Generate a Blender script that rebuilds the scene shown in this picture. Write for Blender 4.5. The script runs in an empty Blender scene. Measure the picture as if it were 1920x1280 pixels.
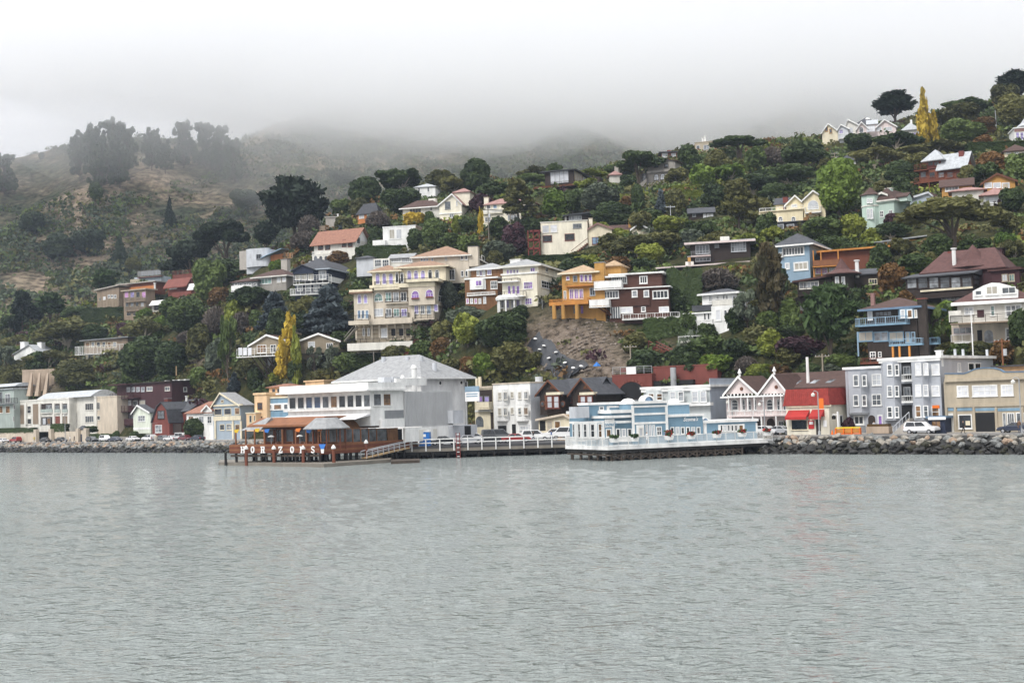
import bpy,bmesh,math,random
import numpy as np
from mathutils import Vector,Matrix,Euler
rnd=random.Random(7)
R_=math.radians
scn=bpy.context.scene
COL=scn.collection

# ------------------------------------------------------------------ camera
FPX,CAM_H,PITCH,ROLL=2500.0,7.7,math.atan(126/2500),R_(-1.8)
camd=bpy.data.cameras.new('camera');cam=bpy.data.objects.new('camera',camd);COL.objects.link(cam)
camd.sensor_width=36.0;camd.lens=36.0*FPX/1920.0;camd.clip_start=0.5;camd.clip_end=6000
CM=Matrix.Rotation(R_(90)+PITCH,3,'X') @ Matrix.Rotation(ROLL,3,'Z')
CP=Vector((0,0,CAM_H))
cam.matrix_world=Matrix.Translation(CP) @ CM.to_4x4()
scn.camera=cam

# ------------------------------------------------------------------ sky, sun, exposure
SUN_AZ,SUN_EL=R_(-142),R_(48)          # sun behind the camera's left shoulder (clockwise from +Y)
w=bpy.data.worlds.new('World');scn.world=w;w.use_nodes=True
nt=w.node_tree;N=nt.nodes;N.clear();Lk=nt.links.new
out=N.new('ShaderNodeOutputWorld');bg=N.new('ShaderNodeBackground');Lk(bg.outputs[0],out.inputs[0])
sky=N.new('ShaderNodeTexSky');sky.sky_type='NISHITA';sky.sun_disc=False
sky.sun_elevation=SUN_EL;sky.sun_rotation=SUN_AZ;sky.air_density=1;sky.dust_density=5
tc=N.new('ShaderNodeTexCoord');sep=N.new('ShaderNodeSeparateXYZ');Lk(tc.outputs['Generated'],sep.inputs[0])
rmp=N.new('ShaderNodeValToRGB')           # overcast: a little brighter towards the zenith
e=rmp.color_ramp.elements
e[0].position=0.0;e[0].color=(5.1,5.1,5.3,1)
e[1].position=.85;e[1].color=(10.8,10.9,11.1,1)
_m=e.new(.3);_m.color=(5.25,5.27,5.47,1)
Lk(sep.outputs['Z'],rmp.inputs[0])
noi=N.new('ShaderNodeTexNoise');noi.inputs['Scale'].default_value=1.6;noi.inputs['Detail'].default_value=3
Lk(tc.outputs['Generated'],noi.inputs['Vector'])
mr=N.new('ShaderNodeMapRange');mr.inputs['From Min'].default_value=.3;mr.inputs['From Max'].default_value=.7
mr.inputs['To Min'].default_value=.9;mr.inputs['To Max'].default_value=1.1;Lk(noi.outputs[0],mr.inputs['Value'])
sx=N.new('ShaderNodeMapRange');sx.inputs['From Min'].default_value=-.4;sx.inputs['From Max'].default_value=.4   # the cloud is thinner to the west
sx.inputs['To Min'].default_value=1.2;sx.inputs['To Max'].default_value=.9;Lk(sep.outputs['X'],sx.inputs['Value'])
mu=N.new('ShaderNodeMath');mu.operation='MULTIPLY';Lk(mr.outputs[0],mu.inputs[0]);Lk(sx.outputs[0],mu.inputs[1])
vm=N.new('ShaderNodeVectorMath');vm.operation='SCALE';Lk(rmp.outputs[0],vm.inputs[0]);Lk(mu.outputs[0],vm.inputs['Scale'])
mix=N.new('ShaderNodeMixRGB');mix.inputs[0].default_value=.94;Lk(sky.outputs[0],mix.inputs[1]);Lk(vm.outputs[0],mix.inputs[2])
Lk(mix.outputs[0],bg.inputs[0]);bg.inputs[1].default_value=.115
sd=bpy.data.lights.new('sun','SUN');sd.energy=1.5;sd.angle=R_(18);sd.color=(1,.97,.92)
sun=bpy.data.objects.new('sun',sd);COL.objects.link(sun)
sv=Vector((math.sin(SUN_AZ)*math.cos(SUN_EL),math.cos(SUN_AZ)*math.cos(SUN_EL),math.sin(SUN_EL)))
sun.rotation_euler=sv.to_track_quat('Z','Y').to_euler()
scn.view_settings.view_transform='Standard';scn.view_settings.look='None'
scn.view_settings.exposure=0.64;scn.view_settings.gamma=1.0;scn.view_settings.use_curve_mapping=False
scn.cycles.max_bounces=26;scn.cycles.volume_bounces=24;scn.cycles.diffuse_bounces=2;scn.cycles.glossy_bounces=3
scn.cycles.transparent_max_bounces=8;scn.cycles.use_denoising=True

# ------------------------------------------------------------------ pixels of the photograph -> places in the world
VIEW=[0.0,0.0,1.0]
def view(ox,oy,z):VIEW[:] =[ox,oy,z]
def px_(x,y):return VIEW[0]+x/VIEW[2],VIEW[1]+y/VIEW[2]
def ray(x,y):
    x,y=px_(x,y)
    return CM @ Vector(((x-960)/FPX,-(y-640)/FPX,-1.0))
def at(x,y,Y):
    d=ray(x,y);return CP +d*(Y/d.y)
SH=230.0                                    # the shoreline is the line X + Y = SH
Q2=math.sqrt(2)
PROM=2.4                                    # height of the promenade
def on_shore(x,t,z=PROM,y=800):            # the point t metres inland of the shoreline in the column of pixel x
    d=ray(x,y);k=(SH+Q2*t)/(d.x+d.y);p=CP+d*k;p.z=z;return p
def on_plane(x,y,z):
    d=ray(x,y);k=(z-CP.z)/d.z;return CP+d*k
CMi=CM.inverted()
def proj(p):
    q=CMi @ (Vector(p)-CP);return 960+FPX*q.x/-q.z,640-FPX*q.y/-q.z

# ------------------------------------------------------------------ materials
MATS={}
def nodes(m):m.use_nodes=True;return m.node_tree.nodes,m.node_tree.links.new
def mat(name,rgb,rough=.75,var=.24,scale=.7,line=0,bump=.0,spec=.35,metal=0,axis='Z',streak=True):
    """a painted / roofed / rendered surface: base colour with blotchy wear, optional courses (line = courses per metre)"""
    if name in MATS:return MATS[name]
    m=bpy.data.materials.new(name);n,L=nodes(m);b=n['Principled BSDF']
    b.inputs['Roughness'].default_value=rough;b.inputs['Specular IOR Level'].default_value=spec;b.inputs['Metallic'].default_value=metal
    t=n.new('ShaderNodeTexCoord');z=n.new('ShaderNodeTexNoise');z.inputs['Scale'].default_value=scale;z.inputs['Detail'].default_value=5;z.inputs['Roughness'].default_value=.65
    mp=n.new('ShaderNodeMapping');mp.inputs['Scale'].default_value=(1,1,.35 if streak else 1);L(t.outputs['Object'],mp.inputs[0]);L(mp.outputs[0],z.inputs['Vector'])
    r=n.new('ShaderNodeMapRange');r.inputs['From Min'].default_value=.3;r.inputs['From Max'].default_value=.7
    r.inputs['To Min'].default_value=1-var;r.inputs['To Max'].default_value=1+var*.6;L(z.outputs[0],r.inputs['Value'])
    last=r.outputs[0]
    if line:
        s=n.new('ShaderNodeSeparateXYZ');L(t.outputs['Object'],s.inputs[0])
        a=n.new('ShaderNodeMath');a.operation='MULTIPLY';a.inputs[1].default_value=line;L(s.outputs[axis],a.inputs[0])
        fr=n.new('ShaderNodeMath');fr.operation='FRACT';L(a.outputs[0],fr.inputs[0])
        bp=n.new('ShaderNodeBump');bp.inputs['Strength'].default_value=bump or .8;bp.inputs['Distance'].default_value=.35/line
        L(fr.outputs[0],bp.inputs['Height']);L(bp.outputs[0],b.inputs['Normal'])
    v=n.new('ShaderNodeVectorMath');v.operation='SCALE';v.inputs[0].default_value=rgb;L(last,v.inputs['Scale'])
    L(v.outputs[0],b.inputs['Base Color'])
    MATS[name] =m;return m
def leaf_mat(name,a,b_,trans=.15):
    """foliage: two leaf colours mixed by the crown's own random number and by each clump's tint"""
    m=bpy.data.materials.new(name);n,L=nodes(m);p=n['Principled BSDF']
    p.inputs['Roughness'].default_value=.62;p.inputs['Specular IOR Level'].default_value=.25
    at_=n.new('ShaderNodeAttribute');at_.attribute_name='tint';oi=n.new('ShaderNodeObjectInfo')
    mx=n.new('ShaderNodeMath');mx.operation='MULTIPLY_ADD';mx.inputs[1].default_value=.5;L(oi.outputs['Random'],mx.inputs[0])
    h=n.new('ShaderNodeMath');h.operation='MULTIPLY';h.inputs[1].default_value=.62;L(at_.outputs['Fac'],h.inputs[0]);L(h.outputs[0],mx.inputs[2])
    c=n.new('ShaderNodeMixRGB');c.inputs[1].default_value=(*a,1);c.inputs[2].default_value=(*b_,1);L(mx.outputs[0],c.inputs[0])  # second leaf colour is raised to carry sunlit highlights too
    L(c.outputs[0],p.inputs['Base Color'])
    if trans:
        tr=n.new('ShaderNodeBsdfTranslucent');L(c.outputs[0],tr.inputs[0]);ms=n.new('ShaderNodeMixShader');ms.inputs[0].default_value=trans
        L(p.outputs[0],ms.inputs[1]);L(tr.outputs[0],ms.inputs[2]);L(ms.outputs[0],n['Material Output'].inputs[0])
    MATS[name] =m;return m
def glass(name,rgb,rough=.12):
    lt=rgb[0] > .35
    m=bpy.data.materials.new(name);n,L=nodes(m);b=n['Principled BSDF']
    t=n.new('ShaderNodeTexCoord');z=n.new('ShaderNodeTexNoise');z.inputs['Scale'].default_value=.9;L(t.outputs['Object'],z.inputs[0])
    r=n.new('ShaderNodeMapRange');r.inputs['From Min'].default_value=.35;r.inputs['From Max'].default_value=.65;r.inputs['To Min'].default_value=.84 if lt else .45;r.inputs['To Max'].default_value=1.08 if lt else 1.5;L(z.outputs[0],r.inputs[0])
    v=n.new('ShaderNodeVectorMath');v.operation='SCALE';v.inputs[0].default_value=rgb;L(r.outputs[0],v.inputs['Scale']);L(v.outputs[0],b.inputs['Base Color'])
    b.inputs['Roughness'].default_value=rough;b.inputs['Specular IOR Level'].default_value=.6
    MATS[name] =m;return m

# ------------------------------------------------------------------ mesh building
class MB:
    def __init__(s):s.v=[];s.f=[];s.m=[];s.mi=0;s.sm=False;s.s=[]
    def add(s,vs,fs):
        k=len(s.v);s.v += [tuple(p) for p in vs]
        for f in fs:s.f.append([k+i for i in f]);s.m.append(s.mi);s.s.append(s.sm)
        return s
    def box(s,x0,x1,y0,y1,z0,z1):
        return s.add([(x0,y0,z0),(x1,y0,z0),(x1,y1,z0),(x0,y1,z0),(x0,y0,z1),(x1,y0,z1),(x1,y1,z1),(x0,y1,z1)],
                     [(3,2,1,0),(4,5,6,7),(0,1,5,4),(1,2,6,5),(2,3,7,6),(3,0,4,7)])
    def prism(s,pts,y0,y1):                       # polygon in (x,z), counter-clockwise seen from -y, drawn out along y
        n=len(pts);vs=[(x,y0,z) for x,z in pts]+[(x,y1,z) for x,z in pts]
        return s.add(vs,[tuple(range(n)),tuple(range(2*n-1,n-1,-1))]+[((i+1)%n,i,n+i,n+(i+1)%n) for i in range(n)])
    def prism_x(s,pts,x0,x1):                     # polygon in (y,z) drawn out along x
        n=len(pts);vs=[(x0,y,z) for y,z in pts]+[(x1,y,z) for y,z in pts]
        return s.add(vs,[tuple(range(n-1,-1,-1)),tuple(range(n,2*n))]+[(i,(i+1)%n,n+(i+1)%n,n+i) for i in range(n)])
    def prism_z(s,pts,z0,z1):
        n=len(pts);vs=[(x,y,z0) for x,y in pts]+[(x,y,z1) for x,y in pts]
        return s.add(vs,[tuple(range(n-1,-1,-1)),tuple(range(n,2*n))]+[(i,(i+1)%n,n+(i+1)%n,n+i) for i in range(n)])
    def tube(s,p,q,r0,r1=None,n=6,cap=True):
        r1=r0 if r1 is None else r1;p=Vector(p);q=Vector(q);d=(q-p)
        if d.length < 1e-6:return s
        a=d.orthogonal().normalized();b=d.normalized().cross(a)
        vs=[p+(a*math.cos(6.2832*i/n)+b*math.sin(6.2832*i/n))*r0 for i in range(n)]+[q+(a*math.cos(6.2832*i/n)+b*math.sin(6.2832*i/n))*r1 for i in range(n)]
        fs=[(i,(i+1)%n,n+(i+1)%n,n+i) for i in range(n)]
        if cap:fs += [tuple(range(n-1,-1,-1)),tuple(range(n,2*n))]
        return s.add(vs,fs)
    def lathe(s,prof,n=12,c=(0,0)):               # profile (r,z) round z
        vs=[];m=len(prof)
        for r,z in prof:vs += [(c[0]+r*math.cos(6.2832*i/n),c[1]+r*math.sin(6.2832*i/n),z) for i in range(n)]
        fs=[(j*n+i,j*n+(i+1)%n,(j+1)*n+(i+1)%n,(j+1)*n+i) for j in range(m-1) for i in range(n)]
        return s.add(vs,fs+[tuple(range(n-1,-1,-1)),tuple(range((m-1)*n,m*n))])
    def mesh(s,name,mats):
        me=bpy.data.meshes.new(name);me.from_pydata(s.v,[],s.f)
        for m in (mats if isinstance(mats,(list,tuple)) else [mats]):me.materials.append(MATS[m] if isinstance(m,str) else m)
        if any(s.m):me.polygons.foreach_set('material_index',s.m)
        if any(s.s):me.polygons.foreach_set('use_smooth',s.s)
        me.update();return me
    def obj(s,name,mats,parent=None):return link(name,s.mesh(name,mats),parent)
def link(name,data,parent=None):
    o=bpy.data.objects.new(name,data);COL.objects.link(o)
    if parent:o.parent=parent
    return o
LABELS={}
def tag(o,label=None,cat=None,group=None,kind=None):
    if label:o['label'] =label
    if cat:o['category'] =cat
    if group:o['group'] =group
    if kind:o['kind'] =kind
    return o
def thing(name,label,cat,loc=(0,0,0),rz=0,group=None):
    o=link(name,None);o.location=loc;o.rotation_euler=(0,0,rz);o.empty_display_size=.5
    return tag(o,label,cat,group)
def dup(root,loc,rz=0,sc=None,label=None,group=None):
    """a thing with its parts and their sub-parts; mesh data shared"""
    r=root.copy();COL.objects.link(r);r.location=loc;r.rotation_euler=(0,0,rz)
    if sc:r.scale=sc
    if label:r['label'] =label
    if group:r['group'] =group
    for ch in KIDS(root):
        c=ch.copy();COL.objects.link(c);c.parent=r
        for g in KIDS(ch):
            d=g.copy();COL.objects.link(d);d.parent=c
    return r
_kc={}
def KIDS(o):
    if o.name not in _kc:_kc[o.name] =list(o.children)
    return _kc[o.name]
def npmesh(name,V,F4,mats,tint=None,smooth=False,attr='tint'):
    me=bpy.data.meshes.new(name);V=np.asarray(V,np.float32);F4=np.asarray(F4,np.int32);k=F4.shape[1]
    me.vertices.add(len(V));me.vertices.foreach_set('co',V.ravel())
    me.loops.add(F4.size);me.loops.foreach_set('vertex_index',F4.ravel())
    me.polygons.add(len(F4));me.polygons.foreach_set('loop_start',np.arange(0,F4.size,k,dtype=np.int32))
    if smooth:me.polygons.foreach_set('use_smooth',np.ones(len(F4),bool))
    for m in mats:me.materials.append(MATS[m])
    if tint is not None:
        a=me.attributes.new(attr,'FLOAT','POINT' if len(tint) == len(V) else 'FACE');a.data.foreach_set('value',np.asarray(tint,np.float32))
    me.update();me.validate();return me
def vnoise(x,y,seed=0):                            # smooth value noise on numpy arrays
    r=np.random.RandomState(seed);T=r.rand(256,256).astype(np.float32)
    xi=np.floor(x).astype(int);yi=np.floor(y).astype(int);fx=x-xi;fy=y-yi;fx=fx*fx*(3-2*fx);fy=fy*fy*(3-2*fy)
    g=lambda i,j:T[(xi+i) % 256,(yi+j) % 256]
    return (g(0,0)*(1-fx)+g(1,0)*fx)*(1-fy)+(g(0,1)*(1-fx)+g(1,1)*fx)*fy
def fbm(x,y,oct=4,seed=0):
    s=0;a=.5
    for o in range(oct):s=s+a*vnoise(x*2**o,y*2**o,seed+o);a *= .5
    return s
# ------------------------------------------------------------------ where the hill houses stand: pixel of the base, pixels per metre, turn
HP={}
def hp(k,x,y,s,yaw):HP[k] =(x,y,s,yaw)
for a in '''brown_flat 240 592 5.15 -30|lilac 300 598 5.3 -30|stepped 350 560 5.3 -30|white_deck 190 668 5.8 -25|white_gable 40 672 5.6 -30|grey_loft 270 530 4.6 -20
poplar_cottage 590 690 7.8 -22|hotel 750 652 8.2 -10|navy 630 556 7.0 -15|ranch 500 548 6.7 -25|grey_round 490 500 6.0 -20|terracotta 640 492 6.4 -25|olive_tank 625 432 5.7 0
orange 692 416 5.9 -25|white_cube 750 474 6.6 -12|cream_gable 850 410 6.2 -15|white_peak 800 372 5.6 -10|cedar_hid 930 424 6.5 -15|wood_small 915 580 8.5 -18|cream_big 1000 580 8.9 -20|yellow 1100 595 9.2 -18
brown 1195 612 9.3 -14|cream_house 1060 480 7.3 -8|treehouse 1060 352 6.2 -20|stone 1225 356 6.1 -25|brick_turret 1160 342 6.0 0|cedar_top 1255 296 5.5 -5|olive_box 1330 288 5.4 -25|dark_flat 1370 492 8.6 -12
white_stuc 1340 632 10.0 -30|victorian 1490 424 7.8 -20|blue 1500 524 9.3 -28|orange_deck 1570 520 9.4 -15|turret 1560 566 10.4 -20|mint 1660 424 8.3 -38|red_deck 1760 350 7.8 -35
ochre_l 1795 365 8.3 -20|ochre_r 1872 380 8.6 -20|glass 1810 572 11.0 -35|blue_deck 1680 690 12.0 -34|white_big 1855 655 12.0 -22|ridge_row 1600 266 5.8 -15|edge_pink 1915 264 6.4 -10|hidden_row 1640 470 8.8 -15|low_black 1100 412 6.9 -8|low_white 1318 412 7.2 -8'''.replace('\n','|').split('|'):
    k,*v=a.split();hp(k,*map(float,v))

# ------------------------------------------------------------------ the hillside
ANCH=[(x,y,s) for x,y,s,_ in HP.values() if True]
RIDGE=[(-300,700,4.5),(-120,650,4.6),(0,618,4.7),(150,585,4.7),(330,535,4.9),(450,500,5.2),(560,455,5.3),(650,400,5.2),(720,372,5.15),(800,352,5.15),(880,350,5.15),(950,342,5.2),(1040,345,5.4),(1150,318,5.2),
         (1300,282,5.0),(1420,284,5.0),(1560,262,5.2),(1680,240,5.0),(1780,225,4.9),(1920,195,5.0),(2150,160,5.0)]
ANCH += RIDGE+[(0,690,5.6),(90,720,6.2),(400,640,6.6),(420,600,6.2),(330,650,6.1),(290,690,6.3),(450,690,7.4),(1030,640,9.3),(1080,690,9.9),(1150,660,9.7),(1270,640,9.8),(1500,640,10.5),(1550,690,11.4),
         (1430,560,9.4),(1280,560,9.0),(1280,430,7.3),(1400,400,7.2),(1280,350,6.3),(1400,330,6.2),(1560,340,6.6),(1650,330,6.8),(1850,260,6.1),(1950,330,7.4),(1900,430,9.2),(1750,450,9.0),(2050,520,12),(2100,640,13.5),(880,640,9.0),(850,560,8.0),(560,600,7.6),(520,640,7.6),
         (960,430,6.8),(1200,430,7.2),(900,480,7.2),(1420,620,10.4),(1240,690,10.4)]
AP=[]
for x,y,s in ANCH:p=at(x,y,FPX/s);AP.append((p.x,p.y,p.z))
for x,y,s in RIDGE:
    p=at(x,y,FPX/s);d=Vector((p.x,p.y)).normalized()
    AP.append((p.x+d.x*70,p.y+d.y*70,p.z-16));AP.append((p.x+d.x*200,p.y+d.y*200,max(6,p.z-75)))
for x in range(-400,2401,140):                    # foot of the bluff behind the waterfront houses
    p=on_shore(x,21);AP.append((p.x,p.y,3.2));p=on_shore(x,10);AP.append((p.x,p.y,2.4))
AP=np.array(AP)
def _k(a,b):return np.sqrt(((a[:,None,:2]-b[None,:,:2])**2).sum(-1)+4.0)
_n=len(AP);_A=np.zeros((_n+3,_n+3));_A[:_n,:_n] =_k(AP,AP)-np.eye(_n)*.6;_P=np.c_[np.ones(_n),AP[:,:2]/100];_A[:_n,_n:] =_P;_A[_n:,:_n] =_P.T
_w=np.linalg.solve(_A,np.r_[AP[:,2],0,0,0])
def hill_z(X,Y):
    X=np.asarray(X,float).ravel();Y=np.asarray(Y,float).ravel();q=np.c_[X,Y];z=np.zeros(len(q))
    for i in range(0,len(q),4000):
        z[i:i+4000] =_k(q[i:i+4000],AP)@_w[:_n]+np.c_[np.ones(len(q[i:i+4000])),q[i:i+4000]/100]@_w[_n:]
    t=(X+Y-SH)/Q2
    m=np.clip((t-17)/5,0,1);z=np.maximum(z,2.5)
    z=2.37*(1-m)+z*m
    return np.where(t < 4.5,np.maximum(-1.2,2.37-(4.5-t)*.75),z)
def gz(x,y):return float(hill_z([x],[y])[0])

_a=np.arange(-640,130,3.5);_t=np.r_[np.arange(0,60,1.6),np.arange(60,420,4)]
GA,GT=np.meshgrid(_a,_t,indexing='ij')
GX=(SH+Q2*GT+Q2*GA)/2;GY=(SH+Q2*GT-Q2*GA)/2
GZ=hill_z(GX,GY).reshape(GX.shape);rough=(fbm(GX/9,GY/9,4,3)-.47)*2.2*np.clip((GT-24)/10,0,1);GZ=GZ+rough
def grid_faces(n,m):
    i,j=np.meshgrid(np.arange(n-1),np.arange(m-1),indexing='ij');k=(i*m+j).ravel()
    return np.c_[k,k+m,k+m+1,k+1]
V=np.c_[GX.ravel(),GY.ravel(),GZ.ravel()]
# bare earth of the slide (the scar under the yellow house, and small cut banks)
bare=np.zeros(len(V))
_c=(V-np.array(CP))@np.array(CMi).T;PXX=960+FPX*_c[:,0]/np.maximum(-_c[:,2],1);PXY=640-FPX*_c[:,1]/np.maximum(-_c[:,2],1)
def blob(cx,cy,rx,ry,ang=0):
    dx=(PXX-cx);dy=(PXY-cy);c,s=math.cos(ang),math.sin(ang)
    return np.clip(1.5-np.sqrt(((dx*c+dy*s)/rx)**2+((-dx*s+dy*c)/ry)**2)*1.0,0,1)
near_ok=(V[:,0]+V[:,1] < SH+Q2*60)
for bl in ((1085,645,105,52,.25),(1130,690,70,45,0),(1010,640,40,40,0),(75,715,36,22,0),(60,735,30,12,0),(395,640,14,50,.5),(1245,660,20,18,0)):bare=np.maximum(bare,blob(*bl)*near_ok)
m=bpy.data.materials.new('hillside_soil');n,L=nodes(m);b=n['Principled BSDF'];b.inputs['Roughness'].default_value=.95;b.inputs['Specular IOR Level'].default_value=.1
at_=n.new('ShaderNodeAttribute');at_.attribute_name='bare';tcn=n.new('ShaderNodeTexCoord')
z1=n.new('ShaderNodeTexNoise');z1.inputs['Scale'].default_value=.35;z1.inputs['Detail'].default_value=8;z1.inputs['Roughness'].default_value=.7;L(tcn.outputs['Object'],z1.inputs[0])
r1=n.new('ShaderNodeValToRGB');L(z1.outputs[0],r1.inputs[0]);E=r1.color_ramp.elements;E[0].position=.35;E[0].color=(.018,.028,.010,1);E[1].position=.68;E[1].color=(.085,.075,.030,1)
r2=n.new('ShaderNodeValToRGB');L(z1.outputs[0],r2.inputs[0]);E=r2.color_ramp.elements;E[0].position=.36;E[0].color=(.035,.026,.02,1);E[1].position=.66;E[1].color=(.26,.21,.17,1)
_e=E.new(.5);_e.color=(.165,.13,.10,1)
mx=n.new('ShaderNodeMixRGB');L(at_.outputs['Fac'],mx.inputs[0]);L(r1.outputs[0],mx.inputs[1]);L(r2.outputs[0],mx.inputs[2]);L(mx.outputs[0],b.inputs['Base Color'])
z1.inputs['Scale'].default_value=.55;bp=n.new('ShaderNodeBump');bp.inputs['Distance'].default_value=1.6;bp.inputs['Strength'].default_value=.8;L(z1.outputs[0],bp.inputs['Height']);L(bp.outputs[0],b.inputs['Normal'])
MATS['hillside_soil'] =m
o=link('hillside',npmesh('hillside',V,grid_faces(*GX.shape),['hillside_soil'],bare,True,'bare'));tag(o,kind='structure',label='steep green hillside with a bare earth scar under the houses')
def hit(x,y,Ymin=150,Ymax=620):
    """where the sight line of a pixel meets the hillside"""
    d=ray(x,y);d=d/d.y;Ys=np.arange(Ymin,Ymax,1.0);h=hill_z(CP.x+d.x*Ys,CP.y+d.y*Ys);zz=CP.z+d.z*Ys
    k=np.nonzero(zz < h)[0]
    if not len(k):return None
    Y=Ys[k[0]];return Vector((d.x*Y,d.y*Y,float(h[k[0]])))

# ------------------------------------------------------------------ the hills across the valley
_X=np.linspace(-900,900,190);_Y=np.r_[np.linspace(540,1150,120),np.linspace(1180,1700,16)]
FX,FY=np.meshgrid(_X,_Y,indexing='ij')
FRX=np.array([-600,-300,-60,0,80,150,220,300,370,440,520,620,760,1000,1300,1600,2300]);FRY=np.array([380,330,314,306,294,272,262,258,262,262,226,196,176,160,150,160,180])
FRC=[]
for x,y in zip(FRX,FRY):p=at(x,y,960);FRC.append((p.x/960,p.z))
FRC=np.array(FRC)
def far_z(X,Y):
    X=np.asarray(X,float);Y=np.asarray(Y,float)
    zr=np.interp(X/Y,FRC[:,0],FRC[:,1])
    k=np.clip((Y-585)/375,0,None)
    prof=np.where(k < 1,k**.85,1-.25*np.clip(k-1,0,1.5))
    spur=(np.abs(fbm(X/210+3,Y/420,3,11)-.45))*2.0
    z=4+(zr-4)*prof
    return z-np.clip(k*(1.02-k)*4,0,1)*spur*62-(fbm(X/38,Y/38,4,5)-.45)*16*np.clip(k*(1.25-k)*4,0,1)
FZ=far_z(FX,FY)
m=bpy.data.materials.new('dry_hill_grass');n,L=nodes(m);b=n['Principled BSDF'];b.inputs['Roughness'].default_value=.95;b.inputs['Specular IOR Level'].default_value=.1
tcn=n.new('ShaderNodeTexCoord');z1=n.new('ShaderNodeTexNoise');z1.inputs['Scale'].default_value=.014;z1.inputs['Detail'].default_value=9;z1.inputs['Roughness'].default_value=.66;L(tcn.outputs['Object'],z1.inputs[0])
r1=n.new('ShaderNodeValToRGB');L(z1.outputs[0],r1.inputs[0]);E=r1.color_ramp.elements;E[0].position=.40;E[0].color=(.045,.055,.03,1);E[1].position=.60;E[1].color=(.30,.235,.165,1);_e=E.new(.49);_e.color=(.115,.10,.065,1)
z2=n.new('ShaderNodeTexNoise');z2.inputs['Scale'].default_value=.24;z2.inputs['Detail'].default_value=6;L(tcn.outputs['Object'],z2.inputs[0])
r3=n.new('ShaderNodeMapRange');r3.inputs[1].default_value=.35;r3.inputs[2].default_value=.65;r3.inputs[3].default_value=.3;r3.inputs[4].default_value=1.35;L(z2.outputs[0],r3.inputs[0])
v=n.new('ShaderNodeVectorMath');v.operation='SCALE';L(r1.outputs[0],v.inputs[0]);L(r3.outputs[0],v.inputs['Scale']);L(v.outputs[0],b.inputs['Base Color'])
bp=n.new('ShaderNodeBump');bp.inputs['Distance'].default_value=3;L(z2.outputs[0],bp.inputs['Height']);L(bp.outputs[0],b.inputs['Normal'])
MATS['dry_hill_grass'] =m
o=link('hills',npmesh('hills',np.c_[FX.ravel(),FY.ravel(),FZ.ravel()],grid_faces(*FX.shape),['dry_hill_grass'],None,True));tag(o,kind='structure',label='dry grassy hills behind the town rising into the fog')

# ------------------------------------------------------------------ the bay
m=bpy.data.materials.new('bay_water');n,L=nodes(m);b=n['Principled BSDF']
b.inputs['Base Color'].default_value=(.235,.262,.252,1);b.inputs['Roughness'].default_value=.08;b.inputs['IOR'].default_value=1.333
tcn=n.new('ShaderNodeTexCoord');mp=n.new('ShaderNodeMapping');mp.inputs['Rotation'].default_value=(0,0,.35);mp.inputs['Scale'].default_value=(.8,1.35,1);L(tcn.outputs['Object'],mp.inputs[0])
z1=n.new('ShaderNodeTexNoise');z1.inputs['Scale'].default_value=2.2;z1.inputs['Detail'].default_value=3;z1.inputs['Roughness'].default_value=.5;z1.inputs['Distortion'].default_value=.25;L(mp.outputs[0],z1.inputs[0])
z2=n.new('ShaderNodeTexNoise');z2.inputs['Scale'].default_value=.035;z2.inputs['Detail'].default_value=3;L(tcn.outputs['Object'],z2.inputs[0])
r1=n.new('ShaderNodeMapRange');r1.inputs[1].default_value=.35;r1.inputs[2].default_value=.65;r1.inputs[3].default_value=.72;r1.inputs[4].default_value=1.0;L(z2.outputs[0],r1.inputs[0])
bp=n.new('ShaderNodeBump');bp.inputs['Distance'].default_value=.68;L(r1.outputs[0],bp.inputs['Strength']);L(z1.outputs[0],bp.inputs['Height']);L(bp.outputs[0],b.inputs['Normal'])
MATS['bay_water'] =m
_r=4*1.0115**np.arange(0,545);_th=np.r_[np.linspace(-180,-36,40),np.linspace(-33,33,420),np.linspace(36,180,40)]*math.pi/180
RR,TT=np.meshgrid(_r,_th,indexing='ij');WX=RR*np.sin(TT);WY=RR*np.cos(TT)
WZ=np.zeros_like(WX);_rs=np.random.RandomState(4)
for i in range(26):
    lam=.9*1.06**i;an=R_(205)+_rs.normal(0,.55);k=6.2832/lam;ph=_rs.rand()*6.28
    amp=.0055*lam**.75*np.clip(3-RR*.0115*2.2/lam,0,1)
    q=np.sin(k*(WX*math.sin(an)+WY*math.cos(an))+ph+1.3*np.sin(WX*.23/lam+i)+1.3*np.sin(WY*.31/lam+2*i));WZ += amp*q
WX=np.clip(WX,-955,955);WY=np.clip(WY,-55,1735);WZ *= np.clip((RR-4)/6,0,1)*np.clip((300-RR)/150,.15,1)
o=link('water',npmesh('water',np.c_[WX.ravel(),WY.ravel(),WZ.ravel()],grid_faces(*WX.shape)[:,::-1],['bay_water'],None,True));tag(o,kind='structure',label='choppy grey green water of the bay')

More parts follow.
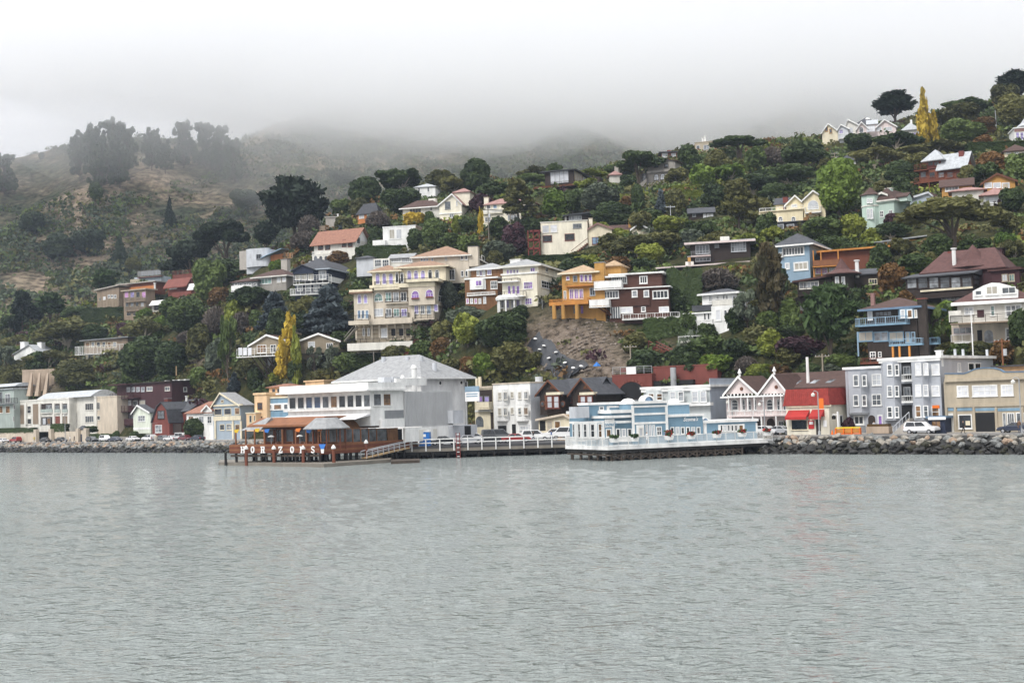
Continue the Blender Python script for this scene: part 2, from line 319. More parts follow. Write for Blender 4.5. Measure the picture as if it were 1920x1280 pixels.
# ------------------------------------------------------------------ the air: even haze, and the fog bank lying on the hills
def vol(name,rgb,dens,aniso=0.0):
    m=bpy.data.materials.new(name);n,L=nodes(m);n.remove(n['Principled BSDF']);v=n.new('ShaderNodeVolumePrincipled')
    v.inputs['Color'].default_value=(*rgb,1);v.inputs['Density'].default_value=dens;v.inputs['Anisotropy'].default_value=aniso
    L(v.outputs[0],n['Material Output'].inputs['Volume']);MATS[name] =m;return m
vol('haze_air',(.70,.81,1.0),.00009)
tag(MB().box(-960,960,-60,1740,-3.2,545).obj('haze','haze_air'),kind='stuff',label='pale even sea haze over the whole bay')
def fog(dens,lift,seed,Y0):
    """one layer of the fog bank: a lumpy underside that hangs over the far hills, a plain top"""
    nx,ny=70,44;xs=np.linspace(-945,945,nx);ys=np.linspace(Y0,1690,ny);X,Y=np.meshgrid(xs,ys,indexing='ij')
    ax=X/Y
    base=np.interp(ax,[-.9,-.45,-.36,-.28,-.20,-.13,-.06,.04,.14,.22,.3,.6,.9],[230,225,219,209,199,188,178,173,172,170,168,165,165])*(Y/900)**.8
    z=base+lift+(fbm(X/105+seed*7,Y/105,4,seed)-.45)*115+np.clip((Y0+70-Y)/70,0,1)**2*110
    V=np.r_[np.c_[X.ravel(),Y.ravel(),z.ravel()],np.c_[X.ravel(),Y.ravel(),np.maximum(z.ravel()+8,236.+seed)]];F=grid_faces(nx,ny);S=nx*ny
    F2=[F[:,::-1],F+S];I=np.arange(S).reshape(nx,ny)
    for e,fl in ((I[0],0),(I[-1],1),(I[:,0],1),(I[:,-1],0)):
        q=np.c_[e[:-1],e[1:],e[1:]+S,e[:-1]+S];F2.append(q if not fl else q[:,::-1])
    nm='fog_air_%d' % seed;vol(nm,(.9985,.9985,.999),dens,.76)
    o=link('fog_bank',npmesh('fog_bank',V,np.vstack(F2),[nm],None,False))
    return tag(o,kind='stuff',label='low grey fog hanging over the hilltops')
[fog(*f) for f in ((.0008,-34,7,590),(.0012,-18,1,600),(.0020,-6,2,610),(.0045,4,3,620),(.0075,14,4,640),(.010,26,5,660))]
# ------------------------------------------------------------------ paints and surfaces
def P_(name,r,g,b,**k):mat(name,(r,g,b),**k)
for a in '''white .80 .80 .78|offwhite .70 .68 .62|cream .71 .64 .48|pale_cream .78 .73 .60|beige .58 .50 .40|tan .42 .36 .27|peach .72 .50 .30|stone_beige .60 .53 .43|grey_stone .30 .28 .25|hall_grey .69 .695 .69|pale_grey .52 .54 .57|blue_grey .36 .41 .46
grey_green .36 .41 .38|maroon .060 .022 .026|brown .062 .028 .020|dark_wood .035 .024 .020|black_wood .016 .014 .015|ochre .46 .25 .07|orange .52 .20 .07|rust_red .19 .06 .045|brick_red .175 .047 .036|redwood .17 .055 .03|deck_wood .24 .10 .045|grey_wood .20 .18 .15
mint .50 .62 .55|sky_blue .26 .37 .47|scoma_blue .19 .315 .42|navy .022 .030 .058|yellow_wall .74 .65 .44|pink_white .68 .58 .56|lilac_grey .47 .48 .52|tan_brown .26 .20 .145|pale_green .66 .70 .60|grey .25 .26 .27|concrete .40 .37 .33|earth_wall .42 .33 .25
flat_black .012 .012 .013|steel .35 .36 .37|trim_blue .12 .19 .28|trim_brown .13 .05 .025|gold_trim .52 .22 .05|asphalt .055 .055 .058|path_grey .24 .23 .22|rail_red .20 .04 .035|light_wood .40 .28 .15|canvas_red .40 .03 .025|canvas_white .78 .78 .78|tarp_black .013 .015 .020'''.replace('\n','|').split('|'):
    k,r,g,b=a.split();P_(k,float(r),float(g),float(b))
for a in '''roof_slate .075 .078 .088|roof_grey .32 .325 .33|roof_brown .085 .050 .042|roof_terracotta .30 .15 .105|roof_tile .30 .19 .13|roof_black .028 .028 .032|roof_rose .34 .20 .18|roof_metal .46 .48 .50|roof_tan .42 .30 .19|roof_maroon .11 .055 .05|roof_red .36 .055 .045'''.replace('\n','|').split('|'):
    k,r,g,b=a.split();mat(k,(float(r),float(g),float(b)),rough=.85,var=.28,scale=1.4,line=3.2,bump=.7,streak=False)
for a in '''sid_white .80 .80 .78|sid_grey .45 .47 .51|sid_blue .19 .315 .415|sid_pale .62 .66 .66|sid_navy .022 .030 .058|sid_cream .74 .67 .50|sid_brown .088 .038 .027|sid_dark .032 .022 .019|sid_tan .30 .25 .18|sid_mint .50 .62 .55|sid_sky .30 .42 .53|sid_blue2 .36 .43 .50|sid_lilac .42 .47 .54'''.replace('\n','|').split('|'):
    k,r,g,b=a.split();mat(k,(float(r),float(g),float(b)),line=4.5,bump=.55,var=.14)
mat('shingle_brown',(.24,.12,.055),line=5,bump=.8,var=.35,scale=2.2);mat('shingle_dark',(.045,.034,.028),line=5,bump=.8,var=.4,scale=2.5)
mat('corrugated',(.50,.505,.51),line=2.6,bump=1,axis='Y',var=.12,metal=.2,rough=.5)
mat('pile_wood',(.075,.058,.045),var=.5,scale=1.5);mat('wet_pile',(.02,.018,.016),var=.5,rough=.5)
mat('car_tyre',(.012,.012,.012),var=.1);mat('chrome',(.55,.55,.56),rough=.25,metal=.8,var=.05)
for k,c in dict(white=(.72,.72,.72),silver=(.42,.43,.45),black=(.012,.013,.017),navy=(.018,.026,.055),red=(.30,.018,.018),grey=(.10,.105,.11),maroon=(.12,.012,.018),champagne=(.38,.34,.28)).items():
    mt=mat('paint_'+k,c,rough=.28,var=.03,spec=.55,streak=False);mt.node_tree.nodes['Principled BSDF'].inputs['Coat Weight'].default_value=.5
glass('g_dark',(.018,.022,.027));glass('g_navy',(.035,.055,.10));glass('g_mid',(.085,.095,.105));glass('g_grey',(.22,.235,.25));glass('g_light',(.50,.52,.55),.25);glass('g_white',(.68,.69,.72),.4)  # dark panes carry the shade of the uncut window recess in their colour
glass('g_lilac',(.26,.22,.44),.3);glass('g_purple',(.22,.12,.36),.3);glass('g_blue',(.13,.20,.29));glass('g_green',(.15,.24,.22));glass('g_warm',(.16,.085,.035));glass('g_pink',(.50,.26,.50),.4);glass('g_curtain',(.40,.37,.31),.5)  # lilac, purple and pink panes hold coloured reflections in their base colour
mat('sign_white',(.85,.85,.84),var=.03);mat('sign_red',(.5,.03,.03),var=.05);mat('sign_blue',(.10,.30,.55),var=.05);mat('plastic_blue',(.02,.16,.50),rough=.4,var=.05);mat('safety_yellow',(.75,.55,.03),var=.05);mat('safety_orange',(.80,.17,.02),var=.05)
mat('skin',(.42,.25,.17),var=.05);mat('hair_dark',(.02,.015,.012));mat('flower_red',(.35,.04,.03),var=.3,scale=9);mat('flag_yellow',(.75,.5,.04));mat('flag_blue',(.05,.2,.6));mat('flag_orange',(.75,.22,.05))

# ------------------------------------------------------------------ a building: pixels of the photograph on the planes of its walls
ALLH=[];LAND=[]                                            # landmarks that tree labels may name: (pixel x, y, half width, half height, words)
class House:
    def __init__(s,name,label,cat='house',key=None,px=None,t=None,A=None,yaw=0,group=None,short=None,z=PROM):
        if key:x,y,sc,yaw=HP[key];v=VIEW[:];view(0,0,1);A=at(x,y,FPX/sc);VIEW[:] =v
        elif A is None:A=on_shore(px,t,z)
        s.A=Vector(A);s.yaw=R_(yaw);s.Ud=Vector((math.cos(s.yaw),math.sin(s.yaw),0));s.Wd=Vector((-math.sin(s.yaw),math.cos(s.yaw),0))
        s.e=thing(name,label,cat,s.A,s.yaw,group);s.short=short;s.lm=None
        ALLH.append(s)
        if short:q=proj(s.A);s.lm=[q[0],q[1]-18,20,18,short];LAND.append(s.lm)
    # pixel -> metres on the front plane w, or on the side plane u
    def uv(s,x,y,w=0):
        d=ray(x,y);k=(w-(CP-s.A).dot(s.Wd))/d.dot(s.Wd);p=CP+d*k-s.A;return p.dot(s.Ud),p.z
    def wv(s,x,y,u):
        d=ray(x,y);k=(u-(CP-s.A).dot(s.Ud))/d.dot(s.Ud);p=CP+d*k-s.A;w_=p.dot(s.Wd)
        if not -30 < w_ < 50:print('WV',s.e.name,s.e['label'],round(w_))
        return min(50,max(-30,w_)),min(40,max(-20,p.z))
    def rect(s,x0,y0,x1,y1,w=0):
        xm,ym=(x0+x1)/2,(y0+y1)/2
        return s.uv(x0,ym,w)[0],s.uv(x1,ym,w)[0],s.uv(xm,y1,w)[1],s.uv(xm,y0,w)[1]
    def srect(s,x0,y0,x1,y1,u):
        xm,ym=(x0+x1)/2,(y0+y1)/2
        return s.wv(x0,ym,u)[0],s.wv(x1,ym,u)[0],s.wv(xm,y1,u)[1],s.wv(xm,y0,u)[1]
    def put(s,name,mb,m,parent=None):return mb.obj(name,m,parent or s.e)
    def blk(s,name,x0,y0,x1,y1,m,d=8,w=0,found=0,xs=None):
        u0,u1,v0,v1=s.rect(x0,y0,x1,y1,w)
        if xs is not None:d=min(26,max(2,s.wv(xs,(y0+y1)/2,u1)[0]-w))
        o=s.put(name,MB().box(u0,u1,w,w+d,v0-found,v1),m)
        if s.lm is not None and not getattr(s,'main',None):q0=px_(x0,y0);q1=px_(xs or x1,y1);s.lm[:4] =[(q0[0]+q1[0])/2,(q0[1]+q1[1])/2,(q1[0]-q0[0])/2,(q1[1]-q0[1])/2]
        b=dict(u0=u0,u1=u1,v0=v0,v1=v1,w0=w,w1=w+d,o=o);s.main=getattr(s,'main',None) or b;return b
    def sblk(s,name,x0,y0,x1,y1,u,m,d=5,found=0):                   # a block whose right hand wall is the plane u
        w0,w1,v0,v1=s.srect(x0,y0,x1,y1,u);o=s.put(name,MB().box(u-d,u,w0,w1,v0-found,v1),m)
        return dict(u0=u-d,u1=u,v0=v0,v1=v1,w0=w0,w1=w1,o=o)
    # windows
    def _win(s,M,a0,a1,b0,b1,cols,rows,fr,pn,fw,arch,name='window',fill=None):
        f=MB();g=MB()
        def bx(mb,x0,x1,y0,y1,c0,c1):
            mb.add([M(*p) for p in ((x0,y0,c0),(x1,y0,c0),(x1,y0,c1),(x0,y0,c1),(x0,y1,c0),(x1,y1,c0),(x1,y1,c1),(x0,y1,c1))],[(3,2,1,0),(4,5,6,7),(0,1,5,4),(1,2,6,5),(2,3,7,6),(3,0,4,7)])
        W=a1-a0;ca=(a0+a1)/2;r=W/2;bt=b1-r if arch else b1;t=min(fw,W*.2)
        bx(f,a0,a0+t,b0,bt,-.02,.08);bx(f,a1-t,a1,b0,bt,-.02,.08);bx(f,a0+t,a1-t,b0,b0+t,-.02,.08)
        bx(f,a0-.08,a1+.08,b0-.07,b0-.005,-.02,.15)
        if arch:
            n=8;an=[math.pi*i/n for i in range(n+1)]
            for i in range(n):
                c0,s0,c1,s1=math.cos(an[i]),math.sin(an[i]),math.cos(an[i+1]),math.sin(an[i+1]);ri=r-t
                q=[(ca+c0*r,bt+s0*r),(ca+c1*r,bt+s1*r),(ca+c1*ri,bt+s1*ri),(ca+c0*ri,bt+s0*ri)]
                f.add([M(x,y,-.02) for x,y in q]+[M(x,y,.08) for x,y in q],[(3,2,1,0),(4,5,6,7),(0,1,5,4),(1,2,6,5),(2,3,7,6),(3,0,4,7)])
            g.add([M(a0+t,b0+t,.03),M(a1-t,b0+t,.03)]+[M(ca+math.cos(q)*(r-t),bt+math.sin(q)*(r-t),.03) for q in an],[tuple(range(n+3))])
        else:
            bx(f,a0+t,a1-t,b1-t,b1,-.02,.08);bx(g,a0+t,a1-t,b0+t,b1-t,-.02,.03)
        mt=t*.55
        for i in range(1,cols):x=a0+t+(W-2*t)*i/cols;bx(f,x-mt/2,x+mt/2,b0+t,bt-(0 if arch else t),.025,.07)
        for j in range(1,rows):y=b0+t+(bt-b0-t-(0 if arch else t))*j/rows;bx(f,a0+t,a1-t,y-mt/2,y+mt/2,.028,.066)
        if arch:bx(f,a0+t,a1-t,bt-mt/2,bt+mt/2,.028,.066)
        o=f.obj(name,fr,s.e);g.obj('pane',pn,o);return o
    def win(s,x0,y0,x1,y1,n=1,cols=1,rows=1,fr='white',pn='g_dark',w=0,fw=.13,gap=.28,arch=False,name='window'):
        out=[];st=(x1-x0)/(n-gap if n > 1 else 1);ww=st*(1-gap) if n > 1 else x1-x0
        for i in range(n):
            u0,u1,v0,v1=s.rect(x0+i*st,y0,x0+i*st+ww,y1,w);p=pn[i % len(pn)] if isinstance(pn,(list,tuple)) else pn
            out.append(s._win(lambda a,b,c:(a,w-c,b),u0,u1,v0,v1,cols,rows,fr,p,fw,arch,name))
        return out
    def swin(s,x0,y0,x1,y1,u,n=1,cols=1,rows=1,fr='white',pn='g_dark',fw=.13,gap=.28,arch=False,name='window'):
        st=(x1-x0)/(n-gap if n > 1 else 1);ww=st*(1-gap) if n > 1 else x1-x0
        for i in range(n):
            w0,w1,v0,v1=s.srect(x0+i*st,y0,x0+i*st+ww,y1,u);p=pn[i % len(pn)] if isinstance(pn,(list,tuple)) else pn
            s._win(lambda a,b,c:(u+c,a,b),w0,w1,v0,v1,cols,rows,fr,p,fw,arch,name)
    def door(s,x0,y0,x1,y1,fr='white',pn='g_dark',w=0,cols=2,rows=1):return s.win(x0,y0,x1,y1,1,cols,rows,fr,pn,w,name='door')
    def slab(s,name,x0,y0,x1,y1,m,w=-.1,d=.1,parent=None):
        u0,u1,v0,v1=s.rect(x0,y0,x1,y1,w);return s.put(name,MB().box(u0,u1,w,w+d,v0,v1),m,parent)
    def sslab(s,name,x0,y0,x1,y1,m,u,d=.1,parent=None):
        w0,w1,v0,v1=s.srect(x0,y0,x1,y1,u);return s.put(name,MB().box(u-d,u,w0,w1,v0,v1),m,parent)
    def arch_slab(s,name,x0,y0,x1,y1,m,w=-.02,d=.1):
        u0,u1,v0,v1=s.rect(x0,y0,x1,y1,w);r=(u1-u0)/2;vt=v1-r;c=(u0+u1)/2
        return s.put(name,MB().prism([(u0,v0),(u1,v0)]+[(c+r*math.cos(math.pi*i/10),vt+r*math.sin(math.pi*i/10)) for i in range(11)],w,w+d),m)
    # decks
    def _rail(s,mb,p,q,h,style,step):
        p=Vector(p);q=Vector(q);n=max(1,round((q-p).length/1.6));up=Vector((0,0,h))
        def bar(a,b,r):mb.tube(a,b,r,n=4)
        bar(p+up,q+up,.06)
        for i in range(n+1):c=p.lerp(q,i/n);bar(c,c+up,.055)
        if style == 'bars':
            bar(p+up*.12,q+up*.12,.04);k=max(1,round((q-p).length/step))
            for i in range(k):c=p.lerp(q,(i+.5)/k);bar(c+up*.12,c+up,.022)
        elif style == 'rails':
            for f in (.3,.55,.78):bar(p+up*f,q+up*f,.03)
        else:                                             # solid or glass panels
            d=(q-p).normalized();nn=Vector((d.y,-d.x,0))*.03
            mb.add([p-nn+up*.08,q-nn+up*.08,q-nn+up*.94,p-nn+up*.94,p+nn+up*.08,q+nn+up*.08,q+nn+up*.94,p+nn+up*.94],[(0,1,2,3),(7,6,5,4),(0,4,5,1),(1,5,6,2),(2,6,7,3),(3,7,4,0)])
    def balcony(s,x0,y0,x1,y1,d=1.4,w=0,rail='white',slab='white',style='bars',th=.22,step=.3,sides=(1,1),name='balcony'):
        wf=w-d;u0,u1,v0,v1=s.rect(x0,y0,x1,y1,wf)
        o=s.put(name,MB().box(u0,u1,wf,w+.02,v0,v0+th),slab);mb=MB();z=v0+th;h=max(.5,v1-z);e=.07
        s._rail(mb,(u0+e,wf+e,z),(u1-e,wf+e,z),h,style,step)
        if sides[0] and d > .5:s._rail(mb,(u0+e,w,z),(u0+e,wf+e,z),h,style,step)
        if sides[1] and d > .5:s._rail(mb,(u1-e,wf+e,z),(u1-e,w,z),h,style,step)
        mb.obj('railing',rail,o);return dict(u0=u0,u1=u1,w0=wf,w1=w,v0=v0,v1=z,o=o)
    def posts(s,us,w,v0,v1,m='dark_wood',r=.12,name='post',lean=0):
        for u in us:s.put(name,MB().tube((u,w+lean,v0),(u,w,v1),r,n=6),m)
    # roofs over a block b
    def flat(s,b,over=.3,th=.3,m='white',up=0,name='roof'):
        return s.put(name,MB().box(b['u0']-over,b['u1']+over,b['w0']-over,b['w1']+over,b['v1']+up,b['v1']+up+th),m)
    def _rise(s,b,y,h,x=None):
        if y is None:return h
        return max(.3,s.uv(x if x is not None else 0,y,b['w0'])[1]-b['v1'])
    def hip(s,b,m,h=None,apex=None,over=.5,th=.18,ridge=None,name='roof',eave=None):
        """apex: pixel of the ridge; the ridge lies in the middle of the block"""
        u0,u1,w0,w1,z=b['u0']-over,b['u1']+over,b['w0']-over,b['w1']+over,b['v1'];W=u1-u0;D=w1-w0
        if apex:h=max(.5,s.uv(*apex,(b['w0']+b['w1'])/2)[1]-z)
        i=min(W,D)/2 if ridge is None else ridge
        if W >= D:r=[(u0+min(i,W/2-.01),(w0+w1)/2),(u1-min(i,W/2-.01),(w0+w1)/2)]
        else:r=[((u0+u1)/2,w0+min(i,D/2-.01)),((u0+u1)/2,w1-min(i,D/2-.01))]
        mb=MB();P=[(u0,w0),(u1,w0),(u1,w1),(u0,w1)]
        mb.add([(x,y,z) for x,y in P]+[(x,y,z+th) for x,y in P]+[(x,y,z+h) for x,y in r],[(3,2,1,0),(0,1,5,4),(1,2,6,5),(2,3,7,6),(3,0,4,7)]+([(4,5,9,8),(5,6,9),(6,7,8,9),(7,4,8)] if W >= D else [(4,5,8),(5,6,9,8),(6,7,9),(7,4,8,9)]))
        o=s.put(name,mb,m)
        if eave:s.put('fascia',MB().box(u0-.03,u1+.03,w0-.06,w0,z-.12,z+th+.03).box(u1,u1+.06,w0,w1,z-.12,z+th+.03),eave,o)
        return o
    def gable_f(s,b,m,apex=None,h=None,over=.5,wall=None,trim=None,th=.2,win=None,ax=None,front=.5,name='roof'):
        """ridge runs back from the front; the gable faces the water"""
        z=b['v1'];au=(b['u0']+b['u1'])/2
        if apex:q=s.uv(*apex,b['w0']);h=q[1]-z;au=q[0] if ax is None else au
        u0,u1,w0,w1=b['u0'],b['u1'],b['w0'],b['w1']
        s.put('gable',MB().prism([(u0,z),(u1,z),(au,z+h)],w0+.01,w1-.05),wall or m)
        mb=MB()
        for uu in (u0,u1):
            k=over/abs(au-uu) if abs(au-uu) > .1 else 0;eu=uu+(uu-au)*k;ez=z-h*k
            q=[(eu,ez),(au,z+h),(au,z+h+th),(eu,ez+th)]
            mb.prism(q if uu < au else q[::-1],w0-front,w1+.2)
        o=s.put(name,mb,m)
        if trim:
            tb=MB()
            for uu in (u0,u1):
                k=over/abs(au-uu) if abs(au-uu) > .1 else 0;eu=uu+(uu-au)*k;ez=z-h*k;q=[(eu,ez-.22),(au,z+h-.22),(au,z+h+th+.04),(eu,ez+th+.04)]
                tb.prism(q if uu < au else q[::-1],w0-front-.07,w0-front-.002)
            tb.obj('bargeboard',trim,o)
        return o
    def gable_s(s,b,m,y=None,x=None,h=None,over=.45,th=.2,wall=None,trim=None,name='roof'):
        """ridge runs along the front"""
        z=b['v1'];u0,u1,w0,w1=b['u0'],b['u1'],b['w0'],b['w1'];wm=(w0+w1)/2
        if y is not None:h=max(.4,s.uv(x,y,wm)[1]-z)
        s.put('gable',MB().prism_x([(w0,z),(w1,z),(wm,z+h)],u0+.02,u1-.02),wall or m)
        mb=MB();k=over/(wm-w0)
        for sg,ww in ((-1,w0),(1,w1)):
            ew=ww+sg*over;ez=z-h*k;q=[(ew,ez),(wm,z+h),(wm,z+h+th),(ew,ez+th)];mb.prism_x(q if sg < 0 else q[::-1],u0-over,u1+over)
        o=s.put(name,mb,m)
        if trim:s.put('fascia',MB().box(u0-over-.02,u1+over+.02,w0-over-.07,w0-over-.003,z-h*k-.1,z-h*k+th+.03),trim,o)
        return o
    def shed(s,b,m,y=None,x=None,h=None,over=.4,th=.25,back=False,name='roof',dl=0,dr=0):
        z=b['v1'];u0,u1,w0,w1=b['u0']-over,b['u1']+over,b['w0']-over,b['w1']+over
        q=[(u0,z+.01+dl),(u1,z+.01+dr),(u1,z+th+dr),(u0,z+th+dl)]
        return s.put(name,MB().prism(q,w0,w1),m)
    def cone(s,u,w,r,z,h,m,n=8,name='roof',flare=1.25):
        return s.put(name,MB().lathe([(r*flare,z),(r*flare,z+.12),(r*.72,z+h*.32),(.04,z+h)],n,(u,w)),m)
    def chim(s,x0,y0,x1,y1,m='brick_red',w=3,cap='grey',name='chimney',parent=None):
        u0,u1,v0,v1=s.rect(x0,y0,x1,y1,w);o=s.put(name,MB().box(u0,u1,w,w+max(.6,(u1-u0)*.8),v0-1.5,v1),m,parent)
        if cap:s.put('chimney_cap',MB().box(u0-.1,u1+.1,w-.1,w+max(.6,(u1-u0)*.8)+.1,v1,v1+.16),cap,o)
        return o
    def pipe(s,x,y0,y1,r=.15,m='steel',w=3,name='flue'):
        u,v0=s.uv(x,y1,w);v1=s.uv(x,y0,w)[1];return s.put(name,MB().tube((u,w,v0-.5),(u,w,v1),r,n=8).tube((u,w,v1+.04),(u,w,v1+.25),r*1.5,n=8),m)
    def bay(s,x0,y0,x1,y1,m,d=.9,cut=.6,w=0,name='bay'):
        u0,u1,v0,v1=s.rect(x0,y0,x1,y1,w);o=s.put(name,MB().prism_z([(u0,w+.02),(u0+cut,w-d),(u1-cut,w-d),(u1,w+.02)],v0,v1),m)
        return dict(u0=u0,u1=u1,v0=v0,v1=v1,w0=w-d,w1=w,o=o)
    def awning(s,x0,y0,x1,y1,m='canvas_red',d=1.1,w=0,fr=.28):
        u0,u1,v0,v1=s.rect(x0,y0,x1,y1,w-d*.5);hv=v0+(v1-v0)*fr
        return s.put('awning',MB().prism_x([(w,hv),(w,v1),(w-d,hv),(w-d,v0),(w-d+.04,v0),(w-d+.04,hv-.02)],u0,u1),m)
def text_mesh(txt,name,m,h,parent,loc,rot=(R_(90),0,0),shear=0,ext=.04,off=.0,align='CENTER'):
    c=bpy.data.curves.new(name,'FONT');c.body=txt;c.size=h*1.38;c.extrude=ext;c.offset=off;c.shear=shear;c.align_x=align;c.resolution_u=2
    o=bpy.data.objects.new('tmp',c);COL.objects.link(o);dg=bpy.context.evaluated_depsgraph_get();me=bpy.data.meshes.new_from_object(o.evaluated_get(dg));bpy.data.objects.remove(o)
    me.name=name;me.materials.clear();me.materials.append(MATS[m]);q=link(name,me,parent);q.location=loc;q.rotation_euler=rot;return q
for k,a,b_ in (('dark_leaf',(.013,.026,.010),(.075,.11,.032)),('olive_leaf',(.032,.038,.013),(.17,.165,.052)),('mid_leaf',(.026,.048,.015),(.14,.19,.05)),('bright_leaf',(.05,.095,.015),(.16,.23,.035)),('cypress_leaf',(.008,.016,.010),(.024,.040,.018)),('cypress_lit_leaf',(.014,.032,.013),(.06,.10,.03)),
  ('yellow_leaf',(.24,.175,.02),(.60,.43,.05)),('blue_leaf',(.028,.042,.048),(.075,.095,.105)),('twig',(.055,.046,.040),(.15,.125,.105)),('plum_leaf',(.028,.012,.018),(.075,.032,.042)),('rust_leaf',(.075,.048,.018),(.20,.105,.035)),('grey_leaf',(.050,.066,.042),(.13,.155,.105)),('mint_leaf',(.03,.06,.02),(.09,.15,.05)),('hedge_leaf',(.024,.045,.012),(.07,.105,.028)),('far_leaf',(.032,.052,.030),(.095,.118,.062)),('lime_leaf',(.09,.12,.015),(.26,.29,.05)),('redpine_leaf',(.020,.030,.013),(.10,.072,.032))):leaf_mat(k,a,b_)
mat('bark',(.11,.085,.065),var=.4,scale=2);mat('pale_bark',(.30,.26,.20),var=.35,scale=2)
# ================================================================== the waterfront row, west to east along the promenade
def FH(name,label,px,yaw=-44,t=13,cat='building',short=None,z=PROM,group=None):return House(name,label,cat,px=px,t=t,yaw=yaw,short=short,z=z,group=group)
view(0,660,4)
h=FH('apartment_building','grey green block with curved metal roof at the end of the row',0,short='grey green block',cat='apartment block')
b=h.blk('wall',-140,285,105,545,'grey_green',xs=212,found=1);h.flat(b,.5,.3,'roof_metal')
h.put('curved_roof',MB().prism_x([(b['w0']+.5+7*i/8,b['v1']+.3+1.7*math.sin(math.pi*(.12+.76*i/8))) for i in range(9)][::-1],b['u0'],b['u1']-.6),'roof_metal')
h.win(-120,300,18,372,2,1,1,'grey','g_mid');h.win(40,310,78,378,1,2,1,'white','g_grey');h.win(-10,402,76,458,2,1,1,'offwhite','g_warm',gap=.4);h.balcony(-120,350,104,392,1.2,0,'dark_wood','grey','bars')
h.swin(100,395,112,430,b['u1'],pn='g_dark');h.swin(98,480,108,520,b['u1'],pn='g_mid')

h=FH('apartment_building','cream modernist apartment block with barrel vaulted roof and square loggias',84,t=15,short='cream barrel-roofed block',cat='apartment block',z=4)
b=h.blk('wall',145,362,520,545,'offwhite',9,found=2);h.flat(b,.12,.45,'offwhite')
for x0,y0,x1,y1,mt in ((150,395,180,540,'tan_brown'),(246,388,288,540,'tan_brown'),(305,386,390,455,'dark_wood'),(408,386,448,450,'dark_wood'),(466,386,504,450,'dark_wood'),(305,485,392,545,'dark_wood'),(412,480,450,540,'rust_red'),(470,480,508,545,'tan_brown')):h.slab('recess',x0,y0,x1,y1,mt,-.02,.08)  # dark slabs put the shade of the loggia openings into colour
h.win(206,402,234,460,1,1,2,'offwhite');h.win(208,497,236,540,1,1,1,'offwhite');h.win(346,395,388,428,1,2,1,'grey','g_grey',-.03);h.win(416,398,444,432,1,1,1,'grey','g_mid',-.03);h.win(474,395,502,430,1,1,1,'grey','g_mid',-.03);h.win(320,492,380,542,2,1,1,'grey',['g_light','g_warm'],-.03)
for x0,x1 in ((303,392),(406,450),(464,506)):h.balcony(x0,428,x1,458,.5,-.02,'grey_green','offwhite','glass')
for x in (190,296,400,458,512):h.slab('pier',x-7,380,x+7,545,'offwhite',-.35,.36)
b2=h.blk('wall',522,345,722,560,'offwhite',8,w=2.2,found=2);h.flat(b2,.1,.35,'offwhite')
h.put('barrel_roof',MB().prism_x([(b['w0']+1+9*i/10,b['v1']+.45+1.9*math.sin(math.pi*i/10)) for i in range(11)][::-1],b['u0']+9,b2['u1']-1),'roof_metal')
h.win(534,388,556,424,1,1,1,'offwhite',w=2.2);h.win(640,382,702,436,1,4,1,'offwhite',w=2.2);h.win(729,375,750,432,1,2,1,'offwhite',w=2.6);h.win(534,477,556,518,1,1,1,'offwhite',w=2.2);h.win(640,476,704,528,1,4,1,'offwhite','g_mid',w=2.2)
b3=h.blk('wall',718,338,880,560,'beige',6,w=2.6,found=2);h.flat(b3,.1,.3,'beige');h.win(730,476,752,508,1,1,1,'offwhite',w=2.6)

h=FH('apartment_building','dark maroon flat roofed block with stacked balconies behind small cottages',290,t=21,short='dark maroon block',cat='apartment block',z=3)
b=h.blk('wall',880,235,1290,560,'maroon',xs=1475,found=2);h.flat(b,.5,.3,'dark_wood')
h.put('roof_overhang',MB().box(b['u0']-.6,b['u0']+9,-2.4,-.5,b['v1']-.1,b['v1']+.22),'maroon')
h.win(952,262,1085,296,4,1,1,'pale_grey','g_grey');h.win(1100,258,1145,292,1,2,1,'offwhite','g_grey');h.win(1238,258,1275,290,1,2,1,'offwhite','g_mid');h.win(905,362,1032,400,3,1,1,'white',['g_grey','g_light','g_mid']);h.win(1045,360,1090,392,1,1,1,'grey','g_curtain');h.win(900,462,1000,508,3,1,1,'pale_grey',['g_grey','g_dark'])
h.swin(1375,262,1402,296,b['u1'],pn='g_mid')
for x0,y0,x1,y1 in ((822,306,1000,350),(775,404,1000,450)):h.balcony(x0,y0,x1,y1,2.2,0,'maroon','maroon','rails')
h.balcony(880,500,1010,552,1.4,0,'maroon','maroon','solid')
for x in (1240,1300,1340,1385):h.put('skylight',MB().box(*(lambda u:(u-.5,u+.5))(h.uv(x,220,3)[0]),3,4.2,b['v1']+.3,b['v1']+.6),'white')
h.pipe(1400,335,362,.3,'white',-.4)

h=FH('cottage','tiny pale green gabled cottage with white trim between taller neighbours',266,cat='cottage',short='tiny pale green cottage')
b=h.blk('wall',1000,455,1130,580,'pale_green',7,xs=1158,found=1);h.gable_f(b,'roof_slate',(1040,400),wall='pale_green',trim='white',over=.35)
h.win(1036,474,1090,520,1,3,2,'white','g_grey');h.slab('base_trim',1000,564,1130,580,'white',-.06,.05)

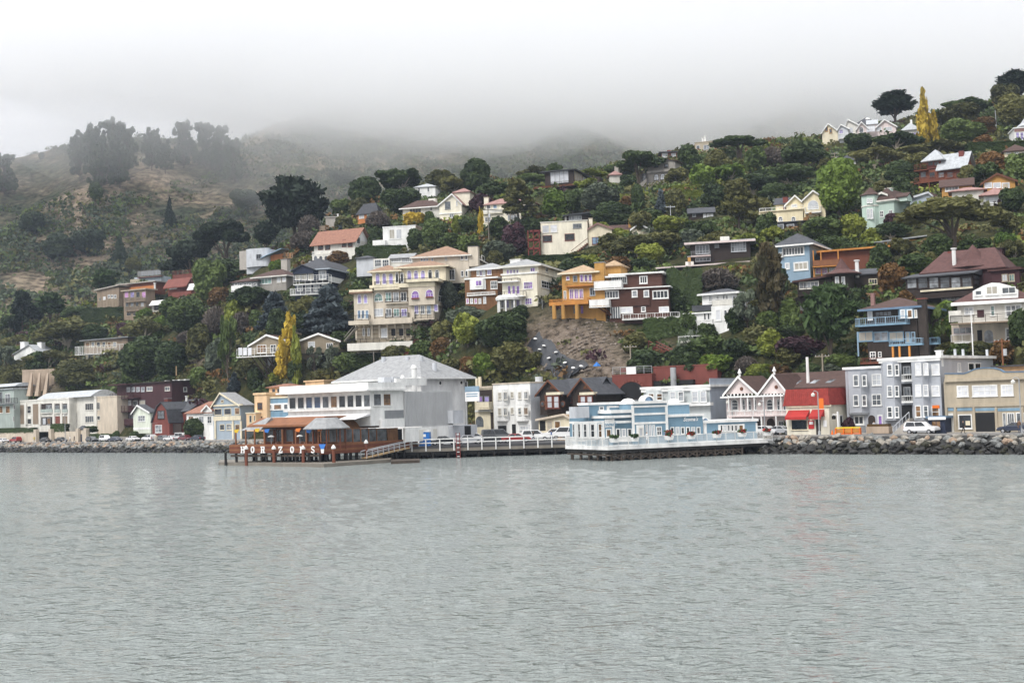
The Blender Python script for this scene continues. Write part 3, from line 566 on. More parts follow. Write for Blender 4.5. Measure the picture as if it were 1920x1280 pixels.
h=FH('barn_house','brick red gambrel roofed house with dark slate side roof',318,short='brick red gambrel house')
b=h.blk('wall',1142,530,1270,606,'brick_red',12,xs=1385,found=1)
g=[h.uv(x,y,0) for x,y in ((1142,530),(1272,530),(1255,430),(1213,378),(1180,410))]
h.put('gambrel_gable',MB().prism(g,.02,12),'brick_red')
q=g[1:4];mb=MB()
for (a0,c0),(a1,c1) in zip(q[:-1],q[1:]):mb.prism([(a0+.1,c0-.1),(a0+.32,c0+.02),(a1+.22,c1+.12),(a1,c1)],-.4,13)
mb.prism([(g[3][0],g[3][1]),(g[3][0],g[3][1]+.22),(g[4][0]-.2,g[4][1]+.1),(g[4][0],g[4][1])][::-1],-.4,13);mb.prism([g[4],(g[4][0]-.2,g[4][1]+.1),(g[0][0]-.3,g[0][1]),g[0]][::-1],-.4,13);h.put('roof',mb,'roof_slate')
b2=h.blk('rear_wing',1290,440,1420,600,'brick_red',9,w=4);h.gable_s(b2,'roof_slate',362,1370,wall='brick_red')
h.win(1182,438,1234,500,1,2,2,'dark_wood','g_mid');h.win(1165,545,1215,604,1,2,2,'white','g_grey');h.slab('porch',1272,536,1360,606,'dark_wood',1,.1);h.chim(1232,350,1256,372,'brick_red',5)

h=FH('cottage','white cottage with terracotta hipped roof behind a small dark tree',376,cat='cottage',short='white terracotta-roofed cottage')
b=h.blk('wall',1400,460,1600,640,'white',8,found=1);h.hip(b,'roof_terracotta',apex=(1510,372))
h.win(1415,478,1452,545,1,2,1,'white','g_warm');h.win(1492,480,1530,530,1,2,1,'white','g_grey');h.win(1556,478,1588,535,1,2,2,'white','g_mid');h.door(1496,575,1530,636,'white','g_mid')
bb=h.blk('dormer',1525,440,1598,465,'white',4,w=-.4);h.gable_f(bb,'roof_terracotta',(1562,400),wall='white',trim='white',over=.25)

h=FH('victorian_house','light blue victorian house with cream trim and a gable over the porch',430,short='light blue victorian')
b=h.blk('wall',1600,402,1805,650,'sid_blue2',11,xs=1905,found=.5);h.gable_f(b,'roof_grey',(1660,308),wall='sid_blue2',trim='cream',over=.4)
h.win(1610,422,1664,472,1,1,1,'cream','g_dark');h.win(1682,420,1735,470,1,1,1,'cream','g_dark');h.win(1762,415,1798,468,1,1,1,'cream','g_warm');h.slab('belt_course',1600,478,1805,512,'cream',-.12,.12);h.win(1650,540,1685,586,1,1,1,'cream','g_dark');h.win(1700,538,1740,586,1,1,2,'cream','g_grey');h.win(1764,540,1800,590,1,1,1,'cream','g_warm');h.slab('cornice',1596,392,1812,404,'cream',-.3,.35)
for x in (1612,1745,1806):h.slab('porch_post',x-5,515,x+5,650,'cream',-.3,.2)
h.win(1658,358,1678,378,1,1,1,'cream','g_warm');h.slab('gable_band',1622,392,1752,400,'cream',-.1,.1)

view(400,640,4)
h=FH('townhouse','peach stucco townhouse with narrow dark windows',487,t=14,cat='townhouse',short='peach townhouse')
b=h.blk('wall',310,400,402,640,'peach',8,found=1);h.flat(b,.25,.5,'peach');h.win(332,458,368,510,1,2,2,'trim_brown','g_dark');h.win(334,562,368,586,1,1,1,'trim_brown','g_dark')
b=h.blk('wing',248,540,318,640,'peach',5,w=-1.5,found=1);h.flat(b,.15,.25,'cream');h.win(270,552,290,610,1,1,1,'cream','g_dark',-1.5);h.win(304,552,316,600,1,1,1,'cream','g_mid',-1.5)
h=FH('townhouse','blue panelled house with white window bands beside a white restaurant',520,t=15,cat='townhouse',short='blue panelled house')
b=h.blk('wall',402,425,600,640,'scoma_blue',8,found=1);h.flat(b,.2,.35,'cream');h.slab('white_band',402,462,600,516,'white',-.08,.08);h.slab('white_band',402,566,600,580,'white',-.08,.08);h.win(408,472,440,512,1,1,1,'white','g_grey',-.1);h.win(455,470,512,512,1,1,1,'white','g_warm',-.1);h.win(530,468,560,510,1,1,1,'white','g_mid',-.1)
b=h.blk('upper_storey',418,345,560,386,'peach',5,w=3);h.hip(b,'roof_terracotta',h=.9,over=.6);h.win(440,350,545,384,3,1,1,'peach','g_dark',3)
b=h.blk('penthouse',690,300,830,330,'peach',5,w=9,found=2);h.flat(b,.3,.3,'peach')

# ------------------------------------------------------------------ the restaurant on its own pier
RS=12.3
A=at((800),838,FPX/RS);SGN=H_=House('pier_restaurant','white and brown waterfront restaurant on piles with a big dining terrace','restaurant',A=A,yaw=-38,short='white pier restaurant');h=H_
zw=-A.z
d0=h.blk('deck',125,820,800,838,'grey_wood',22);h.slab('sign_band',125,770,800,836,'redwood',-.12,.14)
w0,w1,v0,v1=h.srect(802,768,1385,800,.12);h.put('deck_fascia',MB().box(-.02,.14,0,22,d0['v0']-.25,d0['v1']+.9),'redwood')
for i in range(4):h.put('plank',MB().box(.14,.19,.1,21.9,d0['v0']-.2+i*.4,d0['v0']+.14+i*.4),'deck_wood' if i % 2 else 'redwood')
# plank joints of the sign band
for i in range(4):h.put('plank',MB().box(d0['u0'],d0['u1'],-.17,-.12,d0['v0']+.1+i*.33,d0['v0']+.38+i*.33),'deck_wood' if i % 2 else 'redwood')
# terrace: brown posts, roof beam, glass screens
vt=h.uv(600,640,3)[1];vd=d0['v1']+.4
for x in (170,245,312,385,520,620,700,790):
    u,v=h.uv(x,780,.5);h.put('terrace_post',MB().box(u-.1,u+.1,.4,.6,vd-.5,h.uv(x,660,.5)[1]),'deck_wood')
h.put('terrace_rail',MB().box(d0['u0'],-.1,.35,.5,vd+.55,vd+.68).box(d0['u0'],-.1,.35,.5,vd-.2,vd-.1),'redwood')
b=h.blk('dining_room',385,600,790,780,'redwood',8,w=4);h.put('terrace_beam',MB().box(b['u0']-1,b['u1']+1,3.2,3.6,b['v1']-.9,b['v1']-.2),'deck_wood')
for i,x in enumerate((395,470,545,640,710)):h.win(x,655,x+60,755,1,1,1,'deck_wood','g_dark' if i % 2 else 'g_mid',4)
h.put('canopy_roof',MB().prism_x([(1.2,b['v1']-.5),(4.2,b['v1']+.7),(12,b['v1']+.7),(12,b['v1']+.4),(4.2,b['v1']+.4),(1.2,b['v1']-.8)][::-1],b['u0']-1,b['u1']+1.5),'deck_wood')
u=h.uv(290,640,1)[0];z=b['v1'];h.put('canopy_roof',MB().add([(u-2.6,.6,z-1.2),(u+2.4,.6,z-1.2),(u+2.4,6,z-1.2),(u-2.6,6,z-1.2),(u+1.4,3,z+.75),(u+2.4,3,z+.75)],[(0,1,5,4),(1,2,5),(2,3,4,5),(3,0,4),(3,2,1,0)]),'roof_grey')
uk,vk=h.uv(880,650,2.5);h.put('kiosk_roof',MB().lathe([(3.6,vk-.1),(3.6,vk+.05),(1.7,vk+1.6),(1.6,vk+1.65)],8,(uk-1.2,2.8)),'roof_grey')
for k in range(8):h.put('kiosk_post',MB().tube((uk-1.2+2.9*math.cos(k*.785),2.8+2.9*math.sin(k*.785),vd-.4),(uk-1.2+2.9*math.cos(k*.785),2.8+2.9*math.sin(k*.785),vk),.09),'redwood')
for x0,x1 in ((805,860),(865,920),(925,980),(985,1040),(1045,1100),(1105,1160),(1165,1220),(1225,1300)):   # glass wind screens along the pier side
    a0,a1,c0,c1=h.srect(x0,655,x1,752,-.05);o=h.put('screen_post',MB().box(-.12,.02,a0-.08,a0+.08,c0,c1+.1).box(-.1,0,a0,a1,c1,c1+.1).box(-.1,0,a0,a1,c0-.1,c0),'deck_wood');MB().box(-.06,-.03,a0+.1,a1-.02,c0,c1).obj('pane','g_mid',o)
h.sslab('side_wall',1308,648,1385,745,'shingle_brown',.05,.5);h.sslab('side_door',1388,655,1416,742,'flat_black',.1,.3)
w0,w1,v0,v1=h.srect(960,590,1250,650,-1.5);h.put('vaulted_roof',MB().prism([(-7+6*i/10,v0+1.9*math.sin(math.pi*i/10)) for i in range(11)][::-1],w0,w1),'shingle_brown')
# white upper storey
WU=10.0
b=h.blk('upper_storey',560,372,1178,640,'white',w=WU,xs=1430);UB=b
for k,(x0,x1) in enumerate([(572+62*i,572+62*i+48) for i in range(10)]):h.win(x0,408+(9-k)*.5-18*k/9+9,x1,505-16*k/9,1,1,1,'white',['g_dark','g_dark','g_navy','g_navy','g_mid','g_warm','g_dark','g_dark','g_dark','g_mid'][k],WU,fw=.05)
h.put('window_ledge',MB().box(b['u0']-.5,b['u1']+.6,WU-.6,WU+.02,h.uv(860,518,WU)[1],h.uv(860,503,WU)[1]),'white')
h.put('roof_band',MB().box(b['u0']-1,b['u1']+.5,WU-.9,b['w1'],h.uv(860,372,WU)[1],h.uv(860,322,WU)[1]),'white')
h.put('eave',MB().box(b['u0']-1.3,b['u1']+.8,WU-1.5,b['w1'],h.uv(860,384,WU)[1],h.uv(860,372,WU)[1]),'white')
h.put('canvas_awning',MB().prism_x([(WU,h.uv(800,548,WU)[1]),(WU,h.uv(800,566,WU)[1]),(WU-3.5,h.uv(800,590,WU)[1])],b['u0'],b['u1']),'canvas_white')
h.swin(1198,388,1332,484,b['u1'],2,1,1,'white',['g_mid','g_warm'],gap=.16)
h.sslab('vent_recess',1285,515,1428,576,'grey',b['u1']+.02,.1);h.sslab('lower_wall',1265,580,1435,640,'white',b['u1']+.6,.7)
h.sslab('parapet',1370,275,1600,330,'white',b['u1']-.6,.4)
a0,a1,c0,c1=h.srect(1435,372,1795,632,b['u1']+.25);h.put('corrugated_screen',MB().box(b['u1']+.12,b['u1']+.25,a0,a1,c0,c1),'corrugated');MBR=MB()
for i in range(30):MBR.box(b['u1']+.25,b['u1']+.33,a0+(a1-a0)*i/30,a0+(a1-a0)*(i+.45)/30,c0,c1)
tag(h.put('screen_rib',MBR,'corrugated'),kind='stuff')
a0,a1,c0,c1=h.srect(1440,640,1765,745,b['u1']+.5);h.put('store_room',MB().box(b['u1'],b['u1']+.5,a0,a1,c0,c1),'white');h.sslab('store_door',1650,655,1680,735,'offwhite',b['u1']+.55,.1);h.sslab('store_door',1545,660,1600,735,'offwhite',b['u1']+.55,.1)
a0,a1,c0,c1=h.srect(1800,625,1980,740,b['u1']+.25);h.put('annexe',MB().box(b['u1']-2,b['u1']+.25,a0,a1,c0-1,c1),'pale_grey');h.sslab('annexe_door',1888,632,1932,700,'flat_black',b['u1']+.36,.1)
h.sslab('condenser',1798,515,1875,612,'pale_grey',b['u1']+1.5,1.2)
for x,y,r in ((1505,200,.45),(1420,275,.3),(1515,290,.2)):w_,v_=h.wv(x,y,b['u1']-3);h.put('vent_stack',MB().tube((b['u1']-3,w_,v_-4),(b['u1']-3,w_,v_),r,n=10).tube((b['u1']-3,w_,v_),(b['u1']-3,w_,v_+.5),r*1.3,r*.8,n=10),'white')
for x0 in (1265,1330):w_,v_=h.wv(x0,300,b['u1']-2.5);h.put('roof_unit',MB().box(b['u1']-3.4,b['u1']-2,w_,w_+1.6,v_-.8,v_+.7),'pale_grey')
# piles and the terrace furniture under and on it
for i,x in enumerate((92,172,240,322,362,397,458,512,560,620,680,720,800)):u,v=h.uv(x,850,.2);h.put('pile',MB().tube((u,.2+(i % 3)*.1,zw-1.5),(u,.2,d0['v0']+.1),.24,.2,8),'wet_pile')
for i in range(9):h.put('pile',MB().tube((-.4,2.2*i+1.6,zw-1.5),(-.4,2.2*i+1.6,d0['v0']),.24,n=8),'wet_pile')
for j in range(3):
    for i in range(8):h.put('pile',MB().tube((-1.5-2.6*i,4+4*j,zw-1.5),(-1.5-2.6*i,4+4*j,d0['v0']),.24,n=6),'wet_pile')
h.put('cross_beam',MB().box(d0['u0'],0,.1,.35,d0['v0']-.55,d0['v0']-.2),'pile_wood')
# lettering: slab serif capitals, the I hidden behind its own pile cap in the photograph
STR=dict(H=[(0,0,.22,1),(.58,0,.8,1),(.2,.42,.6,.58),(-.08,0,.3,.14),(-.08,.86,.3,1),(.5,0,.88,.14),(.5,.86,.88,1)],R=[(0,0,.22,1),(.2,.84,.66,1),(.2,.44,.66,.6),(.56,.5,.78,.94),(-.08,0,.3,.14),(-.08,.86,.2,1),(.46,0,.68,.46),(.62,0,.86,.14)],
  I=[(.2,0,.42,1),(.1,0,.52,.14),(.1,.86,.52,1)],Z=[(0,.84,.8,1),(0,0,.8,.16),(0,.66,.14,.9),(.66,.1,.8,.34)],N=[(0,0,.2,1),(.62,0,.82,1),(-.08,0,.28,.13),(-.08,.87,.2,1),(.54,.87,.9,1)],O=[],S=[])
def letter(ch,u,v,hh,w):
    mb=MB();k=hh
    for n_,(x0,y0,x1,y1) in enumerate(STR[ch]):e=.0015*n_;mb.box(u+x0*k,u+x1*k,w-.12-e,w,v+y0*k,v+y1*k)
    if ch == 'O':
        n=16;c=[(u+.42*k+.42*k*math.cos(6.2832*i/n),v+.5*k+.52*k*math.sin(6.2832*i/n)) for i in range(n)];d=[(u+.42*k+.19*k*math.cos(6.2832*i/n),v+.5*k+.33*k*math.sin(6.2832*i/n)) for i in range(n)]
        for i in range(n):j=(i+1) % n;mb.prism([c[i],c[j],d[j],d[i]],w-.12,w)
    if ch in 'ZN':
        q=[(.0,.14),(.26,.14),(.8,.86),(.54,.86)] if ch == 'Z' else [(.0,1),(.62,0),(.82,0),(.22,1)]
        mb.prism([(u+a*k,v+c*k) for a,c in q],w-.118,w)
    if ch == 'S':
        pts=[(.74,.80),(.6,.93),(.4,.95),(.2,.9),(.12,.74),(.22,.6),(.42,.5),(.62,.4),(.7,.26),(.6,.1),(.4,.05),(.2,.08),(.06,.22)]
        for (x0,y0),(x1,y1) in zip(pts[:-1],pts[1:]):mb.tube((u+x0*k,w-.06,v+y0*k),(u+x1*k,w-.06,v+y1*k),.1*k,n=6)
    h.put('letter',mb,'sign_white')
for ch,x in zip('HORIZONS',(212,284,362,446,494,580,656,736)):u,v=h.uv(x,836,-.17);letter(ch,u,v,h.uv(x,786,-.17)[1]-v,-.18)
# float along the front
pf=[on_plane(x,y,.05) for x,y in ((35,918),(830,934),(1325,905),(1325,893),(835,910),(40,905))]
view(0,0,1)
tag(MB().prism_z([(p.x,p.y) for p in [on_plane(410,871,.05),on_plane(607,875,.05),on_plane(731,866,.05),on_plane(735,862,.05),on_plane(608,868.5,.05),on_plane(412,866.5,.05)]],-.3,.5).obj('mooring_float','grey_wood'),'long weathered mooring float along the foot of the brown terrace','float')
tag(MB().prism_z([(p.x,p.y) for p in [on_plane(733,868.5,.05),on_plane(787,866.5,.05),on_plane(787,863.5,.05),on_plane(735,865,.05)]],-.3,.4).obj('mooring_float','pile_wood'),'short low float beyond the foot of the gangway','float')
# guide piles with white caps
for i,(x,yb,yt,lb) in enumerate(((462,866,842,'mooring pile with white cap before the second letter of the sign'),(514,868,842,'mooring pile with white cap before the fourth letter of the sign'),(569,868,842,'mooring pile with white cap before the letter N'),(626,867,841,'mooring pile with white cap beside the blue pennant'),(687,858,831,'mooring pile with white cap at the head of the gangway'))):
    p=(lambda q:SGN.A+SGN.Ud*q[0]+SGN.Wd*-.8)(SGN.uv(x,yb,-.8)) if x < 640 else (lambda q:SGN.A+SGN.Ud*1.0+SGN.Wd*q[0])(SGN.wv(x,yb,1.0));t=thing('mooring_pile',lb,'pile',(p.x,p.y,0),0,'mooring piles by the terrace');zt=at(x,yt,p.y).z
    MB().tube((0,0,-2),(0,0,zt),.27,.24,10).obj('shaft','redwood',t);MB().lathe([(.34,zt),(.34,zt+.25),(.05,zt+.62)],10).obj('pile_cap','white',t)
# heaters, flags and the blue pennant on the terrace
view(400,640,4)
for i,x in enumerate((435,650,825,1070)):
    if x < 800:u,v=SGN.uv(x,770,1.6);w_=1.6
    else:w_,v=SGN.wv(x,760,-1.2);u=-1.2
    p=SGN.A+SGN.Ud*u+SGN.Wd*w_;z0=SGN.A.z+d0['v1']
    t=thing('patio_heater',['tall patio heater with white dome behind the fourth letter','tall patio heater with white dome near the middle of the terrace','tall patio heater with white dome under the kiosk roof','tall patio heater with white dome behind the glass screens'][i],'heater',(p.x,p.y,z0),0,'patio heaters on the terrace')
    MB().lathe([(.28,0),(.28,.5),(.06,.55),(.06,2.1)],8).obj('stand','steel',t);MB().lathe([(.55,2.15),(.5,2.25),(.1,2.42)],12).obj('heat_shield','white',t)
for x,y,mt,lb in ((175,672,'flag_yellow','yellow pennant at the corner post of the terrace'),(330,665,'flag_yellow','yellow pennant on the second bay of the terrace'),(403,670,'flag_blue','blue pennant hanging under the terrace beam'),(637,664,'flag_orange','orange pennant over the middle of the terrace'),(718,672,'flag_blue','blue pennant beside the kiosk roof'),(800,660,'flag_orange','small orange pennant at the kiosk post')):
    u,v=SGN.uv(x,y,.3);p=SGN.A+SGN.Ud*u+SGN.Wd*.3;o=MB().add([(-.6,0,.25),(.6,0,.3),(.15,.06,-.3),(-.6,.05,-.2),(-.6,.02,.25),(.6,.02,.3),(.15,.08,-.3),(-.6,.07,-.2)],[(3,2,1,0),(4,5,6,7),(0,1,5,4),(1,2,6,5),(2,3,7,6),(3,0,4,7)]).obj('pennant',mt);o.location=(p.x,p.y,SGN.A.z+v);o.rotation_euler=(0,0,SGN.yaw);tag(o,lb,'flag','pennants strung along the terrace')
u,v=SGN.uv(855,800,-.4);p=SGN.A+SGN.Ud*.3+SGN.Wd*-.35;t=thing('boat_sign','blue pennant shaped sign with white hull at the terrace corner','sign',(p.x,p.y,SGN.A.z+v),SGN.yaw)
MB().prism([(-.1,.62),(1.35,.62),(.95,-.1),(.3,-.1)][::-1],-.06,0).obj('board','flag_blue',t);MB().prism([(.3,-.12),(1.0,-.12),(.9,-.75),(.4,-.75)][::-1],-.07,.01).obj('hull','white',t)
# gangway from the pier down to the float
a=at(1130,878,FPX/12.0);c=at(1455,800,FPX/11.5);t=thing('gangway','sloping white railed gangway from pier down to the float','gangway',a);d=c-a;s_=Vector((d.y,-d.x,0)).normalized()*.6
mb=MB();mb.add([-s_,s_,d+s_,d-s_,-s_+Vector((0,0,.15)),s_+Vector((0,0,.15)),d+s_+Vector((0,0,.15)),d-s_+Vector((0,0,.15))],[(3,2,1,0),(4,5,6,7),(0,1,5,4),(1,2,6,5),(2,3,7,6),(3,0,4,7)]);mb.obj('walkway','light_wood',t)
for sg in (-1,1):
    mb=MB();up=Vector((0,0,1.15));o_=s_*sg;mb.tube(o_+up,d+o_+up,.07);mb.tube(o_+up*.55,d+o_+up*.55,.045)
    for i in range(9):q=d*(i/8)+o_;mb.tube(q,q+up,.055)
    mb.obj('handrail','pale_grey',t)

# the big hall with the grey hipped roof
A=at(1560,640,FPX/10.7);h=House('banquet_hall','large white hall with wide grey hipped roof behind the terrace restaurant','building',A=A,yaw=-38,short='grey hip-roofed hall')
b=h.blk('wall',965,292,1560,640,'white',xs=1900,found=3);h.hip(b,'roof_grey',apex=(1470,103),over=1.3,ridge=7,eave='white')
h.put('upper_vent',MB().box(b['u0']+2,b['u1']-4,-.06,.02,b['v1']-1.1,b['v1']-.5),'grey')
o=h.sslab('side_wall',1562,262,1885,640,'hall_grey',b['u1']+.08,.1)  # white hall's shaded side: the shade is put into this wall's grey
for x,y in ((1697,312),(1855,308)):
    w_,v_=h.wv(x,y,b['u1']);m_=MB();m_.tube((b['u1']+.05,w_,v_),(b['u1']+.16,w_,v_),.5,n=16);q=m_.obj('round_window','white',h.e);MB().tube((b['u1']+.1,w_,v_),(b['u1']+.18,w_,v_),.3,n=12).obj('pane','g_dark',q)
h.swin(1882,300,1906,345,b['u1']+.08,pn='g_mid')
for x,y in ((1318,120),(1497,118),(1600,112),(1700,165)):u_,v_=h.uv(x,y,(b['w1'])/2);h.put('roof_vent',MB().tube((u_,b['w1']/2-1.5,v_-1.6),(u_,b['w1']/2-1.5,v_+.1),.4,n=10),'pale_grey')
w_,v_=h.wv(1890,620,b['u1']);h.put('ladder',MB().box(b['u1']+.3,b['u1']+.36,w_-.3,w_-.24,v_-3,v_+9).box(b['u1']+.3,b['u1']+.36,w_+.24,w_+.3,v_-3,v_+9),'steel')

view(800,660,4)
h=FH('shop_house','narrow cream shop house with purple windowed balcony beside a hall',907,t=14,cat='building',short='narrow purple-windowed house')
b=h.blk('wall',362,270,498,600,'cream',8,found=1);h.flat(b,.2,.35,'beige');h.slab('recess',375,282,492,375,'dark_wood',-.02,.1);h.win(385,330,470,375,2,1,1,'grey',['g_purple','g_lilac'],-.03);h.balcony(362,375,470,430,1.0,0,'cream','cream','solid');h.slab('belt_course',362,432,478,447,'white',-.15,.2);h.arch_slab('archway',368,480,425,560,'g_mid',-.05);h.slab('doorway',480,450,500,600,'dark_wood',-.02,.1)  # dark slab behind the balcony windows stands for the shade inside
h.slab('cornice_urn',365,195,378,262,'cream',1,.4);h.slab('cornice_urn',388,185,400,262,'cream',1,.4)
p=at(342,313,FPX/10.6);t=thing('hanging_sign','white sign board with pale blue top on the hall corner','sign',p,R_(-38));MB().box(-1.6,1.6,-.1,.1,-1.3,.35).obj('board','sign_white',t);MB().box(-1.6,1.6,-.13,-.1,.45,1.3).box(-1.6,1.6,-.1,.1,.35,1.35).obj('header','sky_blue',t);MB().box(-1.3,1.3,-.125,-.102,-.5,-.3).box(-1.3,1.3,-.125,-.102,-.1,.1).obj('lettering','sky_blue',t)

h=FH('apartment_building','plain white three storey block with paired windows and grey flank',955,cat='apartment block',short='white three-storey block')
b=h.blk('wall',502,238,780,630,'white',xs=905,found=1);h.flat(b,.12,.25,'beige');o=h.sslab('side_wall',782,236,905,600,'pale_grey',b['u1']+.05,.1)  # flank of the white block gets its shade as a grey colour
for y0 in (298,416):
    for bx in ((525,615),(675,768)):h.bay(bx[0],y0-20,bx[1],y0+100,'white',.7,.5)
    h.win(536,y0+2,562,y0+60,1,1,2,'offwhite','g_curtain',-.7);h.win(577,y0,606,y0+60,1,2,1,'offwhite','g_grey',-.7);h.win(630,y0-2,654,y0+48,1,1,1,'offwhite','g_curtain');h.win(686,y0-2,712,y0+55,1,1,2,'offwhite',['g_curtain','g_grey'][y0 > 400],-.7);h.win(730,y0-4,762,y0+54,1,2,1,'offwhite',['g_grey','g_warm'][y0 > 400],-.7)
h.slab('garage_door',535,550,598,602,'flat_black',-.05,.1);h.slab('entry',640,540,668,620,'flat_black',-.05,.1);h.slab('shop_window',695,545,772,600,'pale_grey',-.05,.1);h.win(700,550,768,585,1,3,1,'white','g_light',-.06)
w_,v_=h.wv(815,225,b['u1']-1.5);h.put('roof_vent',MB().tube((b['u1']-1.5,w_+1,b['v1']),(b['u1']-1.5,w_+1,b['v1']+1.2),.7,n=12),'pale_grey')

h=FH('shingle_house','dark brown shingled house with twin steep gables and slate roof',1065,t=14,cat='house',short='dark twin-gabled house')
b=h.blk('wall',850,300,1010,470,'shingle_dark',8,found=0);h.gable_f(b,'roof_slate',(922,212),wall='shingle_dark',trim='trim_brown',over=.8,th=.15)
b2=h.blk('wall',1095,295,1260,470,'shingle_dark',8);h.gable_f(b2,'roof_slate',(1170,198),wall='shingle_dark',trim='trim_brown',over=.8,th=.15)
b3=h.blk('wall',1000,310,1275,470,'shingle_dark',5,w=2.5);h.gable_s(b3,'roof_slate',200,1180,wall='roof_slate',h=None)
for x0,x1 in ((895,1002),(1145,1252)):
    q=h.bay(x0,318,x1,430,'trim_brown',.8,.4);h.win(x0+8,328,x1-8,420,2,1,2,'brick_red','g_light',-.8,gap=.2);h.slab('bay_hood',x0,300,x1,320,'cream',-1.0,1);h.win((x0+x1)/2-22,245,(x0+x1)/2+18,272,1,1,1,'trim_brown','g_warm',0,arch=True)
for x in (872,1022):u_,v_=h.uv(x,388,0);q=MB().tube((u_,-.12,v_),(u_,.05,v_),.55,n=14).obj('oval_window','trim_brown',h.e);q.scale=(1,1,1);MB().tube((u_,-.14,v_),(u_,0,v_),.38,n=12).obj('pane','g_mid',q)
h.win(1062,325,1092,380,1,2,2,'brick_red','g_mid',2.5);g_=h.blk('shopfront',840,502,1095,590,'cream',9,w=-1.0,found=1);h.gable_f(g_,'roof_tan',(1040,466),wall='cream',trim='beige',over=.3,th=.12);h.slab('shop_door',848,515,890,588,'flat_black',-1.05,.1);h.win(960,515,1005,572,1,1,1,'offwhite','g_warm',-1.0);h.win(905,515,945,580,1,1,2,'beige','g_curtain',-1.0)

h=FH('brick_building','dark red brick building with a big arch and roof deck rail',1240,t=20,yaw=-30,cat='building',short='red brick arch building')
b=h.blk('wall',1395,172,1692,420,'brick_red',7,found=0);h.flat(b,.05,.18,'brick_red');h.arch_slab('archway',1435,222,1640,420,'flat_black',-.05,.1)
u0,u1,v0,v1=h.rect(1425,212,1650,420,-.08);r=(u1-u0)/2;c=(u0+u1)/2;mb=MB()
for i in range(14):
    a0,a1=math.pi*i/14+.02,math.pi*(i+1)/14-.02;q=[(c+math.cos(k)*rr,v1-r+math.sin(k)*rr) for k,rr in ((a0,r*.93),(a0,r*1.06),(a1,r*1.06),(a1,r*.93))];h.put('arch_brick',MB().prism(q,-.14,-.02),'rust_red')
h.win(1480,350,1600,400,1,3,1,'dark_wood','g_mid',-.06);bb=h.blk('upper_wall',1700,105,2180,210,'brick_red',6,w=1.5,found=2);h.flat(bb,.08,.2,'rust_red')
for a_,c_ in (((1395,172),(1690,172)),):
    p0=h.uv(1397,172,.2);p1=h.uv(1690,168,.2);mb=MB();h._rail(mb,(p0[0],.2,b['v1']+.18),(p1[0],.2,b['v1']+.18),1.35,'rails',.3);h.put('roof_railing',mb,'steel')
h.slab('parapet',1450,115,1690,145,'brick_red',6.4,.3);h.slab('banner',1497,112,1568,174,'sign_white',.05,.06)
h.slab('black_roof_edge',1640,212,2000,248,'flat_black',.6,1)
u_,v_=h.uv(1852,228,0);h.put('flue',MB().tube((u_,0,v_-1),(u_,0,h.uv(1852,115,0)[1]),.52,n=14),'steel')

view(1040,660,4)
h=FH('bay_house','pale grey blue house with white bays partly hidden by the blue restaurant',1290,t=14,yaw=-40,cat='house',short='pale grey bay-windowed house')
b=h.blk('wall',670,270,1165,480,'sid_pale',xs=1370,found=2);h.flat(b,.45,.4,'white');h.put('cornice',MB().box(b['u0']-.3,b['u1']+.3,-.35,0,b['v1']-.5,b['v1']),'white');h.sslab('side_wall',1168,195,1372,500,'sid_lilac',b['u1']+.06,.1)  # flank's dimmer light is put into its darker siding colour
for x0,x1 in ((690,820),(855,975),(1020,1150)):q=h.bay(x0,285,x1,400,'sid_pale',.9,.5)
h.win(702,308,810,362,2,1,2,'white','g_warm',-.9,gap=.3);h.win(866,295,970,368,2,1,2,'white',['g_light','g_grey'],-.9,gap=.3);h.win(1030,292,1140,375,2,1,2,'white','g_light',-.9,gap=.25);h.slab('belt_course',980,378,1168,402,'white',-.95,.95);h.slab('belt_course',690,380,975,400,'white',-.95,.95)

# ------------------------------------------------------------------ the blue restaurant on piles
A=at(400,735,FPX/13.5);h=BLU=House('pier_restaurant','sky blue and white clapboard restaurant on a white railed pier','restaurant',A=A,yaw=-66,short='blue pier restaurant');zw=-A.z
wE=h.wv(1640,662,0)[0];uL=h.uv(80,730,0)[0];ZD=.55
h.put('deck',MB().box(uL,0,0,wE,.0,ZD),'white');h.put('deck_beam',MB().box(uL+.2,-.2,.2,wE-.2,-.45,-.02),'wet_pile')
for lb_,p,q in (('front',(uL+.1,.1,ZD),(-.1,.1,ZD)),('flank',(-.1,.1,ZD),(-.1,wE-.1,ZD)),('left',(uL+.1,4,ZD),(uL+.1,.1,ZD))):mb=MB();h._rail(mb,p,q,1.15,'bars',.14);h.put('railing',mb,'white')
hd=h.wv(690,655,-2.4)[1]-ZD
# the end block looks left over the bay, the long flank runs to the shore
SU=-2.6                                           # plane of the flank walls
uv0=h.uv(130,640,2.2)
E=h.rect(112,462,372,655,2.2);h.put('wall',MB().box(E[0],SU,2.2,9,ZD,E[3]),'sid_blue');h.put('cornice',MB().box(E[0]-.35,SU+.35,1.85,9,E[3],E[3]+.45),'white');h.put('white_band',MB().box(E[0]-.04,SU+.04,2.15,9,h.uv(240,655,2.2)[1]-.3,h.uv(240,638,2.2)[1]),'white');h.put('white_band',MB().box(E[0]-.04,SU+.04,2.15,9,h.uv(240,535,2.2)[1],h.uv(240,518,2.2)[1]),'white')
h.win(136,535,152,642,1,1,2,'white','g_dark',2.2,fw=.16)
for x0,x1,g_ in ((172,192,'g_dark'),(212,242,'g_mid'),(265,302,'g_dark'),(324,356,'g_warm')):h.swin(x0,535,x1,642,SU,1,1,2,'white',g_,fw=.2)
for x in (164,202,254,313,366):h.sslab('pilaster',x-8,520,x+8,655,'white',SU+.1,.14)
h.sslab('white_band',160,518,372,535,'white',SU+.07,.12);h.sslab('white_band',160,640,372,660,'white',SU+.07,.12)
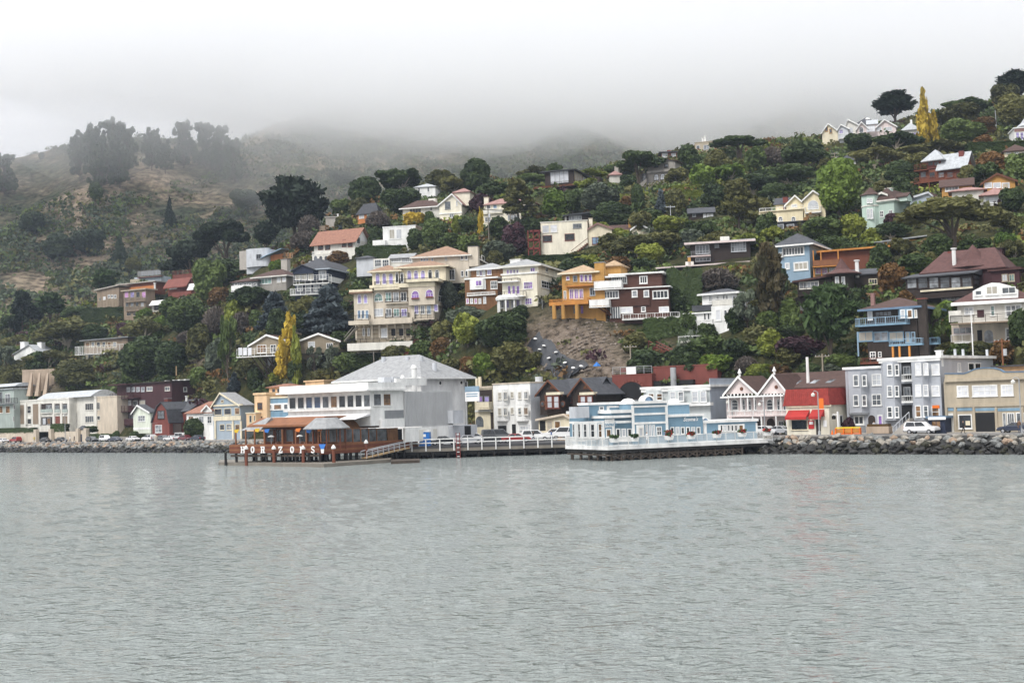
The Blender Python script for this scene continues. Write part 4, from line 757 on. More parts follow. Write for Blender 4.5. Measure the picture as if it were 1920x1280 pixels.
def SB(name,x0,y0,x1,y1,u,m='sid_blue',d=6,cap=.35): # flank block down to the deck
    w0,w1,v0,v1=h.srect(x0,y0,x1,y1,u);o=h.put(name,MB().box(u-d,u,w0,w1,ZD,v1),m)
    if cap:h.put('cornice',MB().box(u-d,u+.25,w0-.15,w1+.15,v1,v1+cap),'white')
    return dict(w0=w0,w1=w1,v1=v1,u1=u)
B1=SB('wall',372,492,588,640,SU);h.sslab('signboard',376,502,432,562,'white',SU+.05,.1);h.swin(384,575,424,638,SU,1,1,1,'white','g_warm');h.swin(458,572,578,634,SU,3,1,1,'white',['g_dark','g_light','g_dark'],gap=.22);h.sslab('pilaster',432,498,450,640,'white',SU+.08,.1)
B2=SB('tower',588,385,845,630,SU+.5,d=7,cap=.4)
for y0,y1 in ((398,412),(455,470),(522,538)):h.sslab('white_band',585,y0,850,y1,'white',SU+.6,.12)
for x in (590,842):h.sslab('corner_board',x-9,400,x+9,630,'white',SU+.58,.1)
h.sslab('door_surround',615,545,672,632,'white',SU+.62,.1);h.swin(630,565,662,632,SU+.62,1,1,1,'offwhite','g_light',name='door');h.swin(682,545,752,628,SU+.5,3,1,1,'white','g_light',gap=.3);h.swin(762,556,802,625,SU+.5,1,2,2,'white','g_mid')
B3=SB('wall',850,482,1112,622,SU,cap=.35);h.swin(866,560,1092,615,SU,6,1,1,'white',['g_dark','g_light','g_mid'],gap=.25)
B4=SB('wall',1115,525,1518,610,SU-.3,'sid_blue',cap=.4);h.sslab('white_band',1228,540,1425,602,'white',SU-.24,.1);h.swin(1240,545,1368,592,SU-.2,5,1,1,'white',['g_dark','g_light','g_mid','g_dark'],gap=.3);h.swin(1378,542,1416,588,SU-.2,1,1,1,'white','g_warm');h.sslab('white_band',1115,535,1140,610,'white',SU-.24,.1);h.sslab('white_band',1510,530,1522,605,'white',SU-.24,.1)
UB2=SU-3.6
q=h.srect(250,392,592,500,UB2);h.put('upper_wall',MB().box(UB2-3,UB2,q[0],q[1],3,q[3]),'sid_blue');h.put('cornice',MB().box(UB2-3,UB2+.3,q[0]-.2,q[1],q[3],q[3]+.35),'white');h.sslab('white_band',392,405,412,490,'white',UB2+.06,.1);h.sslab('white_band',485,395,502,490,'white',UB2+.06,.1);h.sslab('white_band',395,402,500,415,'white',UB2+.07,.1);h.swin(332,405,368,435,UB2,pn='g_mid')
q=h.srect(155,408,258,440,UB2+1);h.put('roof_unit',MB().box(UB2-1,UB2+1,q[0],q[1],q[2]-1,q[3]),'pale_grey')
q=h.srect(845,395,1012,500,UB2+1);h.put('upper_wall',MB().box(UB2-2,UB2+1,q[0],q[1],3,q[3]),'sid_blue');h.put('cornice',MB().box(UB2-2,UB2+1.2,q[0],q[1]+.2,q[3],q[3]+.3),'white')
for x,y,r in ((550,372,1.15),(895,372,1.0)):w_,v_=h.wv(x,y,UB2-1);h.put('dome_skylight',MB().lathe([(r,v_-.3),(r*.9,v_+.1),(r*.55,v_+.4),(.05,v_+.5)],14,(UB2-1,w_)),'white')
w_,v_=h.wv(708,365,UB2-.5)
q=MB().prism_x([(w_+.95*math.cos(math.pi*i/12),v_-.1+.95*math.sin(math.pi*i/12)) for i in range(13)],UB2-2,UB2-.5).obj('half_round_dormer','white',h.e);MB().prism_x([(w_+.66*math.cos(math.pi*i/12),v_-.05+.66*math.sin(math.pi*i/12)) for i in range(13)],UB2-.6,UB2-.44).obj('pane','g_blue',q)
w_,v_=h.wv(1130,505,SU-1.2);q=MB().prism_x([(w_+.6*math.cos(math.pi*i/12),v_-.3+.6*math.sin(math.pi*i/12)) for i in range(13)],SU-2,SU-1.2).obj('half_round_dormer','white',h.e);MB().prism_x([(w_+.42*math.cos(math.pi*i/12),v_-.25+.42*math.sin(math.pi*i/12)) for i in range(13)],SU-1.3,SU-1.14).obj('pane','g_blue',q)
w_,v_=h.wv(404,548,SU);text_mesh("Scoma's",'lettering','scoma_blue',.55,h.e,(SU+.07,w_,v_-.1),(R_(90),0,R_(90)),.35,.02,.012)
w_,v_=h.wv(1018,520,SU);text_mesh("Scoma's",'lettering','sign_white',.55,h.e,(SU+.03,w_,v_+.1),(R_(90),0,R_(90)),.35,.03,.012)
# trestle
n_=15
for i in range(n_):
    w_=.8+(wE-6)*i/(n_-1)
    for u in (-.5,uL*.5,uL+.5):h.put('pile',MB().tube((u,w_,zw-1.5),(u,w_,.0),.2,n=7),'pile_wood' if u == -.5 else 'wet_pile')
    if i < n_-1:
        w2=.8+(wE-6)*(i+1)/(n_-1);h.put('cross_brace',MB().tube((-.45,w_,zw+.1),(-.45,w2,-.7),.1,n=4).tube((-.42,w_,-.7),(-.42,w2,zw+.1),.1,n=4),'pile_wood')
for i in range(5):u=uL*(i+.5)/5;h.put('pile',MB().tube((u,.5,zw-1.5),(u,.5,0),.2,n=7),'pile_wood')
h.put('cross_beam',MB().box(-.62,-.4,.4,wE-5,-.85,-.6).box(uL,0,.3,.5,-.85,-.6),'pile_wood')
# planters on the rail
SCB=[(445,648,'green shrub in the white planter at the pier corner'),(597,655,'low green plants in the second white planter of the rail'),(858,645,'tall trimmed bush with red flowers in the white rail planter'),(1022,636,'red flowers in the long white rail planter'),(1216,626,'rust red flowers in the white planter before the low wing'),(1406,617,'red flowers in the planter under the last window'),(1592,606,'red flowers in the planter at the shore end')]
for i,(x,y,lb) in enumerate(SCB):
    w_,v_=h.wv(x,y,.25);p=h.A+h.Ud*.25+h.Wd*w_;t=thing('planter',lb,'planter',(p.x,p.y,h.A.z+ZD+.75),h.yaw,'flower planters along the white rail')
    MB().prism_x([(-.7,.35),(.7,.35),(.5,-.25),(-.5,-.25)][::-1],-.25,.25).obj('planter_box','white',t);mb=MB()
    for k in range(60):
        a,r_,z_=rnd.uniform(0,6.28),rnd.uniform(.1,.7),rnd.uniform(.3,.75 if i != 2 else 1.1);c=Vector((math.sin(a)*.3,math.cos(a)*r_,z_));e1=Vector((rnd.uniform(-1,1),rnd.uniform(-1,1),rnd.uniform(-1,1))).normalized()*.14;e2=e1.orthogonal().normalized()*.14;mb.mi=1 if (i > 1 and k % 2) else 0;mb.add([c-e1-e2,c+e1-e2,c+e1+e2,c-e1+e2],[(0,1,2,3)])
    mb.obj('flowers',['mint_leaf','flower_red'],t)
view(800,660,4)
view(1040,660,4)
h=FH('victorian_house','white gingerbread victorian with two steep gables and skylit brown roof',1420,t=13,yaw=-44,short='white gingerbread victorian')
b=h.blk('wall',1290,325,1760,610,'pink_white',16,found=1);U0,U1=b['u0'],b['u1']
for x0,ax,ay,x1 in ((1285,1388,185,1525),(1540,1648,170,1760)):
    g=h.rect(x0,310,x1,420,-.4);bb=dict(u0=g[0],u1=g[1],w0=-.4,w1=6,v0=g[2],v1=g[3]);h.gable_f(bb,'roof_brown',(ax,ay),wall='pink_white',trim='white',over=.3,th=.15);u_,v_=h.uv(ax,ay,-.8);h.put('finial',MB().lathe([(.16,v_),(.2,v_+.5),(.34,v_+.6),(.2,v_+.9),(.05,v_+1.3)],8,(u_,-.8)),'white')
    q=MB().tube((u_,-.5,v_-1.9),(u_,-.38,v_-1.9),.3,n=8).obj('gable_vent','trim_brown',h.e)
    mb=MB()
    for i in range(9):
        f=(i+.5)/9;uu=g[0]+(g[1]-g[0])*f;mb.prism([(uu-.16,g[3]-.02),(uu,g[3]-.5),(uu+.16,g[3]-.02)][::-1],-.5,-.42)
    h.put('scalloped_trim',mb,'white')
view(1440,640,4)
q=h.rect(-40,250,590,400,2);rb=dict(u0=U0+4,u1=h.uv(592,380,2)[0],w0=2,w1=16,v0=0,v1=h.uv(300,350,2)[1]);h.gable_s(rb,'roof_brown',238,330,wall='roof_brown',over=.3)
for x in (185,272,405,525):
    u_,v_=h.uv(x-25,290,5.5);v_=rb['v1'];hh=h.uv(300,250,9)[1]-rb['v1'];sl=hh/7
    q=MB().add([(u_-.5,3.5,v_+sl*1.5+.3),(u_+.5,3.5,v_+sl*1.5+.3),(u_+.5,6.8,v_+sl*4.8+.3),(u_-.5,6.8,v_+sl*4.8+.3),(u_-.5,3.5,v_+sl*1.5+.1),(u_+.5,3.5,v_+sl*1.5+.1),(u_+.5,6.8,v_+sl*4.8+.1),(u_-.5,6.8,v_+sl*4.8+.1)],[(0,1,2,3),(7,6,5,4),(0,4,5,1),(1,5,6,2),(2,6,7,3),(3,7,4,0)]);h.put('skylight',q,'g_grey')
view(1040,660,4)
h.balcony(1290,438,1760,482,1.6,0,'white','pink_white','bars')
for x in (1308,1400,1450,1500,1568,1645,1700,1752):u_,v0_=h.uv(x,440,-1.5);h.put('veranda_post',MB().tube((u_,-1.5,v0_),(u_,-1.5,h.uv(x,325,-1.5)[1]),.1,n=6),'white')
h.put('veranda_beam',MB().box(U0,U1,-1.65,.02,h.uv(1500,325,-1.5)[1]-.25,h.uv(1500,325,-1.5)[1]),'white')
for x0,x1 in ((1325,1378),(1408,1432),(1452,1478),(1495,1515),(1590,1640),(1668,1692),(1714,1735)):h.win(x0,350,x1,436,1,1,2,'white','g_mid',0,arch=True)
for x0,x1 in ((1500,1545),(1590,1650)):h.arch_slab('archway',x0,495,x1,585,'dark_wood',-.06)
h.win(1680,515,1720,585,1,2,2,'white','g_mid');h.win(1330,505,1470,590,3,1,2,'white','g_mid')
for x in (1305,1490,1555,1665,1745):u_,v0_=h.uv(x,600,-1.5);h.put('veranda_post',MB().tube((u_,-1.5,v0_-.4),(u_,-1.5,h.uv(x,480,-1.5)[1]),.12,n=6),'white')

view(1440,640,4)
h=FH('shop','low cream shop with red mansard roof and two red awnings',1515,t=10,cat='shop',short='red-roofed shop')
b=h.blk('wall',140,480,460,705,'pale_cream',xs=600,found=.5);z=b['v1'];hh=h.uv(300,355,0)[1]-z
u0,u1,w1=b['u0'],b['u1'],b['w1'];h.put('mansard_roof',MB().add([(u0-.35,-.35,z),(u1+.35,-.35,z),(u1+.35,w1+.3,z),(u0-.35,w1+.3,z),(u0,.1,z+hh),(u1-.1,.1,z+hh),(u1-.1,w1,z+hh),(u0,w1,z+hh)],[(3,2,1,0),(4,5,6,7),(0,1,5,4),(1,2,6,5),(2,3,7,6),(3,0,4,7)]),'roof_red')
mb=MB()
for i in range(22):uu=u0+(u1-u0)*i/21;mb.add([(uu-.04,-.40,z+.02),(uu+.04,-.40,z+.02),(uu+.04,.06,z+hh),(uu-.04,.06,z+hh),(uu-.04,-.3,z),(uu+.04,-.3,z),(uu+.04,.2,z+hh),(uu-.04,.2,z+hh)],[(0,1,2,3),(0,4,5,1),(1,5,6,2),(2,6,7,3),(3,7,4,0)])
tag(h.put('roof_rib',mb,'roof_red'),kind='stuff');h.slab('cornice',138,478,470,492,'cream',-.25,.25)
h.awning(140,515,300,585);h.awning(318,510,410,582);h.win(175,585,298,664,1,1,1,'cream','g_dark',fw=.1);h.slab('shop_door',360,585,395,700,'dark_wood',-.05,.1);h.slab('poster',302,592,345,655,'sign_red',-.08,.06);h.slab('poster',308,600,338,622,'sign_white',-.1,.03);h.slab('notice',415,590,440,640,'sign_white',-.06,.05)
h.swin(535,550,560,640,b['u1'],pn='g_dark',name='door')

h=FH('apartment_building','narrow grey three storey block with white sash bays beside the red shop',1620,t=14,cat='apartment block',short='narrow grey bay-windowed block')
b=h.blk('wall',588,205,870,690,'sid_grey',12,found=.5);h.flat(b,.3,.35,'white')
q=h.bay(600,225,755,535,'sid_grey',1.0,.7);h.put('bay_base',MB().prism_z([(q['u0'],0),(q['u0']+.6,-.9),(q['u1']-.6,-.9),(q['u1'],0)],q['v0']-.25,q['v0']),'grey')
for y0,y1 in ((250,335),(400,485)):
    h.win(640,y0,682,y1,1,1,2,'white','g_mid',-1.0);h.win(706,y0,742,y1,1,1,2,'white','g_mid',-1.0);h.win(612,y0,622,y1,1,1,2,'white','g_light',-.5);h.win(780,y0-6,852,y1-4,1,2,2,'white',['g_light','g_mid'][y0 > 300])
h.win(645,555,722,625,1,2,1,'white','g_dark',fw=.2);h.arch_slab('entry',752,552,805,680,'dark_wood',-.05);h.win(824,550,862,635,1,1,1,'white','g_purple',fw=.2);h.slab('stall_riser',640,632,730,690,'grey',-.1,.12)

h=FH('apartment_building','tall grey four storey block with white bays and central recessed balconies',1705,t=13,cat='apartment block',short='tall grey four-storey block')
b=h.blk('wall',858,135,1300,690,'sid_grey',xs=1700,found=.5);h.flat(b,.4,.4,'white');h.put('cornice',MB().box(b['u0']-.2,b['u1']+.2,-.3,0,b['v1']-.35,b['v1']),'white');h.chim(1258,75,1298,108,'white',.5,'white')
for x0,x1 in ((880,992),(1095,1205)):
    q=h.bay(x0-14,152,x1+6,590,'sid_grey',.9,.55)
for y0,y1 in ((170,260),(330,418),(487,575)):
    k=0 if y0 < 200 else 1 if y0 < 400 else 2
    h.win(895,y0,935,y1-2,1,1,2,'white',['g_grey','g_grey','g_mid'][k],-.9);h.win(952,y0,984,y1-4,1,1,2,'white','g_mid',-.9);h.win(1106,y0-8,1150,y1-6,1,1,2,'white',['g_white','g_white','g_warm'][k],-.9);h.win(1166,y0-8,1204,y1-8,1,1,2,'white',['g_white','g_light','g_mid'][k],-.9);h.win(1228,y0,1288,y1-8,1,1,2,'white',['g_white','g_white','g_warm'][k])
h.slab('recess',1002,155,1084,295,'flat_black',-.02,.1);h.slab('recess',1002,315,1084,460,'flat_black',-.02,.1);h.slab('recess',1002,475,1084,640,'flat_black',-.02,.1)  # black slabs put the shade of the recessed balconies into colour
h.win(1015,185,1070,250,1,2,1,'grey','g_mid',-.04);h.win(1018,340,1070,410,1,2,1,'grey','g_mid',-.04)
for y0,y1 in ((248,300),(408,460)):h.balcony(1000,y0,1086,y1,.7,0,'white','white','bars')
h.win(908,632,938,672,1,1,1,'white','g_dark',-.05);h.slab('orange_blind',1232,478,1285,500,'safety_orange',-.16,.05)
u0_,v0_=h.uv(960,690,-1.2);u1_,v1_=h.uv(1080,575,-1.2);mb=MB()
for i in range(10):f=i/10;mb.box(u0_+(u1_-u0_)*f,u0_+(u1_-u0_)*(f+.1),-2.0,-.05,v0_-.4,v0_+(v1_-v0_)*(f+.1))
h.put('front_steps',mb,'concrete');mb=MB();mb.tube((u0_,-2,v0_+.9),(u1_,-2,v1_+.9),.06);[mb.tube((u0_+(u1_-u0_)*f,-2,v0_+(v1_-v0_)*f),(u0_+(u1_-u0_)*f,-2,v0_+(v1_-v0_)*f+.9),.04) for f in (0,.2,.4,.6,.8,1)];h.put('stair_rail',mb,'pale_grey')
q=h.blk('kiosk',1205,575,1330,690,'navy',2,w=-2.0);h.flat(q,.3,.3,'trim_blue');h.slab('sign_fascia',1200,566,1332,586,'sign_white',-2.35,.05);h.win(1225,590,1300,650,1,2,1,'navy','g_warm',-2.0)
for x in (1345,1362,1420):h.swin(x,420,x+10,480,b['u1'],pn='g_light')
view(1440,640,4)
h.swin(1500,160,1595,220,b['u1'],2,1,1,'white','g_dark',gap=.1);h.swin(1420,160,1445,230,b['u1'],1,1,1,'white','g_light',name='door')
for x in (1405,1465,1645):w_,v_=h.wv(x,130,b['u1']-.5);h.put('vent_pipe',MB().tube((b['u1']-.5,w_,v_-2),(b['u1']-.5,w_,v_+1.4),.2,n=8),'pale_grey')

h=FH('commercial_building','tan stucco shop building with curved parapet and blue coping',1850,t=13,cat='building',short='tan curved-parapet building')
b=h.blk('wall',1325,290,1990,690,'tan',12,found=.5);z=b['v1'];W=b['u1']-b['u0']
pp=[h.uv(x,y,0) for x,y in ((1325,290),(1990,275),(1990,228),(1900,230),(1770,232),(1740,215),(1690,203),(1620,202),(1550,212),(1500,235),(1470,245),(1325,245))];o=h.put('parapet',MB().prism(pp,-.02,.4),'tan')
mb=MB();cp=pp[2:]
for (a0,c0),(a1,c1) in zip(cp[:-1],cp[1:]):mb.prism([(a0,c0),(a1,c1),(a1,c1+.16),(a0,c0+.16)][::-1],-.1,.5)
h.put('coping',mb,'trim_blue');h.slab('cornice',1320,268,1990,292,'tan',-.4,.4);h.slab('belt_course',1325,470,1990,488,'tan',-.14,.14)
h.win(1418,330,1505,414,1,3,2,'white','g_white',fw=.2);h.win(1532,326,1722,412,1,4,2,'white','g_white',fw=.2);h.win(1748,322,1842,408,1,3,2,'white','g_white',fw=.2)
for x0,x1 in ((1350,1392),(1418,1532),(1555,1700),(1722,1905)):h.slab('clerestory_band',x0,498,x1,520,'scoma_blue',-.05,.08)
h.slab('shop_door',1355,538,1392,688,'offwhite',-.06,.1);h.win(1428,545,1532,655,1,1,1,'white','g_dark',fw=.15);h.slab('painting',1482,595,1515,628,'cream',-.12,.04);h.slab('passage',1558,532,1702,686,'flat_black',-.03,.1);h.win(1760,535,1790,645,1,1,1,'offwhite','g_grey');h.door(1795,535,1852,655,'white','g_mid',cols=3);h.win(1862,532,1900,640,1,1,1,'white','g_mid');h.win(1915,532,1975,640,1,1,1,'white','g_mid')  # flat black passage slab is the shade inside, put in as colour
for x in (1340,1405,1545,1712,1908):h.slab('pilaster',x-8,490,x+8,690,'tan',-.16,.16)
h.put('roof',MB().box(b['u0']+.2,b['u1'],1,11.9,z,z+.3),'roof_tan');q=h.blk('roof_annexe',1700,188,1990,232,'roof_tan',4,w=7,found=1);h.flat(q,.4,.25,'roof_slate')

# ------------------------------------------------------------------ smaller structures along the promenade
view(0,660,4)
p0=on_shore(-60,11.2);view(0,0,1)
def wall_run(label,pts,th,m,name='retaining_wall',cat='wall',h_=None):
    mb=MB();o0=Vector(pts[0][0])
    for (a,ha),(c,hc) in zip(pts[:-1],pts[1:]):
        a=Vector(a)-o0;c=Vector(c)-o0;n=Vector((-(c-a).y,(c-a).x,0)).normalized()*th
        mb.add([a,c,c+n,a+n,a+Vector((0,0,ha)),c+Vector((0,0,hc)),c+n+Vector((0,0,hc)),a+n+Vector((0,0,ha))],[(3,2,1,0),(4,5,6,7),(0,1,5,4),(1,2,6,5),(2,3,7,6),(3,0,4,7)])
    o=mb.obj(name,m);o.location=o0;return tag(o,label,cat)
S_=lambda x,t,z=PROM-.3:on_shore(x,t,z)
wall_run('beige garden wall below the cream barrel-roofed block',[(S_(-60,11.5),3.2),(S_(68,11.5),3.2)],.4,'beige');wall_run('beige gate wall with tall piers below the cream block',[(S_(98,11.5),3.2),(S_(166,11.5),3.2)],.4,'beige')
for i,(x,lb) in enumerate(((68,'square beige pier beside the garden gate'),(96,'square beige pier between hedge and gate steps'),(147,'square beige pier next to the doorway'),(162,'square beige pier at the wall end'))):
    p=S_(x,10.9);o=MB().box(-.7,.7,-.5,.5,0,4).obj('gate_pier','beige');o.location=p;o.rotation_euler=(0,0,R_(-44));tag(o,lb,'pier','gate piers of the beige wall')
q=House('gatehouse','small beige gatehouse doorway with pointed roof in the garden wall','gatehouse',A=S_(152,11.3),yaw=-44);q.e.location.z=PROM-.3
bb=dict(u0=-1.6,u1=1.6,w0=-.1,w1=1.5,v0=0,v1=3.6);q.put('wall',MB().box(-1.6,1.6,-.1,1.5,0,3.6),'beige');q.hip(bb,'roof_slate',h=1.1,over=.2);q.put('door',MB().box(-.6,.6,-.16,-.1,0,2.4),'navy')
wall_run('tan concrete retaining wall with sloping buttresses under the hillside',[(at(42,738,FPX/6.2),7.2),(at(102,728,FPX/6.2),6.0)],.6,'earth_wall')
RWO=bpy.data.objects['retaining_wall.002']
for x in (60,75,90):a=at(x,736,FPX/6.22)-RWO.location;MB().add([(a.x-.8,a.y-2.6,a.z-1),(a.x+.3,a.y-2.6,a.z-1),(a.x+.3,a.y+.2,a.z-1),(a.x-.8,a.y+.2,a.z-1),(a.x-.2,a.y-.2,a.z+6),(a.x+.3,a.y-.2,a.z+6),(a.x+.3,a.y+.2,a.z+6),(a.x-.2,a.y+.2,a.z+6)],[(3,2,1,0),(4,5,6,7),(0,1,5,4),(1,2,6,5),(2,3,7,6),(3,0,4,7)]).obj('buttress','earth_wall',RWO)
wall_run('low stone garden wall below the dark maroon block',[(S_(178,11.5),1.6),(S_(250,11.5),1.5)],.4,'grey_stone','garden_wall')
# promenade surface, kerb and riprap bank
def strip(name,t0,t1,z,m,a0=-700,a1=140,label=None):
    q=[((SH+Q2*t+Q2*a)/2,(SH+Q2*t-Q2*a)/2) for a,t in ((a0,t0),(a1,t0),(a1,t1),(a0,t1))];o=MB().prism_z(q,z-.4,z).obj(name,m);return tag(o,kind='structure',label=label)
strip('promenade',4.6,7.2,PROM+.1,'path_grey',label='grey path along the top of the rock bank');strip('road',7.2,11.2,PROM,'asphalt',label='asphalt shore road behind the rock bank');strip('pavement',11.2,14.5,PROM+.12,'concrete',label='concrete pavement in front of the buildings')
mat('rock_pale',(.30,.275,.235),var=.5,scale=1.2,bump=.3);mat('rock_tan',(.32,.235,.17),var=.45,scale=1.4);mat('rock_grey',(.19,.195,.19),var=.5,scale=1.3);mat('rock_wet',(.014,.013,.011),var=.6,scale=1.5,rough=.5);mat('rock_weed',(.028,.027,.014),var=.6,scale=1.5,rough=.6)
def rock_mesh(seed):
    r=random.Random(seed);bm=bmesh.new();bmesh.ops.create_icosphere(bm,subdivisions=1,radius=1);cuts=[(Vector((r.uniform(-1,1),r.uniform(-1,1),r.uniform(-1,1))).normalized(),r.uniform(.45,.85)) for _ in range(7)]
    for v in bm.verts:
        v.co *= r.uniform(.9,1.15)
        for n_,d in cuts:
            k=v.co.dot(n_)
            if k > d:v.co -= n_*(k-d)
    me=bpy.data.meshes.new('rock');bm.to_mesh(me);bm.free();me.materials.append(MATS['rock_pale']);return me
ROCKS=[rock_mesh(i) for i in range(9)]
bank=tag(MB().prism_x([(0,0),(1,0),(1,1)],0,0.01).obj('riprap_bank','rock_grey'),kind='structure',label='sloping rock bank between the promenade and the water')
# its core: one slope under the stones
bank.data=npmesh('riprap_bank',[(((SH+Q2*t+Q2*a)/2),((SH+Q2*t-Q2*a)/2),z) for a in np.arange(-700,141,6) for t,z in ((-.8,-1.2),(.4,-.1),(4.3,2.2),(4.7,2.3))],grid_faces(len(np.arange(-700,141,6)),4),['rock_wet'])
cand=[]
rr=random.Random(5);a=-640.
while a < 60:
    sc_x=FPX/max(60,(SH-Q2*a)/2)
    for row in range(7):
        t=-.25+row*.72+rr.uniform(-.3,.3);z=.05+t*.50+rr.uniform(-.1,.15);aa=a+rr.uniform(-.7,.7);x,y=(SH+Q2*t+Q2*aa)/2,(SH+Q2*t-Q2*aa)/2;size=rr.uniform(.42,.85)*(1.15 if rr.random() < .2 else 1)
        p=proj((x,y,z));cand.append((size*FPX/y if -20 < p[0] < 1940 and not 1100 < p[0] < 1420 and not (470 < p[0] < 1060) else -1,x,y,z,size,t,rr.randrange(9),rr.uniform(0,6.28),rr.uniform(-.5,.5),rr.uniform(.55,.9)))
    a += 1.15
cand.sort(key=lambda c:-c[0])
def rock_mat(t,k):return ('rock_wet' if k % 5 else 'rock_weed') if t < 1.75 else (['rock_grey','rock_weed','rock_wet'][k % 3] if t < 2.3 else ['rock_pale','rock_tan','rock_grey','rock_pale','rock_grey'][k % 5])
restv,restf,restm=[],[],[]
for i,(vis,x,y,z,s_,t,k,rz,rx,fl) in enumerate(cand):
    mtx=Matrix.Translation((x,y,z)) @ Matrix.Rotation(rz,4,'Z') @ Matrix.Rotation(rx,4,'X') @ Matrix.Diagonal((s_*1.15,s_*.9,s_*fl,1))
    if i < 300:
        o=link('rock',ROCKS[k],bank);o.matrix_local=mtx;sl=o.material_slots[0];sl.link='OBJECT';sl.material=MATS[rock_mat(t,i)]
    elif abs(proj((x,y,z))[0]-960) < 1700:
        n0=len(restv);restv += [tuple(mtx @ v.co) for v in ROCKS[k].vertices];restf += [tuple(n0+j for j in p.vertices) for p in ROCKS[k].polygons];restm += [['rock_pale','rock_tan','rock_grey','rock_wet','rock_weed'].index(rock_mat(t,i))]*len(ROCKS[k].polygons)
me=bpy.data.meshes.new('small_rocks');me.from_pydata(restv,[],restf);[me.materials.append(MATS[q]) for q in ('rock_pale','rock_tan','rock_grey','rock_wet','rock_weed')];me.polygons.foreach_set('material_index',restm)
o=link('rubble',me,bank);o['kind'] ='stuff'

# the car pier between the two restaurants
t=thing('car_pier','timber car pier on dark piles with white railing','pier',(0,0,0))
y0=219.0;x0,x1=at(745,835,y0).x,at(1062,828,y0).x
MB().add([(x0,y0,1.55),(x1,y0,1.55),(x1+8,y0+26,1.55),(x0-16,y0+26,1.55),(x0,y0,1.95),(x1,y0,1.95),(x1+8,y0+26,2.3),(x0-16,y0+26,2.3)],[(3,2,1,0),(4,5,6,7),(0,1,5,4),(1,2,6,5),(2,3,7,6),(3,0,4,7)]).obj('deck','asphalt',t)
MB().box(x0,x1,y0-.12,y0+.1,1.1,1.6).obj('fascia','grey_wood',t);MB().box(x0,x1,y0+.4,y0+.8,.5,1.2).obj('cross_beam','wet_pile',t)
for i in range(11):u=x0+(x1-x0)*(i+.3)/11;MB().tube((u,y0+.3,-2),(u,y0+.3,1.5),.26,n=8).obj('pile','wet_pile',t)
for j in range(1,5):
    for i in range(10):u=x0+(x1-x0)*(i+.5)/10-j*1.2;MB().tube((u,y0+3*j,-2),(u,y0+3*j,1.5),.26,n=6).obj('pile','wet_pile',t)
n_=13
for i in range(n_):u=x0+.1+(x1-x0-.2)*i/(n_-1);MB().box(u-.09,u+.09,y0-.25,y0-.07,1.2,3.2).obj('rail_post','white',t)
for z_ in (2.45,3.05):MB().box(x0,x1,y0-.05,y0+.05,z_,z_+.16).obj('rail','white',t)
view(400,640,4)
p=on_plane(1800,905,0);zt=at(1800,740,p.y).z;tt=thing('pier_ladder','red and white banded tide ladder on the pier front','ladder',(p.x,218.5,0));MB().box(-.35,-.22,-.1,.05,-1,4.1).box(.22,.35,-.1,.05,-1,4.1).obj('side_rail','rail_red',tt)
for i in range(12):MB().box(-.22,.22,-.08,.02,-.2+i*.36,-.08+i*.36).obj('rung','white' if i % 2 else 'rail_red',tt)
p=at(1590,790,219.9);tt=thing('portable_toilet','bright blue portable toilet on the pier beside the white store room','toilet',(p.x,p.y,2.05),R_(-10));MB().box(-.85,.85,-.6,.6,0,2.3).obj('cabin','plastic_blue',tt);MB().prism([(-.9,2.3),(.9,2.3),(.8,2.5),(-.8,2.5)],-.65,.65).obj('roof','white',tt);MB().box(-.55,.45,-.66,-.6,.1,2.1).obj('door','plastic_blue',tt);MB().box(-.3,.3,-.69,-.66,1.5,1.95).obj('notice','sign_white',tt)
p=at(1820,700,229);tt=thing('notice_board','small red and white notice on a post on the car pier','sign',(p.x,p.y,2.0));MB().tube((0,0,0),(0,0,2.2),.05).obj('post','steel',tt);MB().box(-.5,.5,-.07,-.02,1.6,2.6).obj('board','sign_red',tt);MB().box(-.35,.35,-.09,-.07,1.75,2.0).box(-.35,.35,-.09,-.07,2.2,2.3).obj('lettering','sign_white',tt)
# ================================================================== the houses on the hill
F_=3.0
def HH(key,name,label,cat='house',short=None):return House(name,label,cat,key=key,short=short)
view(0,480,4.571)
h=HH('brown_flat','modern_house','tan timber house with flat overhanging roof and a side balcony on the west spur',short='tan flat-roofed timber house')
b=h.blk('wall',832,275,1020,445,'tan_brown',xs=1130,found=3);o=h.shed(b,'concrete',over=.8,th=.4,dl=-.6,dr=.5);h.win(925,330,998,362,3,1,1,'white','g_grey');h.win(882,345,908,378,1,1,1,'tan','g_white');h.win(850,355,866,385,1,1,1,'tan','g_mid');h.balcony(838,375,1015,440,1.6,0,'tan','tan_brown','bars')
b2=h.blk('upper_wing',1025,235,1330,290,'redwood',5,w=5,found=2);h.flat(b2,1,.35,'concrete');h.slab('upper_wall',1060,262,1330,290,'orange',4.9,.1);h.pipe(1328,235,278,.35,'white',4)
h=HH('lilac','modern_house','brown house with pink and lilac tinted windows over two floors',short='pink-windowed brown house')
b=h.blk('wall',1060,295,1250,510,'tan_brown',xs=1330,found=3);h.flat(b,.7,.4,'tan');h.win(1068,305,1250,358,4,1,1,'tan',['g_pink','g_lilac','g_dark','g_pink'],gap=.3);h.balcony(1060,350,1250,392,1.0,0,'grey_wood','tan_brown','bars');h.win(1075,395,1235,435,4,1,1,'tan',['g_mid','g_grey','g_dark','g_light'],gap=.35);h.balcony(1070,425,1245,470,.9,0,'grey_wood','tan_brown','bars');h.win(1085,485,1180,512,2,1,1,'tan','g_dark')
h=HH('stepped','stepped_house','redwood house stepping down the slope with white skylights',short='stepped redwood house')
